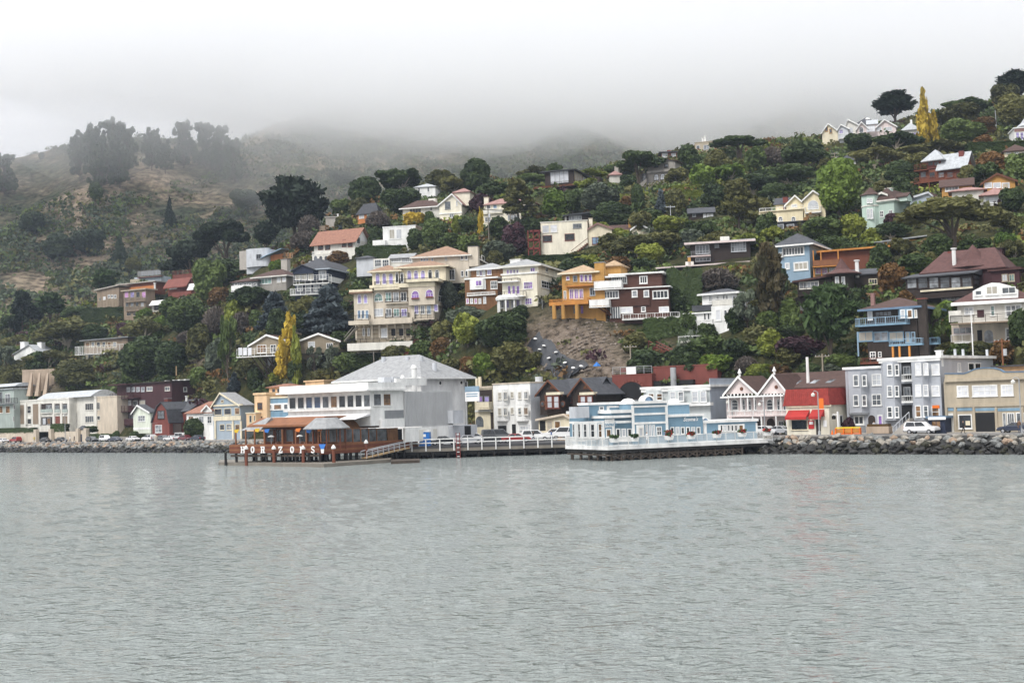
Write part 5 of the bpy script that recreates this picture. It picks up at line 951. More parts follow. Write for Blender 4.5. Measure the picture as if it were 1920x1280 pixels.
b=h.blk('top_storey',1478,150,1760,200,'rust_red',7,w=6,found=3);h.balcony(1478,118,1770,190,1.5,6,'rust_red','concrete','bars');b=h.blk('wall',1440,200,1640,330,'rust_red',8,w=2,found=5);h.put('sloping_roof',MB().prism_x([(-.5,b['v1']-3.2),(2.2,b['v1']+.1),(2.2,b['v1']+.4),(-.5,b['v1']-2.8)],b['u0'],b['u1']),'rust_red')
for x0,y0,x1,y1 in ((1465,248,1530,282),(1615,235,1670,290),(1530,352,1600,384)):u0,u1,v0,v1=h.rect(x0,y0,x1,y1,.8);h.put('skylight',MB().prism_x([(-.1,v0),(1.0,v1),(1.0,v1-.12),(-.1,v0-.12)][::-1],u0,u1),'white')
h.balcony(1470,305,1640,350,1.2,0,'rust_red','redwood','solid');b=h.blk('lower_wing',1300,385,1430,470,'offwhite',5,w=-3,found=1.5);h.put('sloping_glass',MB().prism_x([(-4.4,b['v0']+2.2),(-2.9,b['v1']+.3),(-2.9,b['v1']+.05),(-4.4,b['v0']+2)][::-1],b['u0'],b['u1']),'white');h.win(1322,402,1384,460,1,2,1,'dark_wood','g_dark',-3);h.win(1396,388,1420,450,1,1,3,'white','g_mid',-3);h.slab('base_wall',1290,480,1430,535,'orange',-3.2,.3)
h=HH('white_deck','hillside_house','low white house on stilts with a long white balustrade deck',short='white-decked stilt house')
b=h.blk('wall',720,715,1095,800,'tan_brown',7,found=1);o=h.shed(b,'grey',over=1.0,th=.3,dl=-.1,dr=.2);h.win(735,735,1000,782,6,1,1,'cream',['g_warm','g_grey','g_dark','g_mid'],gap=.3);h.balcony(640,765,1060,838,2.4,0,'white','white','bars');b2=h.blk('lower_storey',735,830,1040,908,'cream',6,w=.6,found=1);h.win(755,842,800,880,1,2,1,'white','g_mid',.6);h.win(870,838,1000,885,2,2,1,'white','g_dark',.6)
for x in (680,860,1000):u,v=h.uv(x,830,-2);h.put('post',MB().tube((u,-2,v),(u+.3,0,v-7),.13),'dark_wood')
h=HH('white_gable','cottage','small white gabled house with two chimneys half hidden in foliage','cottage',short='half-hidden white gable')
b=h.blk('wall',120,835,330,900,'white',7,found=4);h.gable_f(b,'roof_metal',(255,762),wall='white',over=.3);h.chim(172,738,210,800,'white',2,'white');h.chim(320,742,355,790,'white',3,'white')
h=HH('grey_loft','modern_house','dark grey boxy house with glazed upper deck on the far spur',short='dark grey loft house')
b=h.blk('wall',1150,175,1380,235,'blue_grey',7,found=2);h.balcony(1175,120,1380,180,2,1,'grey_wood','rust_red','bars');h.slab('screen_wall',1180,125,1375,165,'grey',4,.3);h.slab('brick_wall',1115,198,1200,238,'tan',-.5,.4)

view(400,480,4.571)
h=HH('poplar_cottage','cottage','shingled tan cottage with white gables and a deck on dark stilts behind a yellow poplar','cottage',short='twin-gabled tan cottage')
b=h.blk('wall',700,735,1080,830,'sid_tan',9,found=0);h.gable_f(b,'roof_brown',(908,666),wall='sid_tan',trim='white',over=.7);b2=h.blk('wall',320,755,700,835,'sid_tan',8,w=-1.5);h.gable_f(b2,'roof_brown',(462,678),wall='sid_tan',trim='white',over=.6)
h.win(812,732,872,782,1,1,2,'white','g_light');h.win(970,745,1025,790,1,3,1,'white','g_mid');h.win(375,760,455,830,1,3,1,'white','g_warm',-1.5);h.win(490,758,540,828,1,2,1,'white','g_dark',-1.5)
h.balcony(195,790,560,862,2.6,-1.5,'white','white','rails');h.blk('under_storey',720,832,880,945,'sid_tan',6,w=.8,found=0);h.blk('under_storey',465,858,700,950,'grey',5,w=1.2,found=0);h.slab('base_wall',740,950,870,1060,'maroon',.6,.3);h.win(806,868,824,905,1,1,1,'grey','g_dark',.8)
for x in (330,380,420,460):u,v=h.uv(x,865,-3.2);h.put('stilt',MB().tube((u,-3.2,v),(u+2.4,-.5,v-5.5),.16),'dark_wood');h.put('stilt',MB().tube((u+2.4,-.5,v),(u+2.4,-.5,v-6),.16),'dark_wood')
for x in (215,255,295):h.slab('deck_screen',x,785,x+32,850,'g_white',-4.2,.05)
h.chim(700,630,755,690,'tan',4,'grey')
h=HH('navy','hillside_house','navy blue clapboard house with slate hip roof and two white decks',short='navy clapboard house')
b=h.blk('wall',690,120,985,205,'sid_navy',xs=1290,found=0,d=9);h.hip(b,'roof_slate',apex=(1100,38),over=.8,eave='blue_grey');gb=h.blk('porch_gable',680,120,860,150,'sid_navy',4,w=-1);h.gable_f(gb,'roof_slate',(765,78),wall='navy',over=.5)
h.win(700,148,860,205,3,1,1,'white','g_curtain',gap=.15);h.win(905,125,968,200,1,1,1,'white','g_grey');h.swin(1142,128,1172,168,b['u1'],pn='g_mid');h.swin(1200,132,1285,175,b['u1'],1,3,1,'white','g_curtain');h.balcony(682,165,990,240,2.0,0,'white','white','rails');lb=h.blk('lower_storey',700,238,990,330,'sid_navy',xs=1300,w=.4,found=3);h.sslab('white_wall',990,205,1300,250,'white',b['u1']+.1,.1);h.win(718,240,980,300,4,1,1,'white','g_grey',.4,gap=.3);h.balcony(655,275,925,332,2.4,0,'white','white','bars');h.chim(818,42,896,90,'white',5,'flat_black')
h=HH('ranch','hillside_house','low ranch house with brown roof and pale green glazed corner',short='low brown-roofed ranch')
b=h.blk('wall',350,180,625,250,'grey_stone',xs=760,found=3,d=8);h.hip(b,'roof_brown',apex=(540,118),over=.8,eave='offwhite');h.win(382,190,500,240,1,4,1,'white','g_green');h.win(545,182,578,228,1,2,1,'offwhite','g_light');h.win(590,180,625,222,1,1,1,'offwhite','g_white')
b=h.blk('wall',165,222,380,262,'grey',7,w=-1,found=2);h.hip(b,'roof_brown',h=1.6,over=.6);h.win(180,232,370,252,5,1,1,'white','g_dark',-1);h.balcony(150,250,330,300,1.5,-1,'white','white','solid');h.chim(580,30,632,120,'concrete',5,'grey')
h=HH('hotel','hillside_hotel','big cream hotel of stacked terraces with arched lilac windows and tile roofs','hotel',short='cream terraced hotel')
view(640,440,4.571)
b1=h.blk('wall',108,490,275,735,'stone_beige',9,w=-.5);h.put('eave',MB().box(b1['u0']-.8,b1['u1'],-1.4,2,b1['v1'],b1['v1']+.5),'cream');h.put('eave_roof',MB().box(b1['u0']-.9,b1['u1'],-1.5,2,b1['v1']-.35,b1['v1']),'roof_tile')
b2=h.blk('wall',270,440,600,765,'stone_beige',9,w=.2);b3=h.blk('wall',575,400,800,600,'stone_beige',9,w=-1.2,xs=1015);b3b=h.blk('wall',600,590,800,740,'stone_beige',9,w=-.4,xs=960)
t1=h.blk('upper_storey',265,318,490,440,'cream',7,w=1.4);h.hip(t1,'roof_tile',apex=(390,262),over=.9,eave='cream');t2=h.blk('upper_storey',490,280,895,400,'cream',8,w=2.0);h.hip(t2,'roof_tile',apex=(700,228),over=.9,eave='cream')
bk=h.blk('rear_tower',620,190,1095,420,'stone_beige',10,w=8,xs=1300);h.hip(bk,'roof_tile',apex=(1030,118),over=.7,eave='offwhite');h.chim(1085,100,1170,215,'stone_beige',8,'roof_slate')
h.win(680,200,745,228,3,1,1,'white','g_blue',8,gap=.2);h.win(770,196,788,228,1,1,1,'white','g_blue',8);h.win(890,180,905,222,1,1,1,'white','g_grey',8);h.win(1022,172,1082,216,2,1,1,'white','g_dark',8,gap=.35);h.swin(1165,180,1225,222,bk['u1'],2,1,1,'white','g_dark',gap=.4);h.win(1025,308,1085,360,2,1,1,'white','g_dark',8,gap=.35);h.win(895,298,975,390,1,3,1,'white','g_dark',6)
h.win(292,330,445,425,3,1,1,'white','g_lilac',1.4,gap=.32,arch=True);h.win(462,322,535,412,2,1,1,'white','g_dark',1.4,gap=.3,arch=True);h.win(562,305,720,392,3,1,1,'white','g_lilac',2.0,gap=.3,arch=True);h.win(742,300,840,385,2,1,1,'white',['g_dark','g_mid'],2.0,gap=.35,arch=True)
for x0,y0,x1,y1,w_ in ((280,398,500,470,-.8),(490,372,800,445,-1.4)):h.balcony(x0,y0,x1,y1,1.2,w_+1.2,'flat_black','cream','bars',th=.9)
h.put('terrace_cornice',MB().box(b3['u0']-.2,b3['u1']+1.2,-2.2,3,b3['v1']-.15,b3['v1']+.5),'cream');h.put('terrace_cornice',MB().box(b2['u0']-.4,b2['u1']-2,-.9,3,b2['v1']-.3,b2['v1']+.3),'cream')
h.win(138,510,225,590,2,1,1,'white','g_lilac',-.5,gap=.35,arch=True);h.win(280,500,355,572,1,2,1,'white',['g_green'],.2,arch=True);h.slab('recess',372,480,570,575,'tan_brown',.17,.1);h.win(378,492,560,570,3,2,1,'white',['g_green','g_grey','g_dark'],.14,gap=.2);h.balcony(370,545,572,588,.8,.2,'flat_black','stone_beige','bars');h.win(600,478,668,545,1,3,1,'white','g_purple',-1.2,arch=True);h.win(720,466,790,535,1,3,1,'white','g_purple',-1.2,arch=True);h.swin(826,455,882,530,b3['u1'],1,3,1,'white','g_mid',arch=True)  # flat darker panels stand for the balcony recesses, here and one floor down
h.slab('flower_box',600,540,665,552,'rust_red',-1.6,.3);h.slab('flower_box',722,528,785,540,'rust_red',-1.6,.3)
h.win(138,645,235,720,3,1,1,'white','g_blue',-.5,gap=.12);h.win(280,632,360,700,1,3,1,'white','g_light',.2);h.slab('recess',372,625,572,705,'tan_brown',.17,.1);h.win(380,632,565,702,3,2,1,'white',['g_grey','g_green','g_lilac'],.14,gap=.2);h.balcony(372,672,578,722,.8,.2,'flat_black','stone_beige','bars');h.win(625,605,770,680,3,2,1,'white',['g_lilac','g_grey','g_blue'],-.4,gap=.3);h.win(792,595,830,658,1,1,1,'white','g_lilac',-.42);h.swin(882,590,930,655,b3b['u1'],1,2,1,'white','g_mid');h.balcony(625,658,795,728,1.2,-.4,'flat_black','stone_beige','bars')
h.balcony(60,690,235,770,1.6,-.5,'flat_black','stone_beige','bars',th=.9);h.put('terrace_cornice',MB().box(b2['u0']-1,b2['u1']+.4,-.9,.3,b2['v0'],b2['v0']+1.3),'stone_beige')
bs=h.blk('arcade',130,765,800,890,'tan',7,w=1.6,found=3)
for i in range(11):u=bs['u0']+(bs['u1']-bs['u0'])*i/10;h.put('pier',MB().box(u-.22,u+.22,1.3,1.6,bs['v0'],bs['v1']),'stone_beige')
for v in (.35,.62,.86):h.put('stone_course',MB().box(bs['u0'],bs['u1'],1.45,1.6,bs['v0']+(bs['v1']-bs['v0'])*v,bs['v0']+(bs['v1']-bs['v0'])*v+.18),'tan_brown')
h.win(340,800,395,880,1,2,2,'white','g_light',1.3,name='door');h.win(182,800,245,865,2,1,1,'white','g_grey',1.3,gap=.5)
for x in (428,495,555):h.slab('doorway',x,805,x+35,865,'flat_black',1.2,.1)
h.balcony(50,885,610,985,5,2.5,'flat_black','offwhite','bars',th=1.7);
view(400,480,4.571);u0_,v0_=h.uv(1130,735,-.5);u1_,v1_=h.uv(1240,605,-.5);mb=MB()
for i in range(12):f=i/12;mb.box(u0_+(u1_-u0_)*f,u0_+(u1_-u0_)*(f+.09),-1.2,.2,v0_+(v1_-v0_)*f,v0_+(v1_-v0_)*f+.2)
mb.tube((u0_,-1.2,v0_+1),(u1_,-1.2,v1_+1),.12).tube((u0_,-1.2,v0_+.1),(u1_,-1.2,v1_+.1),.18);h.put('outdoor_stair',mb,'grey_wood')

view(440,290,4.571)
h=HH('terracotta','villa','white villa with red tile roof and arcaded porch','villa',short='red-tiled villa')
b=h.blk('wall',680,745,1030,850,'offwhite',xs=1150,found=2,d=9);h.gable_s(b,'roof_terracotta',640,1000,wall='white',over=1.0);h.win(715,765,820,815,2,1,1,'trim_brown','g_dark');h.win(920,730,1010,790,2,1,2,'rust_red','g_dark');h.swin(1045,705,1075,765,b['u1'],pn='g_mid')
q=h.blk('arcade',665,850,830,925,'offwhite',3,w=-2,found=2);[h.arch_slab('archway',x,868,x+26,922,'g_mid',-2.05) for x in (680,725,770)];h.balcony(660,825,835,862,1,-1,'white','white','bars')
h=HH('orange','hillside_house','orange stucco house with steep slate roof among trees',short='orange slate-roofed house')
b=h.blk('wall',1055,510,1230,600,'orange',xs=1270,found=3,d=8);h.hip(b,'roof_slate',apex=(1210,412),over=.5);h.win(1065,505,1110,548,1,2,1,'offwhite','g_light');h.win(1135,495,1182,535,1,2,1,'offwhite','g_green')
h=HH('olive_tank','concrete_house','plain olive concrete block house with flat roof beside the giant cypress',short='olive concrete house')
b=h.blk('wall',780,538,925,660,'concrete',6,found=3);h.flat(b,.3,.3,'concrete');h.blk('lower_wing',720,610,790,660,'tan_brown',5,w=-1,found=2);h.pipe(885,515,540,.25,'white',2)
h=HH('grey_round','modern_house','pale grey round fronted house with blue and orange timber annexe',short='grey round-fronted house')
b=h.blk('wall',100,815,300,935,'pale_grey',7,found=3);h.put('round_wall',MB().prism_z([(b['u0']+(b['u1']-b['u0'])*(.5-.5*math.cos(math.pi*i/10)),.1-1.6*math.sin(math.pi*i/10)) for i in range(11)],b['v0']-1,b['v1']+.3),'pale_grey');h.win(185,852,228,895,1,2,1,'grey','g_dark',-1.55);h.win(132,848,150,882,1,1,1,'grey','g_dark',-1.2);h.blk('flank',40,825,105,905,'concrete',6,w=.5,found=3)
u0,v0=h.uv(235,890,-1);u1,v1=h.uv(440,815,1);h.put('tilted_roof',MB().add([(u0,-2,v0),(u1,-2,v1),(u1,3,v1+.2),(u0,3,v0+.2),(u0,-2,v0+.25),(u1,-2,v1+.25),(u1,3,v1+.45),(u0,3,v0+.45)],[(3,2,1,0),(4,5,6,7),(0,1,5,4),(1,2,6,5),(2,3,7,6),(3,0,4,7)]),'sky_blue');h.blk('timber_annexe',300,850,500,925,'orange',5,w=.5,found=2);h.win(420,838,500,885,3,1,1,'light_wood','g_warm',.4)
h=HH('white_cube','modern_house','white cubic modern house with brown side wall and tall curtained windows',short='white cubic house')
b=h.blk('wall',1272,618,1555,850,'white',xs=1640,found=1,d=8);h.flat(b,.1,.25,'white');h.sslab('side_wall',1557,618,1640,850,'tan_brown',b['u1']+.1,.12);h.win(1325,640,1372,722,1,2,1,'white','g_curtain');h.win(1385,640,1432,722,1,2,1,'white','g_light');h.win(1495,636,1540,722,1,2,1,'white','g_light');h.win(1392,762,1435,805,1,1,1,'white','g_light');h.win(1496,760,1545,808,1,2,1,'white','g_light');h.swin(1578,660,1602,722,b['u1']+.1,pn='g_light');h.swin(1578,775,1602,835,b['u1']+.1,pn='g_light')
q=h.blk('side_wing',1182,732,1290,775,'white',5,w=-1.5);u,v=h.uv(1200,775,-1.3);h.posts([u+.2,u+3],-1.3,v-2.2,v,'white')
h=HH('cream_gable','hillside_house','cream gabled house with a long brown roofed wing and a yellow bush below',short='cream gabled house')
b=h.blk('wall',1755,425,1945,560,'pale_cream',xs=2020,found=1,d=7);h.gable_f(b,'roof_rose',(1865,340),wall='pale_cream',trim='white',over=.4);h.win(1802,402,1850,468,1,1,1,'grey','g_mid');h.win(1897,395,1912,440,1,1,1,'offwhite','g_light');h.win(1840,505,1880,540,1,2,1,'white','g_grey');h.slab('belt_course',1750,498,1950,506,'white',-.2,.2)
b=h.blk('wing',1440,458,1755,520,'offwhite',7,w=1,found=1);h.hip(b,'roof_brown',apex=(1600,392),over=.9,eave='white');h.win(1498,462,1600,518,1,4,1,'offwhite','g_dark',1);h.win(1675,445,1695,485,1,1,1,'offwhite','g_mid',1);h.chim(1660,375,1720,400,'offwhite',4,None)
view(780,260,4.571);b=h.blk('upper_tower',325,462,460,500,'pale_cream',5,w=5,found=3);h.hip(b,'roof_rose',apex=(400,425),over=.5)
view(440,290,4.571)
h=HH('white_peak','cottage','white house showing between two dark round trees on the crest','cottage',short='white crest cottage')
b=h.blk('wall',1545,280,1720,350,'white',7,found=2);h.hip(b,'roof_metal',apex=(1620,250),over=.4);h.win(1570,285,1590,320,1,1,1,'white','g_mid');h.win(1650,280,1670,320,1,1,1,'white','g_mid')

view(780,260,4.571)
h=HH('cedar_hid','hillside_house','cream house with tan roof screened by a layered pine',short='cream house behind the layered pine')
b=h.blk('wall',575,640,900,750,'pale_cream',8,found=2);h.balcony(570,610,740,642,.6,0,'offwhite','pale_cream','solid');h.win(590,670,640,715,1,2,1,'offwhite','g_grey');h.win(655,670,730,712,1,3,1,'offwhite','g_light');h.win(785,650,890,700,1,4,1,'offwhite','g_grey');b=h.blk('upper_storey',595,558,1000,610,'pale_cream',7,w=2);h.hip(b,'roof_rose',apex=(770,512),over=.6);h.win(605,568,640,602,1,1,1,'white','g_mid',2);h.win(660,566,695,600,1,1,1,'white','g_blue',2);h.chim(582,505,618,555,'pale_cream',3,'tan')
h=HH('treehouse','stilt_house','dark glass walled cabin on slanting timber struts high on the crest',short='dark stilt cabin')
b=h.blk('wall',1105,282,1350,390,'dark_wood',xs=1480,found=.2,d=7);o=h.flat(b,1.1,.3,'roof_slate');h.win(1150,278,1310,385,1,4,1,'dark_wood','g_light');h.swin(1358,282,1425,395,b['u1'],1,3,1,'light_wood','g_curtain');h.swin(1430,335,1458,378,b['u1'],pn='g_light');h.balcony(1000,372,1370,415,1.8,0,'dark_wood','trim_brown','rails');h.put('floor_beam',MB().box(b['u0']-3,b['u1']+.4,-1.4,b['w1'],b['v0']-1,b['v0']-.35),'trim_brown')
for x0,x1,y1 in ((1110,1070,500),(1130,1145,470),(1285,1255,480)):u0,v0=h.uv(x0,430,-1);u1,v1=h.uv(x1,y1,-1);h.put('strut',MB().tube((u0,-1,v0),(u1,-1,v1),.22),'grey_wood');h.put('strut',MB().tube((u0,5,v0),(u1,4,v1),.2),'dark_wood')
h.blk('annexe',1490,330,1575,380,'dark_wood',4,w=2,found=1)
h=HH('brick_turret','cottage','small cottage with terracotta turret roof and pale chimney on the crest','cottage',short='terracotta turret cottage')
b=h.blk('wall',1660,315,1760,350,'offwhite',5,found=2);h.hip(b,'roof_rose',apex=(1715,278),over=.5);h.chim(1703,242,1735,290,'concrete',2,'concrete')
h=HH('low_black','hillside_house','low house with black roof between a lime tree and a dark hedge',short='low black-roofed house')
b=h.blk('wall',1290,655,1480,700,'dark_wood',6,found=1);h.shed(b,'roof_slate',over=1,th=.4,dl=-.3,dr=.3);h.win(1310,660,1420,695,1,5,1,'pale_grey','g_grey');h.put('skylight',MB().box(b['u0']+3,b['u0']+5,1,3,b['v1']+.4,b['v1']+.7),'white');h.slab('side_post',1275,668,1290,705,'offwhite',-.1,.2)
h=HH('cream_house','hillside_house','pale yellow cubic house with black square windows and rust red trim',short='pale yellow cubic house')
b=h.blk('wall',1072,712,1470,1000,'pale_cream',8,found=1);h.flat(b,.15,.2,'offwhite');h.win(1082,742,1142,808,1,1,2,'offwhite','g_light');h.win(1152,738,1212,804,1,1,2,'offwhite','g_white');h.win(1345,728,1420,768,1,3,1,'grey','g_mid');h.win(1086,828,1166,885,1,1,1,'rust_red','g_dark');h.win(1274,813,1360,874,1,1,1,'rust_red','g_dark')
b2=h.blk('gable_wing',1475,775,1680,925,'pale_yellow' if 'pale_yellow' in MATS else 'cream',7,w=.6,found=3);h.gable_f(b2,'roof_rose',(1555,728),wall='cream',trim='roof_rose',over=.4);h.win(1508,842,1618,905,1,3,1,'rust_red','g_blue',.6);h.win(1668,850,1710,885,1,1,1,'rust_red','g_pink',1.2);b3=h.blk('gable_wing',1850,775,1990,860,'cream',7,w=2,found=3);h.gable_f(b3,'roof_rose',(1915,730),wall='cream',trim='white',over=.4);b4=h.blk('link',1660,790,1860,870,'cream',5,w=3,found=3);h.gable_s(b4,'roof_brown',745,1760,wall='cream');h.chim(1482,685,1512,760,'pale_cream',3,'tan');h.chim(1820,692,1852,750,'ochre',4,'ochre')
mb=MB();u0,v0=h.uv(1330,998,-1);u1,v1=h.uv(1475,885,-1)
for i in range(9):f=i/9;mb.box(u0+(u1-u0)*f,u0+(u1-u0)*(f+.12),-1.2,-.1,v0+(v1-v0)*f-.3,v0+(v1-v0)*f+.1)
mb.tube((u0,-1.2,v0+1),(u1,-1.2,v1+1),.08);h.put('outdoor_stair',mb,'trim_brown');view(780,260,4.571)
q=House('timber_stair','rust brown timber stair tower against the pale yellow cubic house','stair tower',A=at(1010,985,FPX/7.3),yaw=0)
for i in range(3):u0,u1,v0,v1=q.rect(960+i*8,935-75*i,1068,950-75*i,0);q.put('landing',MB().box(u0,u1,-.6,1.4,v0,v1),'rail_red');q.put('stair_flight',MB().add([(u0,-.5,v0-2.6),(u1,-.5,v0+.1),(u1,.4,v0+.1),(u0,.4,v0-2.6),(u0,-.5,v0-2.3),(u1,-.5,v0+.35),(u1,.4,v0+.35),(u0,.4,v0-2.3)],[(3,2,1,0),(4,5,6,7),(0,1,5,4),(1,2,6,5),(2,3,7,6),(3,0,4,7)]),'rail_red')
for x in (965,1010,1062):
    for w_ in (-.5,1.3):u,v=q.uv(x,985,w_);q.put('post',MB().box(u-.12,u+.12,w_-.1,w_+.1,v-1,q.uv(x,785,w_)[1]),'rail_red')

view(1100,230,4.571)
h=HH('stone','stone_house','weathered grey stone house with arched windows and terrace below the crest',short='grey stone house')
b=h.blk('wall',530,428,712,580,'grey_stone',xs=790,found=3,d=9);h.win(575,440,620,495,1,2,1,'dark_wood','g_light',arch=True);h.win(630,436,672,490,1,2,1,'dark_wood','g_light',arch=True);h.win(475,430,510,500,1,1,2,'dark_wood','g_grey',arch=True);h.win(585,540,680,565,2,1,1,'dark_wood','g_mid');h.put('terrace_parapet',MB().box(b['u0']-.3,b['u1']+.3,-.6,.4,b['v1'],b['v1']+.7),'grey_stone')
b2=h.blk('upper_storey',520,340,760,425,'grey_stone',6,w=3);h.gable_f(b2,'roof_brown',(650,315),wall='grey_stone',over=.8);h.win(575,358,615,385,1,2,1,'dark_wood','g_mid',3);h.win(665,352,700,385,1,1,1,'dark_wood','g_grey',3);b3=h.blk('side_tower',455,440,530,560,'grey_stone',5,w=.6,found=3);mb=MB();u0,v0=h.uv(430,545,-1);u1,v1=h.uv(520,480,-.5);mb.add([(u0,-1.2,v0-1),(u1,-1.2,v0-1),(u1,-.2,v0-1),(u0,-.2,v0-1),(u0,-1.2,v0),(u1,-1.2,v1),(u1,-.2,v1),(u0,-.2,v0)],[(3,2,1,0),(4,5,6,7),(0,1,5,4),(1,2,6,5),(2,3,7,6),(3,0,4,7)]);h.put('stair_wall',mb,'grey_stone')
h=HH('cedar_top','hillside_house','low cedar house with white windows just under the fog',short='low cedar crest house')
b=h.blk('wall',640,258,800,300,'rust_red',6,found=1);h.flat(b,.9,.35,'roof_slate');h.win(645,262,695,298,1,2,1,'white','g_light');h.win(725,262,765,296,1,2,1,'white','g_light');h.chim(690,235,720,252,'brick_red',3,None)
h=HH('olive_box','modern_house','pale olive flat roofed house on the crest with two white flues',short='pale olive crest house')
b=h.blk('wall',928,168,1075,275,'yellow_olive' if 'yellow_olive' in MATS else 'tan',xs=1250,found=2,d=7);h.flat(b,.15,.2,'tan');h.win(1002,192,1050,230,1,2,1,'pale_grey','g_grey');h.win(940,195,970,228,1,1,1,'pale_grey','g_mid');h.pipe(995,130,165,.3,'white',2);h.pipe(1017,118,165,.3,'white',2)
h=HH('low_white','hillside_house','low slate roofed cottage with white doors tucked under dark pines',short='slate-roofed pine cottage')
b=h.blk('wall',880,770,1085,820,'dark_wood',6,found=1);h.gable_s(b,'roof_slate',735,980,wall='dark_wood',over=.6);h.win(998,780,1085,820,3,1,1,'white','g_white',gap=.15);h.win(905,782,935,808,1,1,1,'grey','g_mid')
h=HH('dark_flat','modern_house','long dark timber house with pale flat roof fascia and glazed bays',short='long dark flat-roofed house')
view(980,440,4.571)
b=h.blk('wall',1440,75,1950,235,'dark_wood',8,found=0,w=3);o=h.shed(b,'roof_metal',over=1.2,th=.35,dl=0,dr=.25);h.put('fascia',MB().box(b['u0']-1.3,b['u1']+1.3,1.7,1.78,b['v1'],b['v1']+.45),'pink_white');h.win(1482,88,1600,165,1,4,1,'pale_grey','g_mid',3);h.win(1645,78,1682,112,1,1,1,'grey','g_grey',3);h.win(1785,55,1915,145,1,5,2,'pale_grey','g_grey',3);h.balcony(1440,140,1610,185,1.5,3,'grey','pink_white','rails');h.win(1480,195,1610,228,1,4,1,'pale_grey','g_mid',3)
b2=h.blk('lower_storey',1165,270,1960,305,'black_wood',9,w=0,found=4);h.shed(b2,'pink_white',over=.8,th=.3,dl=-.1,dr=.3);h.win(1585,255,1750,300,1,6,1,'pale_grey','g_light');h.balcony(1640,185,1955,235,1.2,1,'dark_wood','dark_wood','rails');h.chim(1395,230,1465,250,'offwhite',2,None);h.chim(1415,190,1440,232,'ochre',2,'steel');h.chim(1692,15,1770,38,'offwhite',6,None)
h=HH('brown','hillside_house','chocolate brown three storey house with white windows and wrapped decks',short='chocolate brown house')
b=h.blk('wall',740,460,1250,715,'sid_brown',xs=1275,found=3.5,d=8);u=h.blk('top_storey',765,340,1190,450,'sid_brown',7,w=1);h.flat(u,.6,.3,'white',0);h.put('roof_wing',MB().box(u['u0']-1.2,u['u0']+3,-.4,4,u['v1']-.45,u['v1']-.15),'white');h.flat(b,.55,.22,'white')
h.put('oriel',MB().box(*h.rect(935,475,1088,605,-.3)[:2],-.35,0,*h.rect(935,475,1088,605,-.3)[2:]),'sid_brown')
h.win(832,355,895,420,1,3,1,'white','g_mid',1,fw=.2);h.win(1000,352,1070,420,1,3,1,'white','g_dark',1,fw=.22);h.win(762,360,825,425,1,3,1,'white','g_mid',.9);h.win(690,480,825,548,1,5,1,'white','g_mid',-.05,fw=.2);h.win(935,475,985,535,1,1,1,'white','g_grey',-.36,fw=.2);h.win(1036,475,1084,535,1,1,1,'white','g_grey',-.36,fw=.2);h.win(1112,475,1250,548,1,4,1,'white','g_dark',0,fw=.22);h.win(835,618,945,672,1,2,1,'white','g_white',0,fw=.2);h.win(1015,615,1055,660,1,1,2,'white','g_dark',0,fw=.2);h.win(1168,615,1255,665,1,1,1,'white','g_white',0,fw=.15)
h.balcony(608,395,850,470,2.0,1,'white','white','solid');h.balcony(568,555,742,622,2.4,0,'white','white','solid');h.balcony(850,672,1342,722,1.6,0,'white','white','bars',step=.5)
h.put('glazed_corner',MB().box(*h.rect(755,620,835,715,-.2)[:2],-.25,.1,*h.rect(755,620,835,715,-.2)[2:]),'g_mid');[h.put('mullion',MB().box(x-.05,x+.05,-.32,-.25,*h.rect(755,620,835,715,-.2)[2:]),'white') for x in np.linspace(*h.rect(755,620,835,715,-.2)[:2],5)]
for x0,x1 in ((650,745),(700,760)):u0,v0=h.uv(x0,622,-2);u1,v1=h.uv(x1,690,-.3);h.put('strut',MB().tube((u0,-2,v0),(u1,-.2,v1),.15),'trim_brown')
h=HH('yellow','hillside_house','mustard yellow stucco house with purple windows, chimney and colonnade',short='mustard yellow house')
b=h.blk('wall',340,330,640,700,'ochre',xs=760,found=2,d=8);h.hip(b,'roof_tan',apex=(570,265),over=.7,eave='cream');h.chim(622,240,702,700,'ochre',-.3,'grey');q=h.blk('rear_wing',700,272,840,320,'ochre',6,w=4,found=3);h.hip(q,'roof_tan',apex=(770,225),over=.5);h.win(372,355,402,390,1,1,1,'white','g_purple');h.win(432,350,468,405,1,2,1,'blue_grey','g_dark');h.win(490,340,595,405,3,1,1,'white','g_purple',gap=.15);h.balcony(365,402,610,440,.9,0,'ochre','gold_trim','rails');h.win(400,465,520,552,3,2,1,'white','g_purple',gap=.12);h.win(352,480,375,555,1,1,1,'white','g_grey');h.win(575,455,622,522,1,2,1,'blue_grey','g_dark');h.balcony(225,560,560,600,2.6,0,'gold_trim','gold_trim','rails',th=.7)
for x in (272,350,468):u_,v_=h.uv(x,700,-2.3);h.put('column',MB().tube((u_,-2.3,v_-.5),(u_,-2.3,h.uv(x,598,-2.3)[1]),.42,n=10),'ochre')
h.win(430,605,525,680,2,1,1,'ochre',['g_mid','g_purple'],gap=.5)
view(640,440,4.571)
h=HH('cream_big','hillside_house','large cream plaster house with slate hip roof and mullioned windows',short='large cream plaster house')
b=h.blk('wall',1380,335,1680,640,'pale_cream',xs=1880,found=2,d=9,w=1);u=h.blk('upper_storey',1385,275,1690,340,'pale_cream',xs=1890,d=8,w=1.4);h.hip(u,'roof_grey',apex=(1660,222),over=.9,eave='offwhite');h.put('belt_course',MB().box(b['u0']-.2,b['u1']+.2,.75,b['w1'],b['v1']-.1,b['v1']+.2),'white');h.chim(1445,215,1532,250,'white',4,'offwhite')
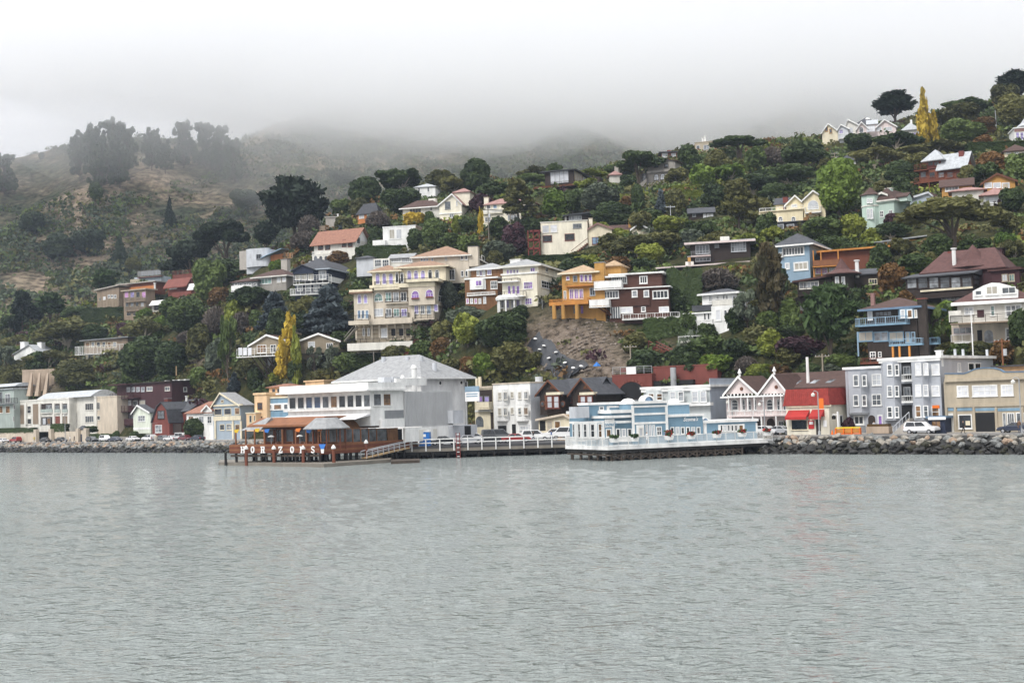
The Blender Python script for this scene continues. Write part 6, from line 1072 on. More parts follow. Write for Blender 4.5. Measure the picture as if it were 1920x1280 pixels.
h.win(1418,298,1520,358,4,1,1,'white','g_purple',1.35,gap=.25);h.win(1618,280,1662,320,1,2,1,'white','g_purple',1.35);h.swin(1748,280,1770,322,u['u1'],pn='g_grey');h.swin(1812,282,1832,308,u['u1'],pn='g_light');h.win(1562,402,1640,465,1,4,2,'white','g_purple',1);h.swin(1715,398,1795,462,b['u1'],1,4,2,'white','g_dark');h.swin(1862,405,1890,468,b['u1'],pn='g_dark');h.win(1575,542,1635,598,1,3,2,'white','g_purple',1);h.swin(1690,540,1715,590,b['u1'],pn='g_grey');h.win(1425,435,1530,510,3,1,1,'white','g_purple',1,gap=.2)
q=h.put('round_porch',MB().lathe([(3.0,h.uv(1440,545,-1)[1]-.3),(3.1,h.uv(1440,545,-1)[1]+.2),(2.6,h.uv(1440,528,-1)[1]+.3)],14,(h.uv(1440,540,.5)[0],.8)),'white');uc=h.uv(1440,540,.5)[0]
for k in range(5):a_=math.pi*(1.05+.225*k);h.put('column',MB().tube((uc+2.6*math.cos(a_),.8+2.6*math.sin(a_),h.uv(1440,640,0)[1]-.5),(uc+2.6*math.cos(a_),.8+2.6*math.sin(a_),h.uv(1440,545,-1)[1]-.2),.2,n=8),'white')
h.win(1365,560,1530,630,4,1,1,'white',['g_grey','g_lilac'],1,gap=.3);h.balcony(1340,375,1515,405,1.5,1,'flat_black','white','rails');h.balcony(1340,485,1560,535,2,1,'flat_black','white','rails');h.swin(1720,570,1800,640,b['u1']+1.5,1,1,1,'grey','g_mid',name='service_door')
h=HH('wood_small','hillside_house','cedar shingled house with white bay and slate roof beside the hotel',short='cedar shingled house')
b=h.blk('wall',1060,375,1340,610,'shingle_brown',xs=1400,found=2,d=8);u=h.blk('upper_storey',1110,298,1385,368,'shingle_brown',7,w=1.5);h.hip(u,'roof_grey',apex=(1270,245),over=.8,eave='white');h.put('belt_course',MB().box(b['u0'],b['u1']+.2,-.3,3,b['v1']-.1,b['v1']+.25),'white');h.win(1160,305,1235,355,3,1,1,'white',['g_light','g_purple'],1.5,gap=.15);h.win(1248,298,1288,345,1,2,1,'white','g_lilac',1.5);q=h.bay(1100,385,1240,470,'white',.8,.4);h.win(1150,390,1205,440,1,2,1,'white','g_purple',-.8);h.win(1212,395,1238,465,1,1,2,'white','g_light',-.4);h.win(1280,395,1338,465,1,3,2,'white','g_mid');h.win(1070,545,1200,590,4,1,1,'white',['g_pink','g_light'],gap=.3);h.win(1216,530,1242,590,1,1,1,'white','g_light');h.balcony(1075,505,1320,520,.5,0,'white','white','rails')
view(640,440,4.571)
q=House('annexe_house','grey lattice walled rooftop rooms between the navy house and the hotel','house',A=at(330,300,FPX/7.4),yaw=-12,short='lattice rooftop rooms');b=q.blk('wall',275,205,415,285,'offwhite',6,found=3);b2=q.blk('conservatory',415,198,610,240,'offwhite',5,w=.5,found=2);q.gable_s(b2,'roof_grey',172,500,wall='offwhite');q.win(285,212,410,275,2,3,2,'white','g_mid',gap=.12);q.win(425,200,605,236,2,5,2,'white','g_grey',.5,gap=.05);b3=q.blk('rear_room',130,205,275,290,'pale_grey',5,w=4,found=2);q.hip(b3,'roof_slate',apex=(205,180),over=.5)

view(1260,480,4.571)
h=HH('white_stuc','hillside_house','white stepped house with black roof edge beside a leafless thicket',short='white stepped house')
b=h.blk('wall',340,425,525,680,'white',xs=700,found=2,d=8);u=h.blk('upper_storey',258,325,555,420,'white',7,w=1.2,xs=640);h.hip(u,'roof_slate',apex=(480,278),over=.7,eave='white');h.sslab('side_wall',527,360,740,640,'pale_grey',b['u1']+.08,.1);h.win(315,340,345,392,1,2,1,'white','g_grey',1.2);h.win(380,338,402,370,1,2,2,'white','g_dark',1.2);h.win(435,335,480,372,2,1,1,'white','g_mid',1.2,gap=.4);h.win(370,455,424,555,1,1,1,'white','g_white',0,fw=.2);h.win(445,460,475,550,1,1,2,'white','g_mid',0);w2=h.blk('porch_wing',118,495,342,605,'white',6,w=.5,found=2);h.flat(w2,.4,.25,'white');h.win(135,510,168,555,1,1,1,'white','g_dark',.5);h.win(180,508,215,555,1,1,1,'white','g_dark',.5);h.win(272,488,325,550,2,1,1,'white','g_dark',.5);h.balcony(225,545,350,590,1,.5,'white','white','bars');h.balcony(340,375,560,430,1,1.2,'offwhite','offwhite','solid');h.win(452,655,480,678,1,1,1,'white','g_dark',0);h.slab('dark_roof',170,420,345,470,'roof_slate',1.0,1.4)  # pale grey side slab paints the shade of the white house's flank
h.balcony(50,685,235,740,2,-2,'white','offwhite','bars',step=.9)
h=HH('blue','hillside_house','sky blue stucco house with slate hip roof and white window band',short='sky blue hip-roofed house')
view(1400,280,3.692)
b=h.blk('wall',222,668,438,900,'sid_sky',xs=560,found=2,d=8);h.hip(b,'roof_slate',apex=(425,590),over=1.1,eave='white');h.win(245,675,400,735,1,7,1,'white','g_mid',fw=.25);h.win(325,778,428,838,1,3,1,'white','g_curtain',fw=.3);h.win(265,785,298,830,1,1,1,'white','g_light',fw=.25);h.balcony(222,715,250,748,.6,0,'white','white','bars');h.swin(515,672,545,695,b['u1'],pn='g_light');h.put('skylight',MB().box(b['u1']-3.6,b['u1']-2.2,3,4.4,b['v1']+1.5,b['v1']+1.75),'white')
h=HH('orange_deck','modern_house','cedar house with orange fascias and stacked timber decks',short='orange-trimmed cedar house')
b=h.blk('wall',520,700,960,800,'redwood',7,w=2,found=3);h.shed(b,'gold_trim',over=1,th=.35,dl=-.1,dr=.2);h.balcony(455,765,640,812,2,1,'deck_wood','gold_trim','solid');q=h.blk('lower_storey',460,812,700,900,'light_wood',6,w=1,found=2);h.win(475,820,560,862,1,4,2,'white','g_pink',1);h.win(570,818,625,858,1,3,2,'white','g_light',1)
for x in (468,520,640):u_,v_=h.uv(x,890,.2);h.put('post',MB().box(u_-.12,u_+.12,.1,.34,v_-1,h.uv(x,700,.2)[1]),'gold_trim')
h=HH('turret','turret_house','brown shingled house with a witch hat turret roof and dark deck',short='witch-hat turret house')
b=h.blk('wall',350,905,610,985,'shingle_dark',8,found=2);h.shed(b,'roof_maroon',over=.8,th=.35,dl=-.3,dr=.6);h.win(362,915,500,965,1,5,1,'offwhite','g_grey');h.balcony(352,955,590,1010,1.5,0,'dark_wood','dark_wood','rails');uc,v0=h.uv(655,865,-.3);h.put('turret',MB().tube((uc,.9,v0-4),(uc,.9,v0),2.1,n=8),'shingle_dark');h.cone(uc,.9,2.0,v0,h.uv(655,750,0)[1]-v0,'roof_maroon',flare=1.75);h.win(612,880,640,950,1,1,1,'white','g_light',-1.1);h.win(655,880,682,950,1,1,1,'white','g_light',-1.1)
q=h.blk('rear_wing',700,865,920,960,'shingle_dark',7,w=3,found=4);h.gable_s(q,'roof_slate',835,810,wall='shingle_dark');h.win(845,895,905,935,1,3,1,'cream','g_dark',3);h.pipe(766,775,870,.35,'white',3);view(1260,480,4.571);q=h.blk('lower_storey',1060,345,1500,520,'shingle_dark',6,w=2.5,found=1);h.slab('white_door',1098,378,1165,468,'white',2.3,.1);h.balcony(950,470,1110,525,2,2.5,'deck_wood','dark_wood','bars');q=h.blk('side_wing',1580,330,1790,420,'shingle_dark',6,w=1,found=3);h.gable_s(q,'roof_brown',300,1690,wall='shingle_dark');h.win(1600,372,1655,415,1,1,1,'white','g_light',1)

view(1400,280,3.692)
h=HH('victorian','victorian_house','pale yellow house with two white trimmed gables above a long terrace',short='pale yellow twin-gabled house')
b=h.blk('wall',85,420,390,500,'yellow_wall',9,found=1);h.balcony(85,398,395,424,.4,0,'white','yellow_wall','bars',th=.1);[h.win(x,465,x+32,498,1,2,2,'white','g_mid',0,arch=True) for x in (128,218,308)]
q=h.blk('gable_wing',395,345,545,480,'yellow_wall',9,w=.5,found=1);h.gable_f(q,'roof_grey',(460,288),wall='yellow_wall',trim='white',over=.5,th=.15);h.win(422,352,498,415,1,3,2,'white','g_light',.5,arch=True);h.balcony(402,398,515,440,1,.5,'white','white','bars');q=h.blk('gable_wing',275,378,395,425,'yellow_wall',8,w=2.5,found=1);h.gable_f(q,'roof_grey',(335,322),wall='yellow_wall',trim='white',over=.5,th=.15);h.win(310,380,350,402,1,1,1,'white','g_light',2.5);q=h.blk('rear_wing',200,378,285,425,'yellow_wall',6,w=3.5,found=1);h.gable_s(q,'roof_slate',342,245,wall='yellow_wall');h.chim(250,330,284,378,'brick_red',3.5,'dark_wood')
q=h.blk('garage',100,508,440,560,'black_wood',5,w=-1,found=0);h.flat(q,.3,.25,'roof_slate');h.win(205,518,330,556,2,1,1,'pale_grey','g_grey',-1)
h=HH('mint','victorian_house','mint green victorian house with brown roof and round corner bay',short='mint green victorian')
b=h.blk('wall',890,358,1022,510,'sid_mint',xs=1165,found=2,d=9);h.hip(b,'roof_brown',apex=(985,288),over=.5,ridge=2,eave='offwhite');uc,vt=h.uv(850,322,0);q=h.put('corner_tower',MB().tube((uc,.6,h.uv(850,515,0)[1]-2),(uc,.6,vt),2.2,n=8),'mint');h.cone(uc,.6,2.2,vt,h.uv(850,262,0)[1]-vt,'roof_brown',flare=1.2);h.win(832,340,872,372,2,1,2,'white','g_light',-1.65,gap=.15);h.win(832,410,876,480,2,1,2,'white','g_light',-1.65,gap=.15);h.put('belt_course',MB().tube((uc,.6,h.uv(850,400,0)[1]),(uc,.6,h.uv(850,392,0)[1]),2.35,n=8),'offwhite')
q=h.blk('dormer',900,320,975,358,'mint',3,w=.4);h.gable_f(q,'roof_brown',(938,302),wall='mint',trim='offwhite',over=.3);h.win(905,326,935,352,2,1,2,'white','g_dark',.4,gap=.1);h.win(922,425,948,470,1,2,2,'white','g_dark');h.win(985,420,1010,465,1,2,2,'white','g_dark');q=h.blk('dormer',1025,328,1110,360,'mint',3,w=2);h.gable_s(q,'roof_brown',310,1065,wall='mint',over=.3);h.chim(958,272,1000,295,'mint',3,'offwhite');q=h.blk('rear_gable',1130,332,1290,395,'blue_grey',6,w=7,found=2);h.gable_f(q,'roof_brown',(1262,300),wall='pale_grey',trim='pale_grey',over=.3);h.put('cornice',MB().box(b['u0']-.3,b['u1']+.3,-.3,b['w1'],b['v1']-.4,b['v1']),'mint')
h=HH('hidden_row','cottage','ochre cottage with long white eave line behind umbrella trees','cottage',short='ochre long-eaved cottage')
b=h.blk('wall',900,630,1230,680,'ochre',6,found=2);h.shed(b,'roof_metal',over=.6,th=.25,dl=-.3,dr=.5);h.win(920,640,950,672,1,1,1,'white','g_light');h.win(972,640,1005,668,1,2,1,'white','g_dark');h.win(1100,622,1125,665,1,1,1,'white','g_light')
view(1500,120,4.571)
h=HH('red_deck','lodge','redwood lodge with pale metal roofs and two long decks','lodge',short='redwood lodge')
b=h.blk('wall',1020,895,1400,985,'redwood',xs=1470,found=4,d=8);q=dict(u0=h.uv(1200,880,0)[0],u1=b['u1']+.5,w0=-.3,w1=b['w1'],v0=0,v1=h.uv(1300,880,0)[1]);h.gable_s(q,'roof_metal',770,1340,wall='redwood',over=.8);t=h.blk('tower',1090,835,1205,895,'rust_red',6,w=.8);h.hip(t,'roof_metal',apex=(1190,738),over=1.2);h.win(1095,835,1195,875,2,2,1,'rust_red','g_mid',.8,gap=.1);h.win(1030,925,1390,975,5,1,1,'redwood',['g_mid','g_dark','g_grey'],gap=.3);h.balcony(975,860,1090,915,2,.8,'redwood','redwood','rails');h.balcony(975,955,1400,1005,2,0,'redwood','redwood','rails');h.chim(1360,745,1402,850,'brick_red',2,None)
for x in (1020,1105,1195,1340):u_,v_=h.uv(x,1005,-1.8);h.put('post',MB().tube((u_,-1.8,v_-4),(u_,-1.8,v_),.16),'redwood')
q=h.blk('lower_storey',1060,1005,1300,1060,'dark_wood',5,w=1,found=2);h.win(1078,1012,1190,1055,1,5,1,'pale_grey','g_lilac',1)
view(1400,280,3.692)
h=HH('ochre_l','cottage','ochre cottage with brown gable roof and white window trim','cottage',short='ochre gabled cottage')
b=h.blk('wall',1350,250,1560,300,'ochre',6,found=3);h.gable_s(b,'roof_brown',210,1450,wall='ochre',over=.6);h.win(1372,255,1470,290,1,4,1,'white','g_grey',fw=.25)
h=HH('ochre_r','cottage','brown gabled cottage with pink lower roofs and white windows','cottage',short='pink-roofed gabled cottage')
b=h.blk('wall',1638,225,1860,290,'ochre',7,w=2,found=3);h.gable_f(b,'roof_brown',(1732,172),wall='ochre',trim='trim_brown',over=.6);h.win(1645,230,1820,268,3,1,1,'white','g_light',2,gap=.08);q=h.blk('front_room',1640,320,1810,385,'white',6,w=-1.5,found=3);h.hip(q,'roof_rose',apex=(1700,268),over=1.0);h.win(1650,330,1775,372,1,4,1,'white','g_light',-1.5);q=h.blk('side_room',1420,290,1640,320,'offwhite',5,w=-.5,found=3);h.hip(q,'roof_rose',apex=(1550,262),over=.8);h.chim(1775,240,1808,310,'tan',-.5,None);h.win(1825,350,1872,400,1,1,1,'white','g_mid',0)
view(1500,460,4.571)
h=HH('glass','lodge','sprawling brown lodge with maroon witch hat roof and long glazed gallery','lodge',short='glazed-gallery lodge')
b=h.blk('gallery',905,262,1480,375,'dark_wood',xs=1620,d=6,found=1.5);h.put('gallery_roof',MB().prism_x([(-.8,b['v1']-.1),(-.8,b['v1']+.1),(6,b['v1']+1.2),(6,b['v1']-.1)],b['u0']-.5,b['u1']+.6),'roof_slate');h.win(915,270,1475,370,6,1,2,'dark_wood',['g_grey','g_mid','g_grey','g_mid'],gap=.06);h.swin(1485,255,1600,340,b['u1'],2,1,2,'dark_wood','g_mid',gap=.08);h.slab('sill_band',1030,368,1480,384,'cream',-.3,.3)
r=h.blk('main_storey',1060,215,1890,300,'maroon',9,w=4,found=4);r['u1'] =h.uv(1740,200,4)[0];h.hip(r,'roof_maroon',apex=(1400,40),over=.6,ridge=3);uc,v0=h.uv(1480,180,7);h.cone(uc,7.5,3.6,v0-.3,h.uv(1485,-25,7)[1]-v0,'roof_maroon',8);u_,v_=h.uv(1250,160,4.5);h.put('skylight',MB().add([(u_-1.6,4.6,v_-.9),(u_+.8,4.6,v_-.9),(u_+1.5,6.3,v_+.8),(u_-.5,6.3,v_+.8),(u_-1.6,4.7,v_-1.1),(u_+.8,4.7,v_-1.1),(u_+1.5,6.4,v_+.6),(u_-.5,6.4,v_+.6)],[(0,1,2,3),(7,6,5,4),(0,4,5,1),(1,5,6,2),(2,6,7,3),(3,7,4,0)]),'white');h.pipe(1322,35,150,.35,'white',5);h.chim(1265,50,1310,110,'brick_red',8,None);q=h.blk('side_wing',1640,215,1880,310,'maroon',6,w=2,found=4);h.flat(q,.5,.3,'roof_maroon');h.win(1730,245,1840,310,2,2,1,'tan',['g_light','g_green'],2,gap=.15);q=h.blk('lower_storey',1040,380,1480,475,'dark_wood',6,w=1.5,found=3);h.win(1212,400,1465,468,1,7,1,'pale_grey','g_grey',1.5);h.win(1088,408,1128,455,1,2,2,'white','g_dark',1.5);q=h.blk('rear_house',1540,35,1730,110,'maroon',6,w=14,found=4);h.flat(q,.2,.2,'dark_wood')
h=HH('blue_deck','hillside_house','dark shingled house with pale blue balconies, bay and hip roof',short='blue-balconied shingle house')
b=h.blk('wall',575,545,1010,1010,'shingle_dark',xs=1195,found=2,d=9);h.hip(b,'roof_grey' if False else 'roof_brown',apex=(890,450),over=1.0,eave='trim_blue');h.chim(1015,460,1085,940,'shingle_dark',-.6,'rust_red');h.chim(605,418,635,525,'roof_rose',1,'roof_rose');q=h.bay(840,545,1012,628,'sky_blue',1.0,.6);h.win(862,550,900,622,1,1,1,'white','g_light',-1.0);h.win(918,550,965,622,1,1,1,'white','g_warm',-1.0);h.win(980,550,1005,618,1,1,1,'white','g_curtain',-.7);h.win(640,562,790,610,1,4,1,'dark_wood','g_mid');h.win(580,565,622,640,1,1,1,'white','g_light');h.balcony(470,615,910,685,2.0,0,'sky_blue','scoma_blue','bars');h.slab('recess',510,690,880,735,'flat_black',-.04,.1);h.win(500,738,890,822,3,2,1,'scoma_blue',['g_curtain','g_grey','g_curtain'],-.05,gap=.03);h.win(905,740,990,835,2,1,2,'sky_blue',['g_curtain','g_mid'],-.05,gap=.15);h.balcony(760,800,1045,858,1.6,0,'sky_blue','scoma_blue','bars');h.balcony(1095,790,1185,848,1.2,3,'scoma_blue','scoma_blue','bars');h.win(600,910,650,970,1,2,2,'white','g_dark',0);h.win(670,910,700,960,1,1,2,'white','g_dark',0);h.slab('corner_board',490,740,502,950,'sky_blue',-.1,.1)  # black strip below the upper balcony is its shade, put in as colour
for x in (798,855,940):u_,v_=h.uv(x,945,-1.4);h.put('post',MB().box(u_-.14,u_+.14,-1.5,-1.2,v_-1,h.uv(x,860,-1.4)[1]),'gold_trim')
h.balcony(515,965,690,1015,2.5,0,'redwood','redwood','bars')
h=HH('white_big','hillside_house','large white and beige house with arched dormer, terraces and french windows',short='large white terraced house')
b=h.blk('wall',1350,485,2000,665,'offwhite',9,found=0);r=dict(b);h.hip(r,'roof_maroon',apex=(1720,335),over=.8,eave='white',ridge=5);pts=[h.uv(x,y,-.3) for x,y in ((1480,465),(1870,450),(1870,380),(1800,345),(1710,322),(1640,320),(1570,345),(1480,392))];h.put('dormer',MB().prism(pts,-.3,4),'white');h.win(1500,385,1560,430,1,1,1,'white','g_mid',-.32);h.win(1590,345,1700,425,1,2,1,'white','g_curtain',-.32,fw=.2);h.win(1728,355,1850,415,1,2,1,'white','g_mid',-.32);h.put('eave',MB().box(b['u0']-.9,b['u1'],-1.0,.1,b['v1']-.3,b['v1']+.1),'white');h.win(1405,525,1490,598,1,2,2,'white','g_light',fw=.2);h.win(1632,515,1670,605,1,1,2,'white','g_green',fw=.2);h.win(1755,505,1905,615,1,3,2,'white','g_grey',fw=.25);h.slab('door',1518,552,1578,615,'maroon',-.06,.1)
h.balcony(1285,590,1900,665,2.2,0,'dark_wood','tan_brown','rails');h.slab('wind_screen',1275,560,1380,655,'offwhite',-2.0,.15);q=h.blk('lower_storey',1300,665,2000,850,'stone_beige',8,w=.8,found=2);h.win(1310,700,1480,760,1,3,1,'pink_white','g_grey',.8);h.balcony(1290,765,1490,838,1.2,.8,'white','white','bars',step=.9);h.arch_slab('archway',1580,725,1655,840,'g_grey',.74);h.slab('doorway',1520,725,1562,835,'flat_black',.75,.1);h.win(1760,705,1855,860,1,2,2,'white','g_mid',.8,fw=.22)
view(1500,120,4.571)
h=HH('ridge_row','house_row','pale row of gabled houses and grey roofs on the fogged ridge','row of houses',short='pale gabled ridge row')
for x0,x1,ye,ax,ay,wl,rf,w_ in ((190,330,600,240,515,'cream','roof_brown',0),(325,415,575,350,522,'pale_grey','roof_grey',-.6),(390,500,545,410,480,'offwhite','roof_slate',1),(490,580,570,525,500,'pink_white','roof_grey',-.2),(650,825,560,725,480,'pink_white','roof_metal',1.2)):
    q=h.blk('wall',x0,ye-18,x1,640,wl,8,w=w_,found=3);h.gable_f(q,rf,(ax,ay),wall=wl,trim='white',over=.4)
h.win(570,530,645,580,1,4,1,'pale_grey','g_white',-.3);h.win(655,540,700,578,1,2,1,'white','g_light',1.2);h.win(720,540,790,575,1,3,1,'white','g_light',1.2);h.win(420,545,455,605,1,1,2,'white','g_light',1);h.win(505,540,545,590,1,1,1,'white','g_mid',-.2,arch=True);h.win(335,560,370,600,1,2,1,'white','g_lilac',-.6);h.win(215,540,240,580,1,1,1,'ochre','g_mid',0);h.win(250,555,275,595,1,1,1,'ochre','g_mid',0);q=h.blk('link',580,515,660,590,'pink_white',6,w=1.5,found=3);h.gable_s(q,'roof_metal',485,620,wall='pink_white');q=h.blk('rear_house',480,520,660,560,'grey',7,w=7,found=2);h.hip(q,'roof_slate',apex=(590,455),over=.5);h.balcony(330,595,420,640,1,-.6,'white','white','bars')
h.put('skylight',MB().box(*(lambda r:(r[0],r[1]))(h.rect(560,462,600,475,6)),6,7.5,h.uv(580,470,6)[1]-.2,h.uv(580,470,6)[1]+.4),'white')
p=at(940,590,FPX/6.0);q=House('cottage','white cottage with pale hipped roof and chimney beside the tall yellow poplar','cottage',A=p,yaw=-15,short='white poplar cottage');b=q.blk('wall',880,570,1020,615,'white',6,found=2);q.hip(b,'roof_metal',apex=(965,505),over=.6);q.win(960,585,1005,612,1,3,1,'white','g_lilac');q.chim(945,478,962,520,'white',2,None)
h=HH('edge_pink','hillside_house','white windowed house with brick red frieze at the picture edge',short='brick-friezed white house')
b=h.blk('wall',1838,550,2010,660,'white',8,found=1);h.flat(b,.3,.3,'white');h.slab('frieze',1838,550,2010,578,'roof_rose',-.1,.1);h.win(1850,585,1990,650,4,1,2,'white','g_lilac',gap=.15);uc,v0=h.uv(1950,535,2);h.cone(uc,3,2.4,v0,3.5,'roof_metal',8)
for i,(x0,y0,x1,y1,ax,ay,wl,rf,s_,lb,sh) in enumerate(((350,835,480,870,415,775,'white','roof_slate',6.3,'slate roofed white house peeping out behind a bright green tree','slate-roofed hidden house'),(1750,750,1960,772,1850,690,'cream','roof_brown',7.2,'long low brown roof above a trimmed hedge','long low brown-roofed house'),(1490,385,1660,410,1560,372,'offwhite','roof_slate',5.4,'low dark roofed house under the crest trees','dark-roofed crest house'))):
    q=House('hillside_house',lb,'house',A=at((x0+x1)/2,y1,FPX/s_),yaw=-15,short=sh);b=q.blk('wall',x0,y0,x1,y1,wl,6,found=2);q.hip(b,rf,apex=(ax,ay),over=.6);q.win(x0+15,y0+5,x1-15,y1-4,3,1,1,'white','g_mid',gap=.4)
# ================================================================== trees and shrubs
def leaves(C,N_,size,rs,jit=.8,elong=1.0,along=None):
    """quads centred at C facing roughly along N_; along = direction of the long side"""
    n=len(C);r=rs.normal(0,1,(n,3));d=N_+r*jit;d /= np.linalg.norm(d,axis=1,keepdims=True)+1e-9
    a=along+rs.normal(0,.35,(n,3)) if along is not None else rs.normal(0,1,(n,3))
    a=a-d*(a*d).sum(1,keepdims=True);a /= np.linalg.norm(a,axis=1,keepdims=True)+1e-9;b=np.cross(d,a)
    s=(size*rs.uniform(.6,1.35,n))[:,None];a=a*s*elong;b=b*s/elong**.5
    V=np.stack([C-a-b,C+a-b*.6,C+a*1.15+b*.6,C-a+b],1).reshape(-1,3);return V
def blob_pts(B,n,rs,inner=.72):
    """points near the surface of a heap of ellipsoids (cx,cy,cz,rx,ry,rz), those buried in a neighbour dropped"""
    B=np.array(B);ar=(B[:,3]*B[:,4]+B[:,3]*B[:,5]+B[:,4]*B[:,5]);k=rs.choice(len(B),int(n*1.9),p=ar/ar.sum())
    d=rs.normal(0,1,(len(k),3));d /= np.linalg.norm(d,axis=1,keepdims=True);rr=rs.uniform(inner,1.06,len(k))[:,None]
    P=B[k,:3]+d*B[k,3:]*rr;keep=np.ones(len(P),bool)
    for j in range(len(B)):
        q=((P-B[j,:3])/B[j,3:]);keep &= ~(((q**2).sum(1) < .55) & (k != j))
    P=P[keep][:n];N_=(d/B[k,3:])[keep][:n];N_ /= np.linalg.norm(N_,axis=1,keepdims=True);return P,N_,k[keep][:n]
def fol(name,P,N_,K,size,rs,m,jit=.8,elong=1.,along=None):
    V=leaves(P,N_,size,rs,jit,elong,along);n=len(P);t=rs.rand(int(K.max())+1 if len(K) else 1)[K]*.6+rs.rand(n)*.4  # clump tint: leaf variation, plus light and dark clump contrast put into colour
    return npmesh(name,V,np.arange(4*n).reshape(-1,4),[m],t)
LV={'S':(.085,800),'M':(.048,2800),'L':(.033,7000)}
def heap(rs,n,cz,rx,rz,br,flat=1.):
    B=[]
    for i in range(n):
        th=rs.uniform(0,6.283);h=rs.uniform(-.75,1);r=math.sqrt(max(0,1-h*h*.8))*rs.uniform(.55,1)
        q=rs.uniform(.7,1.25)*br;B.append((rx*r*math.cos(th),rx*r*math.sin(th),cz+h*rz,q,q,q*flat))
    return B
def trunk_mesh(segs,m='bark'):
    mb=MB()
    for p,q,a,b in segs:mb.tube(p,q,a,b,6,False)
    return mb.mesh('trunk',m)
def make_shape(shape,lv,seed):
    rs=np.random.RandomState(seed*7+len(shape));size,n=LV[lv];segs=[];jit,el,al=.8,1.,None
    if shape == 'round':
        B=heap(rs,17,.55,.30,.30,.20)+[(0,0,.5,.33,.33,.34)];P,N_,K=blob_pts(B,n,rs);segs=[((0,0,-.05),(0,0,.5),.035,.02)]
    elif shape == 'shrub':
        B=heap(rs,14,.42,.34,.34,.19)+[(0,0,.35,.38,.38,.38)];P,N_,K=blob_pts(B,n,rs);segs=[((0,0,-.05),(0,0,.4),.03,.02)]
    elif shape == 'hedge':
        x=rs.uniform(-.5,.5,n);y=rs.uniform(-.5,.5,n);z=rs.uniform(0,1,n);f=rs.randint(0,4,n);x=np.where(f==0,np.sign(x)*.48,x);y=np.where(f==1,-.48,y);z=np.where(f>=2,.93+.09*np.sin(x*14),z);P=np.c_[x,y,z];N_=np.c_[1.0*(f==0)*np.sign(x),-1.0*(f==1),1.0*(f>=2)]+.01;K=((x+.5)*9).astype(int);jit=.6
    elif shape == 'umbrella':
        B=[]
        for i in range(20):th=rs.uniform(0,6.28);r=rs.uniform(.05,.42);B.append((r*math.cos(th),r*math.sin(th),.80-.35*r*r*1.8+rs.uniform(-.10,.06),rs.uniform(.10,.19),rs.uniform(.10,.19),rs.uniform(.06,.11)))
        P,N_,K=blob_pts(B,n,rs,.5)
        for i in range(7):b=B[i];m_=(b[0]*.3,b[1]*.3,.42);segs += [((0,0,-.05),(b[0]*.12,b[1]*.12,.3),.03,.022),((b[0]*.12,b[1]*.12,.3),m_,.018,.014),(m_,(b[0],b[1],b[2]),.013,.006)]
    elif shape == 'oak':
        B=[]
        for i in range(24):th=rs.uniform(0,6.28);r=rs.uniform(.05,.41);B.append((r*math.cos(th),r*math.sin(th),.66-.9*r*r+rs.uniform(-.2,.16),rs.uniform(.10,.18),rs.uniform(.10,.18),rs.uniform(.09,.16)))
        P,N_,K=blob_pts(B,n,rs,.6)
        for i in range(6):b=B[i];segs += [((0,0,-.05),(b[0]*.15,b[1]*.15,.25),.03,.022),((b[0]*.15,b[1]*.15,.25),(b[0],b[1],b[2]),.018,.007)]
    elif shape in ('cypress','cedar','giant'):
        B=[];T={'cypress':10,'cedar':20,'giant':26}[shape]
        for i in range(T):
            f=(i+.5)/T;z={'cypress':.42+.52*f,'cedar':.10+.84*f,'giant':.30+.64*f}[shape];R={'cypress':.40*math.sin(math.pi*(.22+.70*f)),'cedar':.44*(1-f*.82),'giant':.42*math.sin(math.pi*(.20+.66*f))}[shape]
            for j in range(3):th=rs.uniform(0,6.28);r=R*rs.uniform(.35,.85);B.append((r*math.cos(th),r*math.sin(th),z+rs.uniform(-.03,.03),R*rs.uniform(.2,.42)*(.75 if shape == 'giant' else 1)+.035,R*rs.uniform(.2,.42)+.035,.026 if shape == 'cypress' else .035 if shape == 'cedar' else .045))
        P,N_,K=blob_pts(B,n,rs,.4);rad=P*np.array([1,1,0]);rad /= np.linalg.norm(rad,axis=1,keepdims=True)+1e-6
        up={'cypress':.45,'cedar':-.15,'giant':.75}[shape];al=rad+np.array([0,0,up]);tip=rs.rand(len(P)) < .3;P=P+al*(tip*rs.uniform(0,.07,len(P)))[:,None];el=1.7;jit=.6
        segs=[((0,0,-.05),(.0,0,.55),.034,.02),((0,0,.2),(.16,.05,.6),.02,.008),((0,0,.25),(-.18,.04,.62),.02,.008),((0,0,.5),(0,0,.9),.018,.006),((0,0,.18),(.05,-.15,.55),.018,.008)]
    elif shape == 'pine':
        B=[]
        for i in range(22):
            f=i/21;z=.30+.66*f;R=.38*(1-f*.65);th=i*2.4+rs.uniform(-.5,.5);r=R*rs.uniform(.3,.95);b=(r*math.cos(th),r*math.sin(th),z,rs.uniform(.08,.16),rs.uniform(.08,.16),rs.uniform(.03,.055));B.append(b);segs.append(((0,0,z-.05),(b[0],b[1],z),.010,.004))
        P,N_,K=blob_pts(B,int(n*.85),rs,.4);el=1.3;segs.append(((0,0,-.05),(0,0,.95),.026,.006))
    elif shape == 'poplar':
        B=[]
        for c in range(5):
            cx,cy=((0,0),(-.27,.1),(.26,-.1),(-.13,-.2),(.34,.15))[c];top=1.0 if c == 0 else rs.uniform(.55,.92)
            for i in range(9):f=i/8;B.append((cx+rs.uniform(-.13,.13)*(1-.5*f),cy+rs.uniform(-.1,.1),.06+(top-.08)*f+rs.uniform(-.04,.04),(.19-.15*f)*rs.uniform(.5,1.25)+.02,(.19-.15*f)*rs.uniform(.6,1.2)+.02,rs.uniform(.04,.09)))
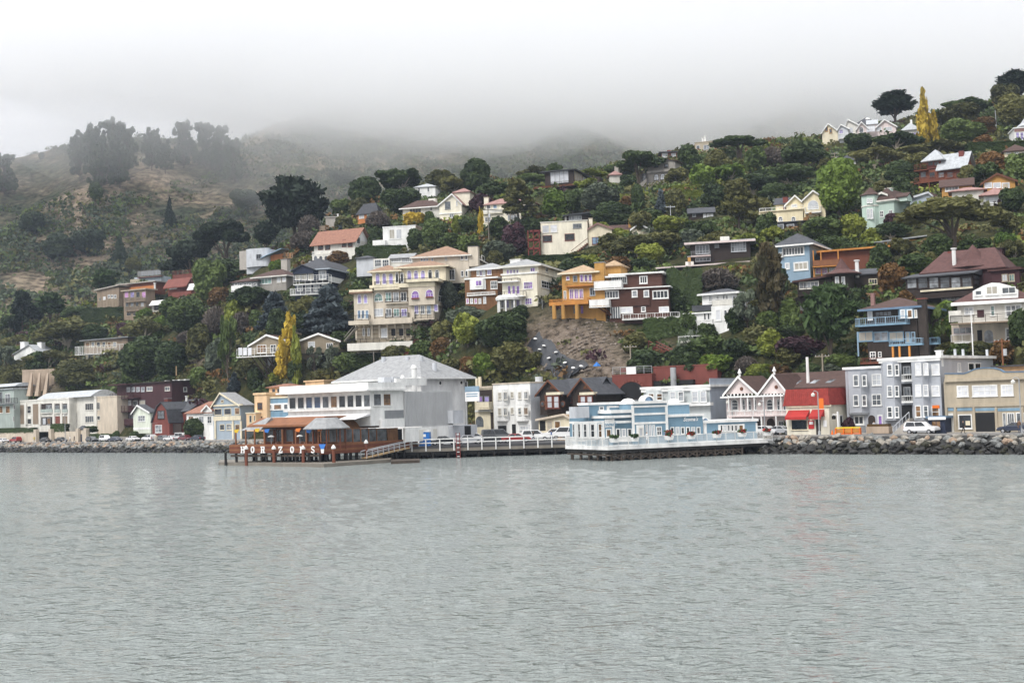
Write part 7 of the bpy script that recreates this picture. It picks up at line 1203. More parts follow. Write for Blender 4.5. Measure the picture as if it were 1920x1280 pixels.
        P,N_,K=blob_pts(B,int(n*.8),rs,.3);P=P+rs.normal(0,.022,P.shape);el=1.3;segs=[((0,0,-.05),(0,0,.8),.04,.01)]
    elif shape == 'conifer':
        B=[]
        for i in range(14):
            f=i/13;R=.40*(1-f)+.03
            for j in range(4):th=rs.uniform(0,6.28);B.append((R*.55*math.cos(th),R*.55*math.sin(th),.08+.87*f,R*.5+.02,R*.5+.02,.05))
        P,N_,K=blob_pts(B,n,rs,.5);rad=P*np.array([1,1,0]);al=rad/(np.linalg.norm(rad,axis=1,keepdims=True)+1e-6)+np.array([0,0,-.4]);el=1.5;segs=[((0,0,-.05),(0,0,.9),.03,.005)]
    elif shape == 'sparse':
        B=[]
        for i in range(16):th=rs.uniform(0,6.28);r=rs.uniform(.1,.4);z=rs.uniform(.38,.95);B.append((r*math.cos(th),r*math.sin(th),z,rs.uniform(.07,.15),rs.uniform(.07,.15),rs.uniform(.06,.13)));segs.append(((0,0,z*.45),(B[-1][0],B[-1][1],z),.012,.005))
        P,N_,K=blob_pts(B,int(n*.7),rs,.45);segs.append(((0,0,-.05),(0,0,.75),.028,.01))
    elif shape == 'bare':
        k=int(n*.75);th=rs.uniform(0,6.28,k);r=np.sqrt(rs.rand(k))*.46;zz=.25+.72*rs.rand(k)**.7*np.sqrt(np.clip(1-(r/.5)**2,0,1));P=np.c_[r*np.cos(th),r*np.sin(th),zz];al=P-np.array([0,0,.1]);al /= np.linalg.norm(al,axis=1,keepdims=True);N_=rs.normal(0,1,(k,3));K=(th*3).astype(int);size *= .62;el=2.2;jit=.3
        for i in range(16):t_=rs.uniform(0,6.28);q=rs.uniform(.2,.42);segs.append(((0,0,.06),(q*.45*math.cos(t_),q*.45*math.sin(t_),.4),.016,.009));segs.append(((q*.45*math.cos(t_),q*.45*math.sin(t_),.4),(q*math.cos(t_),q*math.sin(t_),.85),.009,.003))
    elif shape == 'euc':
        B=[]
        for i in range(90):th=rs.uniform(0,6.28);f=rs.rand();r=rs.uniform(.08,.46)*(1-.4*f);B.append((r*math.cos(th),r*math.sin(th),.15+.80*f,rs.uniform(.03,.085),rs.uniform(.03,.085),rs.uniform(.02,.05)));segs.append(((0,0,max(.1,.22+.72*f-.3)),(B[-1][0],B[-1][1],B[-1][2]),.009,.004))
        P,N_,K=blob_pts(B,int(n*1.1),rs,.3);P=P+rs.normal(0,.012,P.shape);size *= .72;segs.append(((0,0,-.05),(0,0,.85),.022,.008))
    me=fol('crown',P,N_,K,size,rs,'mid_leaf',jit,el,al);return me,trunk_mesh(segs,'pale_bark' if shape in ('oak','bare') else 'bark')
PROTO={}
def tree_at(loc,W,H,shape,leaf,label,group=None,name=None,cat='tree',lv=None,D=None):
    lv=lv or ('S' if W < 4.2 else 'M' if W < 9.5 else 'L');key=(shape,lv,rnd.randrange(3 if lv != 'L' else 2))
    if key not in PROTO:PROTO[key] =make_shape(*key)
    cm,tm=PROTO[key];name=name or NAMES[shape]
    t=thing(name,label,cat,loc,0,group);t.scale=(W,D or W,H)
    rz=rnd.uniform(0,6.28) if D is None and shape != 'hedge' else 0
    c=link('crown' if shape not in ('hedge',) else 'foliage',cm,t);c.rotation_euler=(0,0,rz);s=c.material_slots[0];s.link='OBJECT';s.material=MATS[leaf]
    if len(tm.vertices):q=link('trunk',tm,t);q.rotation_euler=(0,0,rz)
    return t
NAMES=dict(round='round_tree',shrub='shrub',hedge='clipped_hedge',umbrella='umbrella_tree',oak='oak_tree',cypress='cypress_tree',cedar='cedar_tree',giant='cypress_tree',pine='pine_tree',poplar='poplar_tree',conifer='conifer_tree',sparse='young_tree',bare='leafless_tree',euc='eucalyptus_tree')
WORD=dict(round='bushy tree',shrub='shrub',hedge='clipped hedge',umbrella='flat topped umbrella tree',oak='spreading oak',cypress='layered cypress',cedar='tiered cedar',giant='giant spiky cypress',pine='layered pine',poplar='tall poplar',conifer='pointed conifer',sparse='thin open tree',bare='leafless tree',euc='tall eucalyptus')
LWORD=dict(dark_leaf='dark green',olive_leaf='olive green',mid_leaf='mid green',bright_leaf='bright green',cypress_leaf='blackish green',cypress_lit_leaf='deep green',yellow_leaf='golden yellow',blue_leaf='blue grey',twig='bare grey brown',plum_leaf='purple leaved',rust_leaf='rusty brown',grey_leaf='grey green',hedge_leaf='trimmed green',lime_leaf='yellow green',redpine_leaf='reddish green',far_leaf='misty green')
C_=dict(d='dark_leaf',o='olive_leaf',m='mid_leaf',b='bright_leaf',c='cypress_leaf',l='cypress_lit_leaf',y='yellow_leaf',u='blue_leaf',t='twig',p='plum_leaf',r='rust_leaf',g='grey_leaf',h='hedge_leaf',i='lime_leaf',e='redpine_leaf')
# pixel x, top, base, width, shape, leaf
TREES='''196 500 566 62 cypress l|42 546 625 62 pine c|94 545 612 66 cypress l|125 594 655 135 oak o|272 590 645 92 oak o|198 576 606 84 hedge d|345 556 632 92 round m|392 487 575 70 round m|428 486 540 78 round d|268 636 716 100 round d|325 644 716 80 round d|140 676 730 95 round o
92 650 692 100 oak o|30 623 660 66 oak o|12 646 700 52 sparse g|20 678 728 50 shrub o|230 602 632 26 shrub p|270 574 602 32 shrub b|88 643 660 22 shrub i|372 612 680 56 round o|405 572 640 54 bare t|408 640 708 62 round g|352 618 650 44 bare t|428 600 738 40 sparse m|412 535 574 48 shrub r|465 530 590 92 oak d|516 543 622 76 cedar u
570 550 608 56 shrub o|617 530 630 104 cedar u|481 583 622 36 round m|452 582 630 40 bare t|538 590 712 54 poplar y|556 612 722 26 poplar i|465 674 716 46 round o|521 694 722 32 shrub i|552 674 718 34 round d|590 648 712 34 sparse g|625 650 712 46 sparse g|652 660 708 56 round m|690 648 690 86 shrub m|742 644 680 64 shrub o|440 698 740 30 conifer u
480 690 735 40 round d|876 568 610 82 shrub g|885 534 572 54 umbrella o|878 590 655 62 round i|942 586 668 110 round d|832 602 650 56 round o|828 634 678 50 round r|975 570 600 40 shrub d|958 640 706 78 round o|911 655 716 54 shrub b|880 664 712 44 shrub r|935 450 498 66 round g|722 460 486 76 hedge h|686 454 480 42 shrub h|553 329 452 132 giant c|500 410 458 52 cypress c
424 405 494 104 umbrella c|360 443 512 84 umbrella c|334 480 520 66 umbrella c|753 307 366 92 oak d|684 334 392 76 round d|753 351 405 82 round d|823 312 362 62 oak o|851 322 368 52 oak o|672 373 412 46 round o|641 372 410 46 round m|646 403 432 44 shrub o|709 393 432 48 bare t|776 395 426 50 shrub y|806 394 420 22 shrub m|640 423 474 40 conifer u|636 468 494 52 shrub r
700 424 458 30 round d|820 412 472 66 round m|850 436 476 56 round m|517 483 512 30 shrub b|575 430 474 66 bare t|894 300 362 70 round d|902 360 398 50 shrub p|972 336 422 92 pine o|925 335 376 58 oak d|1000 306 338 62 oak o|1038 301 326 38 oak d|992 321 352 66 oak m|1040 360 408 58 round b|1074 354 402 40 round d|1126 343 400 78 round g|1152 380 430 96 round d|1176 365 392 30 shrub r
1197 277 352 92 umbrella d|966 420 478 56 round p|937 409 452 52 round d|1006 408 442 56 round d|874 409 438 52 round d|902 388 440 13 poplar y|1200 433 486 116 oak o|1160 423 450 46 shrub i|1052 477 496 136 hedge h|1076 483 512 66 round d|1292 275 330 54 round d|1388 250 300 106 umbrella d|1350 274 296 52 oak d|1347 285 342 66 round o|1415 278 326 52 round m|1448 273 316 50 bare t
1512 255 330 96 oak d|1480 301 356 102 oak d|1410 320 372 98 oak d|1178 325 356 40 shrub d|1196 348 396 32 round d|1240 355 400 28 conifer u|1268 358 412 52 round o|1310 356 376 66 hedge i|1290 346 362 60 hedge i|1305 376 398 46 shrub d|1386 336 432 98 pine o|1222 391 422 56 round d|1258 403 438 72 round i|1310 406 458 82 oak d|1242 428 478 78 oak o|1345 430 475 70 oak o|1460 344 380 86 round d
1573 303 410 104 round b|1552 406 452 104 round m|1665 336 368 72 shrub o|1788 360 475 196 umbrella o|1677 397 424 46 shrub p|1672 410 455 82 oak d|1634 428 466 46 round i|1607 451 500 72 umbrella d|1445 456 622 82 pine e|1725 473 522 88 round h|1674 491 552 56 round r|1645 485 512 44 round m|1890 428 478 46 shrub b|1679 168 230 98 cypress c|1738 168 272 44 poplar y|1811 178 216 92 oak d|1797 195 250 92 round o
1884 158 205 58 round o|1903 133 190 78 giant c|1905 179 242 78 round o|1806 222 270 88 round m|1840 220 262 62 round r|1842 252 282 44 shrub r|1680 241 285 98 oak d|1640 268 316 102 oak o|1752 258 300 140 oak o|1612 248 288 58 round d|1818 310 348 46 round o|1862 286 338 68 round r|1908 288 342 56 round m|1872 266 286 116 hedge h|1695 303 355 88 round d|1560 524 700 116 cypress l|1285 503 580 62 hedge d|1345 500 555 84 bare t
1402 542 622 58 sparse g|1440 580 622 52 round m|1325 605 638 42 round d|1481 606 640 58 round d|1424 612 655 66 round o|1325 626 678 76 round m|1380 632 690 62 round d|1446 618 678 58 round i|1500 628 680 98 round p|1282 642 690 76 shrub d|1345 662 712 66 round b|1424 678 712 62 shrub i|1400 664 702 46 bare t|1577 660 704 66 round m|1465 676 708 48 shrub r|1250 594 634 80 hedge h|1225 629 652 18 round d
1190 620 660 56 shrub o|1215 652 700 88 shrub d|1198 480 514 72 oak d|1754 573 658 50 sparse m|1778 558 588 34 shrub b|1775 638 672 46 shrub o|1840 636 672 66 shrub o|1912 582 650 42 round d|1905 482 510 76 hedge d|365 783 818 44 round d|1590 780 806 26 shrub p|1472 785 816 15 conifer m|1880 560 590 40 shrub o|1720 560 600 30 shrub m|1600 690 716 40 shrub m|1150 575 600 20 shrub d|1290 590 640 40 round d
240 655 690 46 round d|180 610 650 60 round d|70 660 700 50 round d|300 590 630 40 shrub m|310 700 740 60 shrub d|250 690 725 50 shrub m|375 690 730 50 round m|395 600 640 40 round d|350 700 745 44 round o|60 560 610 50 oak c|140 570 602 56 oak d|20 585 630 50 oak d|520 580 640 46 round d|500 620 670 52 round o|440 560 620 44 round d|560 580 625 40 round d|640 620 662 56 round d|600 690 725 40 round o
790 640 690 60 round m|850 670 716 56 round o|1000 655 690 36 shrub o|770 660 700 50 shrub d|840 530 580 40 round d|860 480 520 40 round d|780 430 470 40 round d|880 440 480 46 round m|700 440 470 30 round d|600 440 480 40 round d|580 400 450 46 bare t|930 470 505 40 round o|860 405 440 30 round d|1120 415 450 46 round d|1150 440 480 60 round o|1100 330 360 50 oak d|1160 300 335 60 oak d|1100 312 340 70 oak o|1230 300 340 46 round d
1270 310 350 50 oak o|1320 310 355 60 round m|1370 300 345 60 oak o|1440 310 350 60 oak d|1420 370 420 60 round o|1340 345 390 54 round d|1300 430 470 60 round d|1200 395 440 46 round o|1220 455 500 60 round d|1160 480 520 60 round d|1100 470 505 50 oak d|1440 400 450 50 round d|1400 430 470 60 oak d|1450 420 460 46 oak o|1560 440 480 70 round d|1600 400 450 50 round d|1540 350 400 60 oak d|1600 320 360 60 oak o
1640 350 400 50 round o|1720 280 330 60 oak o|1690 330 380 46 round d|1650 460 510 50 round d|1690 440 490 60 oak o|1760 440 490 70 round d|1830 440 480 60 oak d|1880 390 440 60 oak o|1900 350 400 50 round d|1850 300 350 60 oak d|1560 290 330 50 oak o|1740 470 520 50 shrub o|1480 560 620 50 round m|1460 500 560 40 round d|1420 560 600 50 round o|1380 580 630 40 round d|1700 540 590 40 shrub r|1640 560 610 46 round d
1640 600 660 50 round o|1520 680 715 60 round d|1560 680 715 50 round o|1480 650 690 60 round o|1300 660 705 60 round d|1660 500 545 40 round d|1240 520 570 46 oak d|1270 540 590 40 round d|1790 590 640 40 round d|1800 640 675 50 shrub m|1880 640 690 50 round d|1610 540 590 36 round d|1900 440 500 50 oak o|1820 470 500 60 oak d|1770 520 560 50 round d'''.replace('\n','|').split('|')
view(0,0,1)
used={}
def near_marks(x,y):
    q=[]
    for mx_,my_,hw,hh,wd in LAND:q.append((math.hypot(max(0,abs(x-mx_)-hw*.7),max(0,abs(y-my_)-hh*.7)),mx_,my_,hw,hh,wd))
    q.sort(key=lambda a:a[0]);return q
def where(x,y,m1):
    dx,dy=x-m1[1],y-m1[2]
    if abs(dx) < m1[3]*1.15:return 'below' if dy > 0 else 'above'
    if abs(dy) > abs(dx)*1.2:return 'down the slope from' if dy > 0 else 'up the slope from'
    return 'beside'
def tree_label(x,y,W,H,shape,leaf):
    q=near_marks(x,y);lw=LWORD[leaf];kw=WORD[shape]
    if shape == 'bare':lw='grey brown'
    if shape == 'hedge' and leaf == 'hedge_leaf':lw='neat green'
    sz='big' if W > 11 else 'small' if W < 4 else ''
    opts=[]
    for m1,m2 in ((0,1),(0,2),(1,0),(0,3),(1,2),(0,4),(1,3)):opts.append((f'{lw} {kw} {where(x, y, q[m1])} the {q[m1][5]}',f' towards the {q[m2][5]}'))
    c=[opts[0][0]]+[f'{sz} {opts[0][0]}' if sz else opts[0][0]]+[a+b for a,b in opts]+[(f'{sz} '+a+b).strip() for a,b in opts]+['taller '+opts[0][0]+opts[0][1],'lower '+opts[0][0]+opts[0][1],'narrow '+opts[0][0]+opts[0][1]]
    for t in c:
        t=' '.join(t.split())
        if t not in used and len(re.findall(r"[A-Za-z'-]+",t)) <= 16:used[t] =1;return t
    return c[2]+' by the path'
import re
NT=0
for row in TREES:
    x,yt,yb,wd,shape,lf=row.split();x,yt,yb,wd=map(float,(x,yt,yb,wd));NT += 1
    if NT > 190 and lf in 'dmo' and shape != 'hedge' and rnd.random() < .2:lf=rnd.choice('biirgb')
    p=hit(x,yb)
    if 775 < yb < 830:p=on_shore(x,13.2)
    if p is None:                                        # on the crest: the base hides behind the ridge
        for y2 in np.arange(yb,yb+70,3):
            p=hit(x,y2)
            if p is not None:break
    if p is None:continue
    s=FPX/p.y;q=proj(p);H=max(1.2,(q[1]-yt)/s);W=wd/s
    D=W*.62 if W > 1.7*H else None
    tree_at((p.x,p.y,p.z-.25),W,H,shape,C_[lf],tree_label(x,(yt+yb)/2,W,H,shape,C_[lf]),'trees and shrubs of the hillside',D=W*.25 if shape == 'hedge' else D,cat='shrub' if shape == 'shrub' else 'hedge' if shape == 'hedge' else 'tree')

# hedges and planting along the promenade
for x0,x1,t,hh,lb in ((0,66,12.2,4.2,'long clipped hedge on top of the beige garden wall'),(99,126,12.2,5.0,'square hedge over the beige gate wall'),(172,212,11.6,2.0,'low clipped hedge behind the parked cars'),(213,222,11.4,2.8,'rounded bush at the end of the low hedge'),(246,258,11.6,2.6,'green bush beside the tiny pale green cottage'),(165,178,12.5,4.3,'dark bush against the wall of the cream block')):
    a,c=on_shore(x0,t),on_shore(x1,t);L_=(c-a).length;m_=(a+c)/2;tall=hh > 4
    o=tree_at((m_.x,m_.y,PROM+(2.6 if tall else 0)),L_,hh-(2.6 if tall else 0),'hedge' if L_ > 4 else 'shrub','hedge_leaf',lb,None,cat='hedge' if L_ > 4 else 'shrub',lv='M',D=1.4 if L_ > 4 else None);o.rotation_euler=(0,0,math.atan2((c-a).y,(c-a).x))

# undergrowth that covers the slopes between: nobody could count it
def carpet(name,X,Y,Z,S_,MI,mats,q,rs,label,flat=.75):
    n=len(X);d=rs.normal(0,1,(n*q,3));d[:,2] =np.abs(d[:,2])*.9;d /= np.linalg.norm(d,axis=1,keepdims=True);k=np.repeat(np.arange(n),q);sz=S_[k]
    # three lobes per clump
    lob=rs.normal(0,.38,(n,3,3))*np.array([1,1,.35]);li=rs.randint(0,3,n*q);off=lob[k,li]
    P=np.c_[X[k],Y[k],Z[k]]+(off+d*rs.uniform(.5,.8,(n*q,1))*np.array([1,1,flat]))*sz[:,None]
    V=leaves(P,d,1.0,rs,.8).reshape(-1,4,3);V=(V-P[:,None])*(sz*.125+.04)[:,None,None]+P[:,None]
    t=rs.rand(n)[k]**1.3*.7+rs.rand(n*q)*.3;me=npmesh(name,V.reshape(-1,3),np.arange(4*n*q).reshape(-1,4),mats,t);me.polygons.foreach_set('material_index',MI[k].astype(np.int32));me.update()
    o=link(name,me);tag(o,kind='stuff',label=label);return o
rs=np.random.RandomState(21);n=15000;a=rs.uniform(-560,40,n);t=18+(rs.rand(n)**1.25)*330;X=(SH+Q2*t+Q2*a)/2;Y=(SH+Q2*t-Q2*a)/2
c=(np.c_[X,Y,np.zeros(n)]-np.array(CP))@np.array(CMi).T;px0=960+FPX*c[:,0]/np.maximum(-c[:,2],1);ok=(px0 > -200) & (px0 < 2400)
X,Y,t=X[ok],Y[ok],t[ok];Z=hill_z(X,Y)
keep=np.ones(len(X),bool)
HOUSES=[h_ for h_ in globals().get('ALLH',[])]
for h_ in HOUSES:
    dx,dy=X-h_.A.x,Y-h_.A.y;u=dx*h_.Ud.x+dy*h_.Ud.y;v=dx*h_.Wd.x+dy*h_.Wd.y;b=getattr(h_,'main',None) or dict(u0=-5,u1=5,w1=8);keep &= ~((u > b['u0']-1.5) & (u < b['u1']+1.5) & (v > -3.5) & (v < b['w1']+2))
c=(np.c_[X,Y,Z]-np.array(CP))@np.array(CMi).T;pxx=960+FPX*c[:,0]/-c[:,2];pyy=640-FPX*c[:,1]/-c[:,2]
def inb(cx,cy,rx,ry,ang=0):cs,sn=math.cos(ang),math.sin(ang);dx,dy=pxx-cx,pyy-cy;return (((dx*cs+dy*sn)/rx)**2+((-dx*sn+dy*cs)/ry)**2) < 1
for bl in ((1085,648,108,54,.25),(1130,690,62,38,0),(1015,640,38,40,0),(75,715,36,24,0),(395,640,8,46,.5)):keep &= ~(inb(*bl) & (t < 60) & (rs.rand(len(X)) < .88))
X,Y,Z,t=X[keep],Y[keep],Z[keep],t[keep];f1=fbm(X/16,Y/16,3,31);f2=fbm(X/11,Y/11,3,57);f3=rs.rand(len(X))
MI=np.where(f3 < .10,4,np.where(f3 < .15,5,np.where(f3 < .18,6,np.where(f1 > .50,0,np.where(f2 > .47,1,2)))));MI=np.where((f3 > .96),3,MI)
carpet('undergrowth',X,Y,Z+.1,rs.uniform(1.0,2.4,len(X))*(1+.0009*Y),MI,['dark_leaf','mid_leaf','olive_leaf','lime_leaf','rust_leaf','grey_leaf','plum_leaf'],40,rs,'dense mixed undergrowth covering the slopes between the houses')

# the far hillside: single trees first, then the woods and scrub
def far_tree(x,yt,yb,wd,shape,lf,lb,Y):
    d=ray(x,yb);d=d/d.y;Ys=np.arange(560,1100,2.);zz=CP.z+d.z*Ys;h_=far_z(d.x*Ys,Ys);k=np.nonzero(zz < h_)[0];Y=Ys[k[0]] if len(k) else 950.
    p=Vector((d.x*Y,Y,float(far_z(np.array([d.x*Y]),np.array([Y]))[0])));s=FPX/Y;q=proj(p);tree_at(p,wd/s,max(4,(q[1]-yt)/s),shape,lf,lb,'trees on the misty hill',lv='L')
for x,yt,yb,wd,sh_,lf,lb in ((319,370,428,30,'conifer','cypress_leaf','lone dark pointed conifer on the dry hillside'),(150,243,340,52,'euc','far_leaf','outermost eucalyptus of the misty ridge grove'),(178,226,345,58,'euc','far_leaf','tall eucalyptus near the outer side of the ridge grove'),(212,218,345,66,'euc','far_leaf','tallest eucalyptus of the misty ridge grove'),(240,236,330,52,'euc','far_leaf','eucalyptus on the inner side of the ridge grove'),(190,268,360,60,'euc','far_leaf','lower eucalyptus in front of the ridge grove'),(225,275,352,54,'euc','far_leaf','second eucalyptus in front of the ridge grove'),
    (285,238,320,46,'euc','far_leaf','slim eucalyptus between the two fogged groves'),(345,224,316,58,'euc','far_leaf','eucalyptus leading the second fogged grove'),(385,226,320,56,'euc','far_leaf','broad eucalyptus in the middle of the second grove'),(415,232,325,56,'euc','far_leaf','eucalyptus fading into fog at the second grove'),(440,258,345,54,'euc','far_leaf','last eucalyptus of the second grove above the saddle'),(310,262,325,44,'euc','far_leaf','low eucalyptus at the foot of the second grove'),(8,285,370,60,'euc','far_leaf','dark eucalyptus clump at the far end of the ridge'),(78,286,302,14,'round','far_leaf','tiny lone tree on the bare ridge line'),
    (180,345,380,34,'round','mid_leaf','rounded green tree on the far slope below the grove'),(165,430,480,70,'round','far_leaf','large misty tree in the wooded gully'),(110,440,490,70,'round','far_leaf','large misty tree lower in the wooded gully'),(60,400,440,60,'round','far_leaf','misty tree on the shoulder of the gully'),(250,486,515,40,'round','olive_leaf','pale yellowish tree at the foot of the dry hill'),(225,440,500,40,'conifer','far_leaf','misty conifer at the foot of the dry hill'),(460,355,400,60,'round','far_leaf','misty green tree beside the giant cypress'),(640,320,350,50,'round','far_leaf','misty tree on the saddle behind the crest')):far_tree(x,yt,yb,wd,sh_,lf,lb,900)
rs=np.random.RandomState(5);n=24000;Y=rs.uniform(570,1080,n);ang=rs.uniform(-.46,.46,n);X=ang*Y;Z=far_z(X,Y)
k=np.clip((Y-585)/375,0,1.2);mask=fbm(X/70,Y/70,4,77)+.50*(1-np.clip(k*2.2,0,1))+np.where(X/Y > -.15,.34,0)
c=(np.c_[X,Y,Z]-np.array(CP))@np.array(CMi).T;pxx=960+FPX*c[:,0]/-c[:,2];pyy=640-FPX*c[:,1]/-c[:,2]
ok=(mask > .45)
for bl in ((330,345,70,34,.35),(300,400,70,30,-.3),(110,310,70,22,-.3),(250,455,60,22,-.4),(480,330,50,40,.6),(150,385,30,16,-.7)):ok &= ~(inb(*bl) & (rs.rand(n) < .62))
X,Y,Z=X[ok],Y[ok],Z[ok];f=rs.rand(len(X));MI=np.where(f < .5,0,np.where(f < .75,1,np.where(f < .93,2,3)));kk=np.clip((Y-585)/375,0,1)
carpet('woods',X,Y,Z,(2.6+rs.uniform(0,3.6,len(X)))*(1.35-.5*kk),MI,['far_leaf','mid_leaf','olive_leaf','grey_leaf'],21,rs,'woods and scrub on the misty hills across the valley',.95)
# ================================================================== cars
def car_body(kind):
    """half outlines lofted across: hood, cabin and boot with wheel arches; returns (body, glass) meshes, car along x, nose at +x"""
    L_,Hc,pts,gl={'sedan':(4.6,1.42,[(-2.3,.35),(-2.3,.86),(-2.12,.98),(-1.45,1.0),(-.85,1.40),(.35,1.42),(1.05,.98),(2.0,.84),(2.28,.68),(2.3,.35)],[(-1.35,1.0),(-.83,1.35),(.33,1.37),(.97,.98)]),
      'suv':(4.7,1.75,[(-2.35,.42),(-2.35,1.05),(-2.18,1.62),(-1.9,1.74),(.35,1.76),(1.02,1.18),(2.1,1.02),(2.34,.85),(2.35,.42)],[(-2.05,1.12),(-1.88,1.66),(.33,1.68),(.93,1.16)]),
      'hatch':(4.0,1.5,[(-1.95,.36),(-1.98,.9),(-1.8,1.05),(-1.45,1.42),(-.6,1.5),(.35,1.46),(1.05,1.0),(1.78,.86),(1.98,.68),(2.0,.36)],[(-1.68,1.02),(-1.38,1.38),(.3,1.4),(.95,1.0)]),
      'van':(5.0,2.0,[(-2.5,.42),(-2.5,1.1),(-2.4,1.92),(-2.2,2.0),(1.0,2.0),(1.75,1.25),(2.4,1.08),(2.5,.8),(2.5,.42)],[(-2.3,1.2),(-2.2,1.88),(.98,1.9),(1.6,1.22)])}[kind]
    n=len(pts);hw=.88;mb=MB();belt=pts[1][1] if kind != 'sedan' else .95
    def ring(y,k):return [(x,y*(1 if z < belt+.02 else 1-.24*(z-belt)/(Hc-belt)),z) for x,z in pts]
    vs=ring(-hw,0)+ring(hw,0);mb.add(vs,[tuple(range(n-1,-1,-1)),tuple(range(n,2*n))]+[(i,(i+1)%n,n+(i+1)%n,n+i) for i in range(n)])
    g=MB();yy=lambda z:hw*(1-.24*max(0,z-belt)/(Hc-belt))+.012
    for sg in (-1,1):
        mid=[(gl[0][0]*.5+gl[3][0]*.5,gl[0][1]),(gl[1][0]*.5+gl[2][0]*.5,gl[1][1])]
        for a in ([gl[0],(mid[0][0]-.05,mid[0][1]),(mid[1][0]-.05,mid[1][1]),gl[1]],[(mid[0][0]+.05,mid[0][1]),gl[3],gl[2],(mid[1][0]+.05,mid[1][1])]):g.add([(x,sg*yy(z),z) for x,z in a],[(0,1,2,3)])
    wi=[i for i in range(n) if abs(pts[i][0]-gl[3][0]) < .3 and pts[i][1] < Hc-.2];a,c=pts[wi[-1] if len(wi) else 6],gl[2]
    g.add([(gl[3][0]+.06,-.7,gl[3][1]+.04),(gl[3][0]+.06,.7,gl[3][1]+.04),(gl[2][0]+.1,.58,gl[2][1]-.02),(gl[2][0]+.1,-.58,gl[2][1]-.02)],[(0,1,2,3)]);g.add([(gl[0][0]-.1,-.68,gl[0][1]+.04),(gl[0][0]-.1,.68,gl[0][1]+.04),(gl[1][0]-.08,.58,gl[1][1]),(gl[1][0]-.08,-.58,gl[1][1])],[(3,2,1,0)])
    body=mb.mesh('body','paint_white');bm=bmesh.new();bm.from_mesh(body);bmesh.ops.bevel(bm,geom=[e for e in bm.edges if e.calc_face_angle(0) > .25],offset=.06,segments=2,affect='EDGES');bm.to_mesh(body);bm.free();return L_,body,g.mesh('windows','g_dark'),pts
CARS={}
wheel=MB().tube((0,-.11,0),(0,.11,0),.33,n=14).mesh('tyre','car_tyre');rim=MB().tube((0,-.125,0),(0,.125,0),.2,n=10).mesh('rim','chrome')
def car(p,kind,paint,label,yaw,group='parked cars',sc=1.0):
    if kind not in CARS:CARS[kind] =car_body(kind)
    L_,body,gls,pts=CARS[kind];t=thing({'suv':'parked_suv','van':'parked_van'}.get(kind,'parked_car'),label,'van' if kind == 'van' else 'car',p,yaw,group);t.scale=(sc,)*3
    o=link('body',body,t);s=o.material_slots[0];s.link='OBJECT';s.material=MATS['paint_'+paint];link('window_glass',gls,t);b=L_*.31
    for x in (-b,b):
        for y in (-.80,.80):w_=link('wheel',wheel,t);w_.location=(x,y,.33);link('rim',rim,w_)
    x1,x0=L_/2,-L_/2;z=pts[1][1]-.12
    for sg in (-1,1):
        o=link('headlight',HL,t);o.location=(x1-.1,sg*.62,.68 if kind != 'van' else .85);o=link('taillight',TL,t);o.location=(x0-.0,sg*.66,z)
    o=link('bumper',BP,t);o.location=(x1,0,.45);o=link('bumper',BP,t);o.location=(x0,0,.45)
    return t
HL=MB().box(-.05,.12,-.2,.2,-.07,.07).mesh('headlight','g_white');TL=MB().box(-.03,.06,-.16,.16,-.1,.1).mesh('taillight','sign_red');BP=MB().box(-.05,.05,-.8,.8,-.1,.08).mesh('bumper','flat_black')
YS=R_(-45)
for x,k,c,lb,t,fl in ((6,'sedan','white','white sedan nearest the grey green block',9.6,1),(29,'suv','red','red SUV parked before the beige garden wall',9.6,0),(85,'sedan','black','first black sedan beyond the garden gate',9.6,1),(114,'sedan','black','black sedan parked below the square hedge',9.6,1),(172,'hatch','grey','grey hatchback next to the small gatehouse',9.6,1),(198,'suv','white','white SUV beside the low clipped hedge',9.8,1),(216,'sedan','navy','dark navy sedan half in front of a white SUV',8.4,1),(249,'sedan','white','white sedan parked before the tiny pale green cottage',9.6,1),(279,'suv','white','white wagon before the brick red gambrel house',9.6,0),
    (307,'hatch','grey','grey hatchback in the gap behind two white cars',10.6,1),(320,'sedan','white','white saloon car beside the small red car',9.2,0),(348,'hatch','maroon','small dark red car behind the shore rail',9.8,1),(370,'sedan','navy','navy sedan under the small dark tree',9.6,0),(341,'van','white','white van behind the small dark red car',12.2,1),(1728,'suv','white','white SUV parked before the tall grey four-storey block',9.3,1),(1905,'sedan','navy','dark blue sedan before the tan curved-parapet building',9.6,0),(1438,'hatch','white','small white car at the shore end of the blue restaurant',10.2,1),(1464,'sedan','silver','silver car between the white victorian and the red shop',10.6,1)):
    car(on_shore(x,t,PROM),k,c,lb,YS+(math.pi if fl == 0 else 0)+rnd.uniform(-.04,.04),'cars parked along the shore road')
for x,Yd,k,c,lb,ya in ((832,223,'sedan','black','black sedan behind the red banded tide ladder',.15),(878,223.5,'sedan','silver','silver sedan in the front row on the car pier',.2),(921,224.5,'sedan','black','black sedan between silver and red cars on the pier',.1),(968,224,'sedan','red','bright red sedan in the front row on the car pier',.1),(890,231,'hatch','white','white hatchback behind the silver sedan on the pier',.3),(932,232,'van','grey','grey van behind the black sedan on the pier',.15),(1006,229,'suv','white','large white SUV beside the red sedan on the pier',-.15),(1040,234,'suv','white','white SUV with its tail to the blue restaurant',2.9),(1062,233,'van','white','white van partly hidden by the blue restaurant',3.0)):
    p=at(x,830,Yd);car((p.x,p.y,1.95+(Yd-219)*.0135),k,c,lb,ya,'cars parked on the pier',1.08)

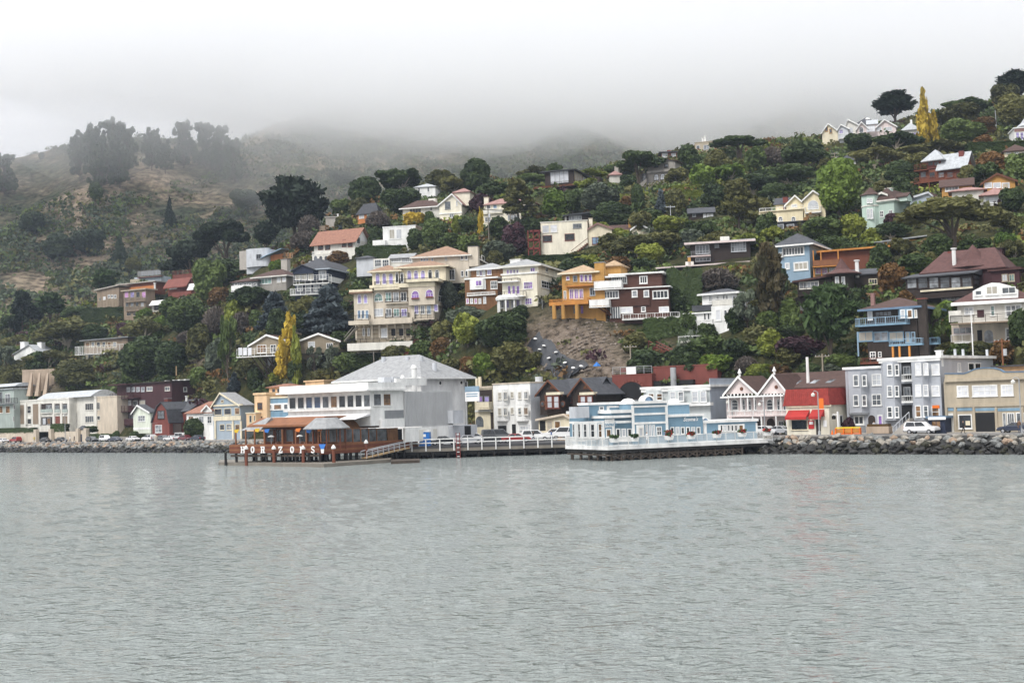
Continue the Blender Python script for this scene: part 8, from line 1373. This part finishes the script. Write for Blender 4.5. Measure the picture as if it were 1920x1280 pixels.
# ================================================================== people: one continuous skin each, clothes by region
def body_mesh(pose):
    J=dict(hip=(0,0,.95),waist=(0,0,1.08),chest=(0,0,1.32),neck=(0,.01,1.50),head=(0,-.02,1.60),crown=(0,-.01,1.74))
    if pose == 'walk':leg=[((.09,0,.9),(.10,-.18,.50),(.10,-.12,.10),(.10,-.26,.05)),((-.09,0,.9),(-.10,.06,.50),(-.10,.30,.14),(-.10,.22,.05))];arm=[((.2,0,1.44),(.25,.12,1.18),(.25,.06,.93),(.25,.02,.85)),((-.2,0,1.44),(-.25,-.10,1.18),(-.24,-.22,.97),(-.24,-.26,.9))]
    elif pose == 'sit':leg=[((.09,0,.93),(.11,-.42,.92),(.11,-.42,.52),(.11,-.55,.48)),((-.09,0,.93),(-.11,-.42,.92),(-.11,-.42,.52),(-.11,-.55,.48))];arm=[((.2,0,1.44),(.26,-.05,1.18),(.18,-.30,1.12),(.13,-.38,1.13)),((-.2,0,1.44),(-.26,-.05,1.18),(-.18,-.30,1.12),(-.13,-.38,1.13))]
    else:leg=[((.09,0,.9),(.10,-.02,.50),(.10,0,.10),(.10,-.15,.05)),((-.09,0,.9),(-.11,0,.50),(-.13,.02,.10),(-.14,-.13,.05))];arm=[((.2,0,1.44),(.25,.02,1.17),(.24,-.05,.93),(.23,-.08,.84)),((-.2,0,1.44),(-.26,.02,1.17),(-.2,-.16,1.05),(-.12,-.22,1.08))]
    vs,es,rad=[],[],[]
    def v(p,r):vs.append(p);rad.append(r);return len(vs)-1
    ids=[v(J['hip'],.15),v(J['waist'],.135),v(J['chest'],.16),v(J['neck'],.058),v(J['head'],.085),v(J['crown'],.085)];es += list(zip(ids[:-1],ids[1:]))
    for L4 in leg:
        q=[v(L4[0],.10),v(L4[1],.068),v(L4[2],.045),v(L4[3],.042)];es += [(ids[0],q[0])]+list(zip(q[:-1],q[1:]))
    for A4 in arm:
        q=[v(A4[0],.068),v(A4[1],.046),v(A4[2],.033),v(A4[3],.036)];es += [(ids[2],q[0])]+list(zip(q[:-1],q[1:]))
        hd=Vector(A4[3]);dr=(hd-Vector(A4[2])).normalized();sd=dr.orthogonal().normalized()
        for i in range(5):f=v(tuple(hd+dr*(.09 if i < 4 else .05)+sd*(.018*(i-1.5) if i < 4 else .05)),.009);es.append((q[3],f))
    me=bpy.data.meshes.new('tmp');me.from_pydata(vs,es,[]);o=bpy.data.objects.new('tmp',me);COL.objects.link(o);sk=o.modifiers.new('s','SKIN');ss=o.modifiers.new('u','SUBSURF');ss.levels=1;ss.render_levels=1
    for i,r in enumerate(rad):me.skin_vertices[0].data[i].radius=(r,r*.85)
    me.skin_vertices[0].data[0].use_root=True
    dg=bpy.context.evaluated_depsgraph_get();out_=bpy.data.meshes.new_from_object(o.evaluated_get(dg));bpy.data.objects.remove(o);out_.name='person'
    out_.materials.clear()
    for q in ('skin','hair_dark','navy','flat_black','dark_wood'):out_.materials.append(MATS[q])
    hands=[Vector(a[3]) for a in arm];feet=[Vector(l[3]) for l in leg];kn=[Vector(l[2]) for l in leg]
    for p in out_.polygons:
        c=p.center
        if c.z > 1.68 or (c.z > 1.58 and c.y > .03):i=1
        elif c.z > 1.49:i=0
        elif min((c-h_).length for h_ in hands) < .11:i=0
        elif min((c-f_).length for f_ in feet) < .15:i=4
        elif c.z > .98 or (min((c-h_).length for h_ in hands) < .3 and pose != 'sit'):i=2
        else:i=3
        p.material_index=i;p.use_smooth=True
    return out_
BODY={k:body_mesh(k) for k in ('walk','stand','sit')}
mat('cloth_white',(.7,.7,.7));mat('cloth_blue',(.06,.13,.32));mat('cloth_yellow',(.55,.42,.06));mat('cloth_black',(.018,.018,.02));mat('denim',(.05,.07,.13));mat('cloth_grey',(.2,.2,.21));mat('cloth_red',(.35,.05,.04));mat('cloth_brown',(.16,.09,.05))
def person(p,pose,top,legs,label,yaw=0,group='people by the water'):
    o=link('person',BODY[pose]);o.location=p;o.rotation_euler=(0,0,yaw);tag(o,label,'person',group)
    for i,m_ in ((2,top),(3,legs)):s=o.material_slots[i];s.link='OBJECT';s.material=MATS[m_]
    return o
for x,t,z,pose,top,lg,lb,ya in ((1806,5.7,PROM+.1,'walk','cloth_black','cloth_black','walker in black clothes striding along the rock bank path',1.1),(1911,6.0,PROM+.1,'stand','cloth_brown','denim','person in brown jacket and jeans near the blue sedan',2.2),(1639,11.9,PROM+.12,'stand','cloth_white','cloth_grey','person in pale shirt outside the narrow grey block',.4),(1703,11.6,PROM+.12,'stand','cloth_black','denim','person in dark top beside the white SUV hood',-.8),(1709,11.8,PROM+.12,'stand','cloth_red','cloth_black','person in dark red top beside the white SUV',.9),(64,5.8,PROM+.1,'stand','cloth_yellow','cloth_grey','person in yellow top on the path beyond the black sedans',.5),(131,6.0,PROM+.1,'walk','cloth_white','denim','person in white walking past the gate wall',-1.4),(139,6.3,PROM+.1,'walk','cloth_black','cloth_black','person in black walking past the gatehouse',-1.3),(169,5.4,PROM+.1,'stand','cloth_grey','cloth_black','person in grey standing at the rocks before the grey hatchback',2.6),(1489,12.4,PROM+.12,'stand','cloth_white','cloth_black','person in white at the red shop window',.2)):
    person(on_shore(x,t,z),pose,top,lg,lb,ya)
for x,Yd,top,lb in ((1000,226.5,'cloth_black','person in black beside the large white SUV on the pier'),(1034,229,'cloth_blue','person in blue between the white vehicles on the pier')):p=at(x,825,Yd);person((p.x,p.y,1.95+(Yd-219)*.0135),'walk',top,'denim',lb,1.2)
view(1040,660,4);w_,v_=BLU.wv(692,650,-1.3);p=BLU.A+BLU.Ud*-1.3+BLU.Wd*w_;person((p.x,p.y,BLU.A.z+.55),'walk','cloth_white','cloth_grey','person in white shirt walking on the blue restaurant deck',-1.0)
view(400,640,4)
for x,y,top,lb in ((470,745,'cloth_red','diner in red on the terrace behind the fourth letter'),(595,745,'cloth_blue','diner in blue at the middle of the terrace'),(683,745,'cloth_grey','diner in grey at the terrace beside the kiosk'),(745,748,'cloth_white','diner in white near the corner of the terrace')):
    u,v=SGN.uv(x,y,1.1);p=SGN.A+SGN.Ud*u+SGN.Wd*1.1;z0=SGN.A.z+d0['v1']
    person((p.x,p.y,z0-.42),'sit',top,'cloth_black',lb,SGN.yaw,'diners on the terrace')
    c=thing('terrace_chair','wooden chair under the '+lb.split(' on ')[0].split(' at ')[0].split(' near ')[0],'chair',(p.x,p.y,z0),SGN.yaw,'terrace chairs');MB().box(-.22,.22,-.22,.24,.40,.46).obj('seat','deck_wood',c);MB().box(-.22,.22,.24,.28,.42,.95).obj('backrest','deck_wood',c)
    for a_,b_ in ((-.2,-.2),(.2,-.2),(-.2,.22),(.2,.22)):MB().box(a_-.02,a_+.02,b_-.02,b_+.02,0,.42).obj('leg','deck_wood',c)
view(0,0,1)

# ================================================================== poles, lamps, wires
def pole(x,yt,yb,s,label,m='grey_wood',arms=1,trans=False,r=.14,p=None):
    p=p or at(x,yb,FPX/s);Hh=(at(x,yt,p.y).z-p.z);t=thing('utility_pole',label,'utility pole',(p.x,p.y,p.z-2.5),0,'utility poles on the hill');Hh += 2.5
    MB().tube((0,0,0),(0,0,Hh),r*1.15,r*.8,8).obj('shaft',m,t)
    for i in range(arms):z=Hh-.5-.9*i;MB().box(-1.2,1.2,-.07,.07,z,z+.14).obj('crossarm',m,t);[MB().tube((k,0,z+.14),(k,0,z+.32),.05,n=5).obj('insulator','pale_grey',t) for k in (-1.05,-.5,.5,1.05)]
    if trans:MB().tube((.35,-.1,Hh-2.6),(.35,-.1,Hh-1.6),.28,n=10).obj('transformer','pale_grey',t)
    return Vector((p.x,p.y,p.z-2.5+Hh-.4))
Pa=pole(1224,343,392,6.3,'utility pole with two crossarms below the grey stone house',arms=2,trans=True,m='pale_bark');Pb=pole(917,390,458,7.0,'utility pole with grey transformer beside the layered pine',arms=1,trans=True);Pc=pole(958,400,438,7.0,'short utility pole above the purple tree');Pd=pole(1566,286,316,6.2,'utility pole with transformer above the bright green tree',arms=2,trans=True,m='pale_bark');Pe=pole(1543,663,700,11.6,'weathered pole with single crossarm behind the skylit roof',m='pale_bark');Pf=pole(331,686,716,6.8,'bare wooden pole rising behind the dark maroon block',arms=0,m='light_wood',r=.2);Pg=pole(429,640,716,7.2,'tall bare wooden pole among trees west of the poplar',arms=0,m='pale_bark',r=.16);Ph=pole(1183,646,690,10.2,'thin wooden pole standing at the bare earth slope',m='pale_bark');Pi=pole(1868,202,240,6.0,'grey pole before the rusty tree near the crest',arms=0,m='steel',r=.2);Pj=pole(1881,634,690,12.6,'brown pole with fat white transformer below the large white terraced house',arms=1,trans=True,m='deck_wood');Pk=pole(1824,583,655,12.2,'slim white pole rising before the large white terraced house',arms=0,m='white',r=.1);Pl=pole(701,658,680,8.4,'short pole in the bushes below the hotel terrace',arms=0);Pm=pole(1259,385,446,7.3,'pale lamp standard among the oaks above the dark flat-roofed house',arms=1,m='pale_grey',r=.1)
Pn=pole(1516,669,735,12.0,'plain white pole rising over the red shop roof',arms=0,m='white',r=.26)
def wire(a,b_,label,sag=.8):
    mb=MB();o=Vector(a)
    for off in (-.6,.6):
        pts=[Vector(a).lerp(Vector(b_),i/8)-Vector((0,0,sag*4*(i/8)*(1-i/8)))-o+Vector((off*.6,0,0)) for i in range(9)]
        for p,q in zip(pts[:-1],pts[1:]):mb.tube(p,q,.035,n=3,cap=False)
    q=mb.obj('power_line','flat_black');q.location=o;tag(q,label,'power line')
wire(Pb,Pa,'pair of power lines between the transformer pole and the stone house pole',2.2);wire(Pa,Pd,'pair of power lines crossing the upper hillside to the bright tree',2.5);wire(Pb,Pm,'pair of power lines passing the pale yellow cubic house',1.8);wire(Pm,Pe,'pair of power lines sloping down to the skylit roof',3);wire(Pd,Pi,'pair of power lines climbing towards the crest',1.5);wire(Pg,Pl,'pair of power lines across the slope below the hotel',1.5)
def lamp(x,t,label,hgt,banner=None,yb=None):
    p=on_shore(x,t,PROM+.1);o=thing('street_lamp',label,'street lamp',p,YS,'street lamps of the promenade')
    MB().lathe([(.22,0),(.2,.5),(.1,.6),(.08,hgt)],8).obj('shaft','steel',o);MB().tube((0,0,hgt),(-.5,0,hgt+.25),.05).tube((-.5,0,hgt+.25),(-.8,0,hgt+.05),.05).obj('arm','steel',o);MB().lathe([(.08,hgt-.05),(.3,hgt-.3),(.26,hgt-.55),(.05,hgt-.62)],10,(-.8,0)).obj('lamp_head','offwhite',o)
    if banner:MB().box(.12,.9,-.02,.02,hgt-2.4,hgt-.9).obj('banner',banner,o)
lamp(1536,6.4,'street lamp with orange banner before the red shop',6.2,'safety_orange');lamp(1915,6.4,'street lamp before the tan curved-parapet building',7.0);lamp(1434,8.5,'street lamp before the white victorian veranda',5.0);lamp(1374,11.8,'street lamp at the corner of the white victorian',5.5);lamp(122,7.0,'thin street lamp before the cream barrel-roofed block',7.5)
# street furniture before the red shop
view(1440,640,4)
p=on_shore(0,7.4) if False else None
view(0,0,1)
a,c=on_shore(1567,7.8,PROM),on_shore(1613,8.6,PROM);d=c-a;t=thing('barrier','yellow and orange work barrier before the red shop','barrier',a,math.atan2(d.y,d.x));Lb=d.length
MB().box(0,Lb,-.06,.06,.95,1.15).obj('top_board','safety_yellow',t);MB().box(0,Lb,-.05,.05,.1,.25).obj('lower_board','safety_orange',t);MB().box(0,Lb,-.02,.02,.3,.9).obj('mesh_panel','gold_trim',t)
for i in range(4):MB().box(Lb*i/3-.06,Lb*i/3+.06,-.3,.3,0,1.0).obj('leg','safety_orange',t)
for i,x in enumerate((1560,1566)):p=on_shore(x,7.6,PROM);o=thing('traffic_cone',['orange traffic cone nearest the red shop','orange traffic cone against the work barrier'][i],'cone',p,0,'traffic cones');MB().lathe([(.2,.04),(.04,.75)],10).obj('cone','safety_orange',o);MB().box(-.25,.25,-.25,.25,0,.05).obj('base','flat_black',o)
p=on_shore(1572,9,PROM);o=thing('sign_post','white post with small bracket before the red shop flank','post',p,YS);MB().box(-.12,.12,-.12,.12,0,3.4).obj('post','white',o);MB().box(-.9,0,-.05,.05,2.9,3.05).obj('bracket','white',o);MB().lathe([(.28,2.3),(.3,2.7),(.05,2.9)],8,(-.7,0)).obj('lantern','flat_black',o)
p=on_shore(1648,10.8,PROM+.1);o=thing('stone_planter','rusty stone planter before the narrow grey block','planter',p,YS);MB().box(-1.8,1.8,-.5,.6,0,1.0).obj('wall','earth_wall',o);MB().box(-1.7,1.7,-.4,.5,1.0,1.35).obj('planting','rust_leaf',o)
p=on_shore(292,6.2,PROM+.1);o=thing('litter_bin','pale stone litter bin on the rock bank path','litter bin',p,YS);MB().lathe([(.45,0),(.5,1.0),(.52,1.05)],10).obj('bin','concrete',o);MB().lathe([(.5,1.05),(.3,1.35),(.05,1.4)],10).obj('lid','tan',o)

# ================================================================== the slide: tarpaulins, sandbags, stairs
def drape(name,label,line,hw,m,seed,cat='tarpaulin'):
    rs=np.random.RandomState(seed);P=[hit(x,y) for x,y in line];P=[p for p in P if p is not None];n=28;V=[];k=9
    for i in range(n):
        f=i/(n-1)*(len(P)-1);j=min(int(f),len(P)-2);c=P[j].lerp(P[j+1],f-j);d=P[min(j+1,len(P)-1)]-P[j];sx=Vector((d.y,-d.x,0)).normalized() if d.xy.length > .01 else Vector((1,0,0))
        if abs(sx.x) < .6:sx=Vector((.9*(1 if sx.x > 0 else -1),.4,0)).normalized()
        for q in range(k):u=(q/(k-1)-.5)*2*(hw*(1+.22*math.sin(i*.45+seed)));x,y=c.x+sx.x*u,c.y+sx.y*u;V.append((x,y,gz(x,y)+.45+.35*float(fbm(np.array([x*.9]),np.array([y*.9]),3,seed)[0])+.12*math.sin(i*2.1+q*1.7)+.9*float(fbm(np.array([x*.45]),np.array([y*.45]),2,seed+4)[0])-.4))
    V=np.array(V);o0=V.mean(0);me=npmesh(name,V-o0,grid_faces(n,k),[m],None,False);o=link(name,me);o.location=o0;tag(o,label,cat);return P
tm=MATS['tarp_black'].node_tree.nodes['Principled BSDF'];tm.inputs['Roughness'].default_value=.45;tm.inputs['Specular IOR Level'].default_value=.6
P1=drape('tarpaulin','long wrinkled black tarpaulin draped down the earth slide',[(1000,645),(1012,658),(1030,672),(1055,688),(1090,704)],1.45,'tarp_black',3);drape('tarpaulin','black tarpaulin heaped at the foot of the slide',[(1030,680),(1050,696),(1075,708)],1.25,'tarp_black',8)
for i,(x,y) in enumerate(((1004,650),(1020,660),(1012,668),(1043,676),(1030,690),(1060,690),(1075,699),(1090,703),(1052,702))):
    p=hit(x,y)
    if p:o=MB().lathe([(.05,0),(.38,.1),(.42,.22),(.3,.36),(.04,.42)],8).obj('sandbag','white');o.location=(p.x,p.y,p.z+.75);o.rotation_euler=(.2,.1,i);tag(o,'white sandbag weighing down the black tarpaulin','sandbag','sandbags on the tarpaulin')
def stair(label,x0,y0,x1,y1,m,wd=1.2,rail=True):
    a,c=hit(x0,y0),hit(x1,y1)
    if a is None or c is None:return
    d=c-a;s_=Vector((d.y,-d.x,0)).normalized()*wd/2;t=thing('hillside_stair',label,'stair',a);n=14;mb=MB()
    for i in range(n):q=d*(i/n)+Vector((0,0,.5));e=d*(1.1/n);e=Vector((e.x,e.y,0));mb.add([q-s_,q+s_,q+s_+e,q-s_+e,q-s_-Vector((0,0,.25)),q+s_-Vector((0,0,.25)),q+s_+e-Vector((0,0,.25)),q-s_+e-Vector((0,0,.25))],[(0,1,2,3),(7,6,5,4),(0,4,5,1),(1,5,6,2),(2,6,7,3),(3,7,4,0)])
    mb.obj('tread',m,t)
    for sg in (-1,1):
        mb=MB();up=Vector((0,0,1.5));mb.tube(s_*sg+up,d+s_*sg+up,.07).tube(s_*sg+up*.65,d+s_*sg+up*.65,.06)
        for i in range(9):q=d*(i/8)+s_*sg;mb.tube(q,q+up,.06)
        mb.obj('handrail',m,t)
stair('rust red wooden stair climbing beside the earth slide',1288,692,1222,655,'rail_red');stair('dark red inclined stair under the hotel terrace',757,682,782,648,'rail_red');stair('red garden stair beside the white stepped house',1308,636,1272,618,'rail_red');stair('grey concrete chute below the bushy slope',838,672,852,650,'concrete',2.2)
p=hit(1120,708) or at(1120,708,240);o=MB().lathe([(.75,0),(.65,.15),(.05,.8)],4).obj('canopy_tent','plastic_blue');o.location=(p.x,p.y,p.z+1.6);tag(o,'small blue canopy peak behind the dark twin gables','canopy')

# loose stones and tufts on the bare slope: uncounted
sv,sf,rr=[],[],random.Random(3)
while len(sf) < 9000:
    p=hit(rr.gauss(1090,48),rr.uniform(600,705))
    if p is None:continue
    c=rr.uniform(.12,.5)*rr.choice((.6,1,1));m_=Matrix.Translation(p) @ Matrix.Rotation(rr.uniform(0,6),4,'Z') @ Matrix.Diagonal((c*1.3,c,c*.8,1));k=rr.choice(ROCKS);n0=len(sv)
    sv += [tuple(m_ @ v.co) for v in k.vertices];sf += [tuple(n0+j for j in q.vertices) for q in k.polygons]
mat('scree_stone',(.20,.165,.135),var=.6,scale=.8)
me=bpy.data.meshes.new('scree');me.from_pydata(sv,[],sf);me.materials.append(MATS['scree_stone']);tag(link('scree',me),kind='stuff',label='loose stones scattered over the bare earth slide')
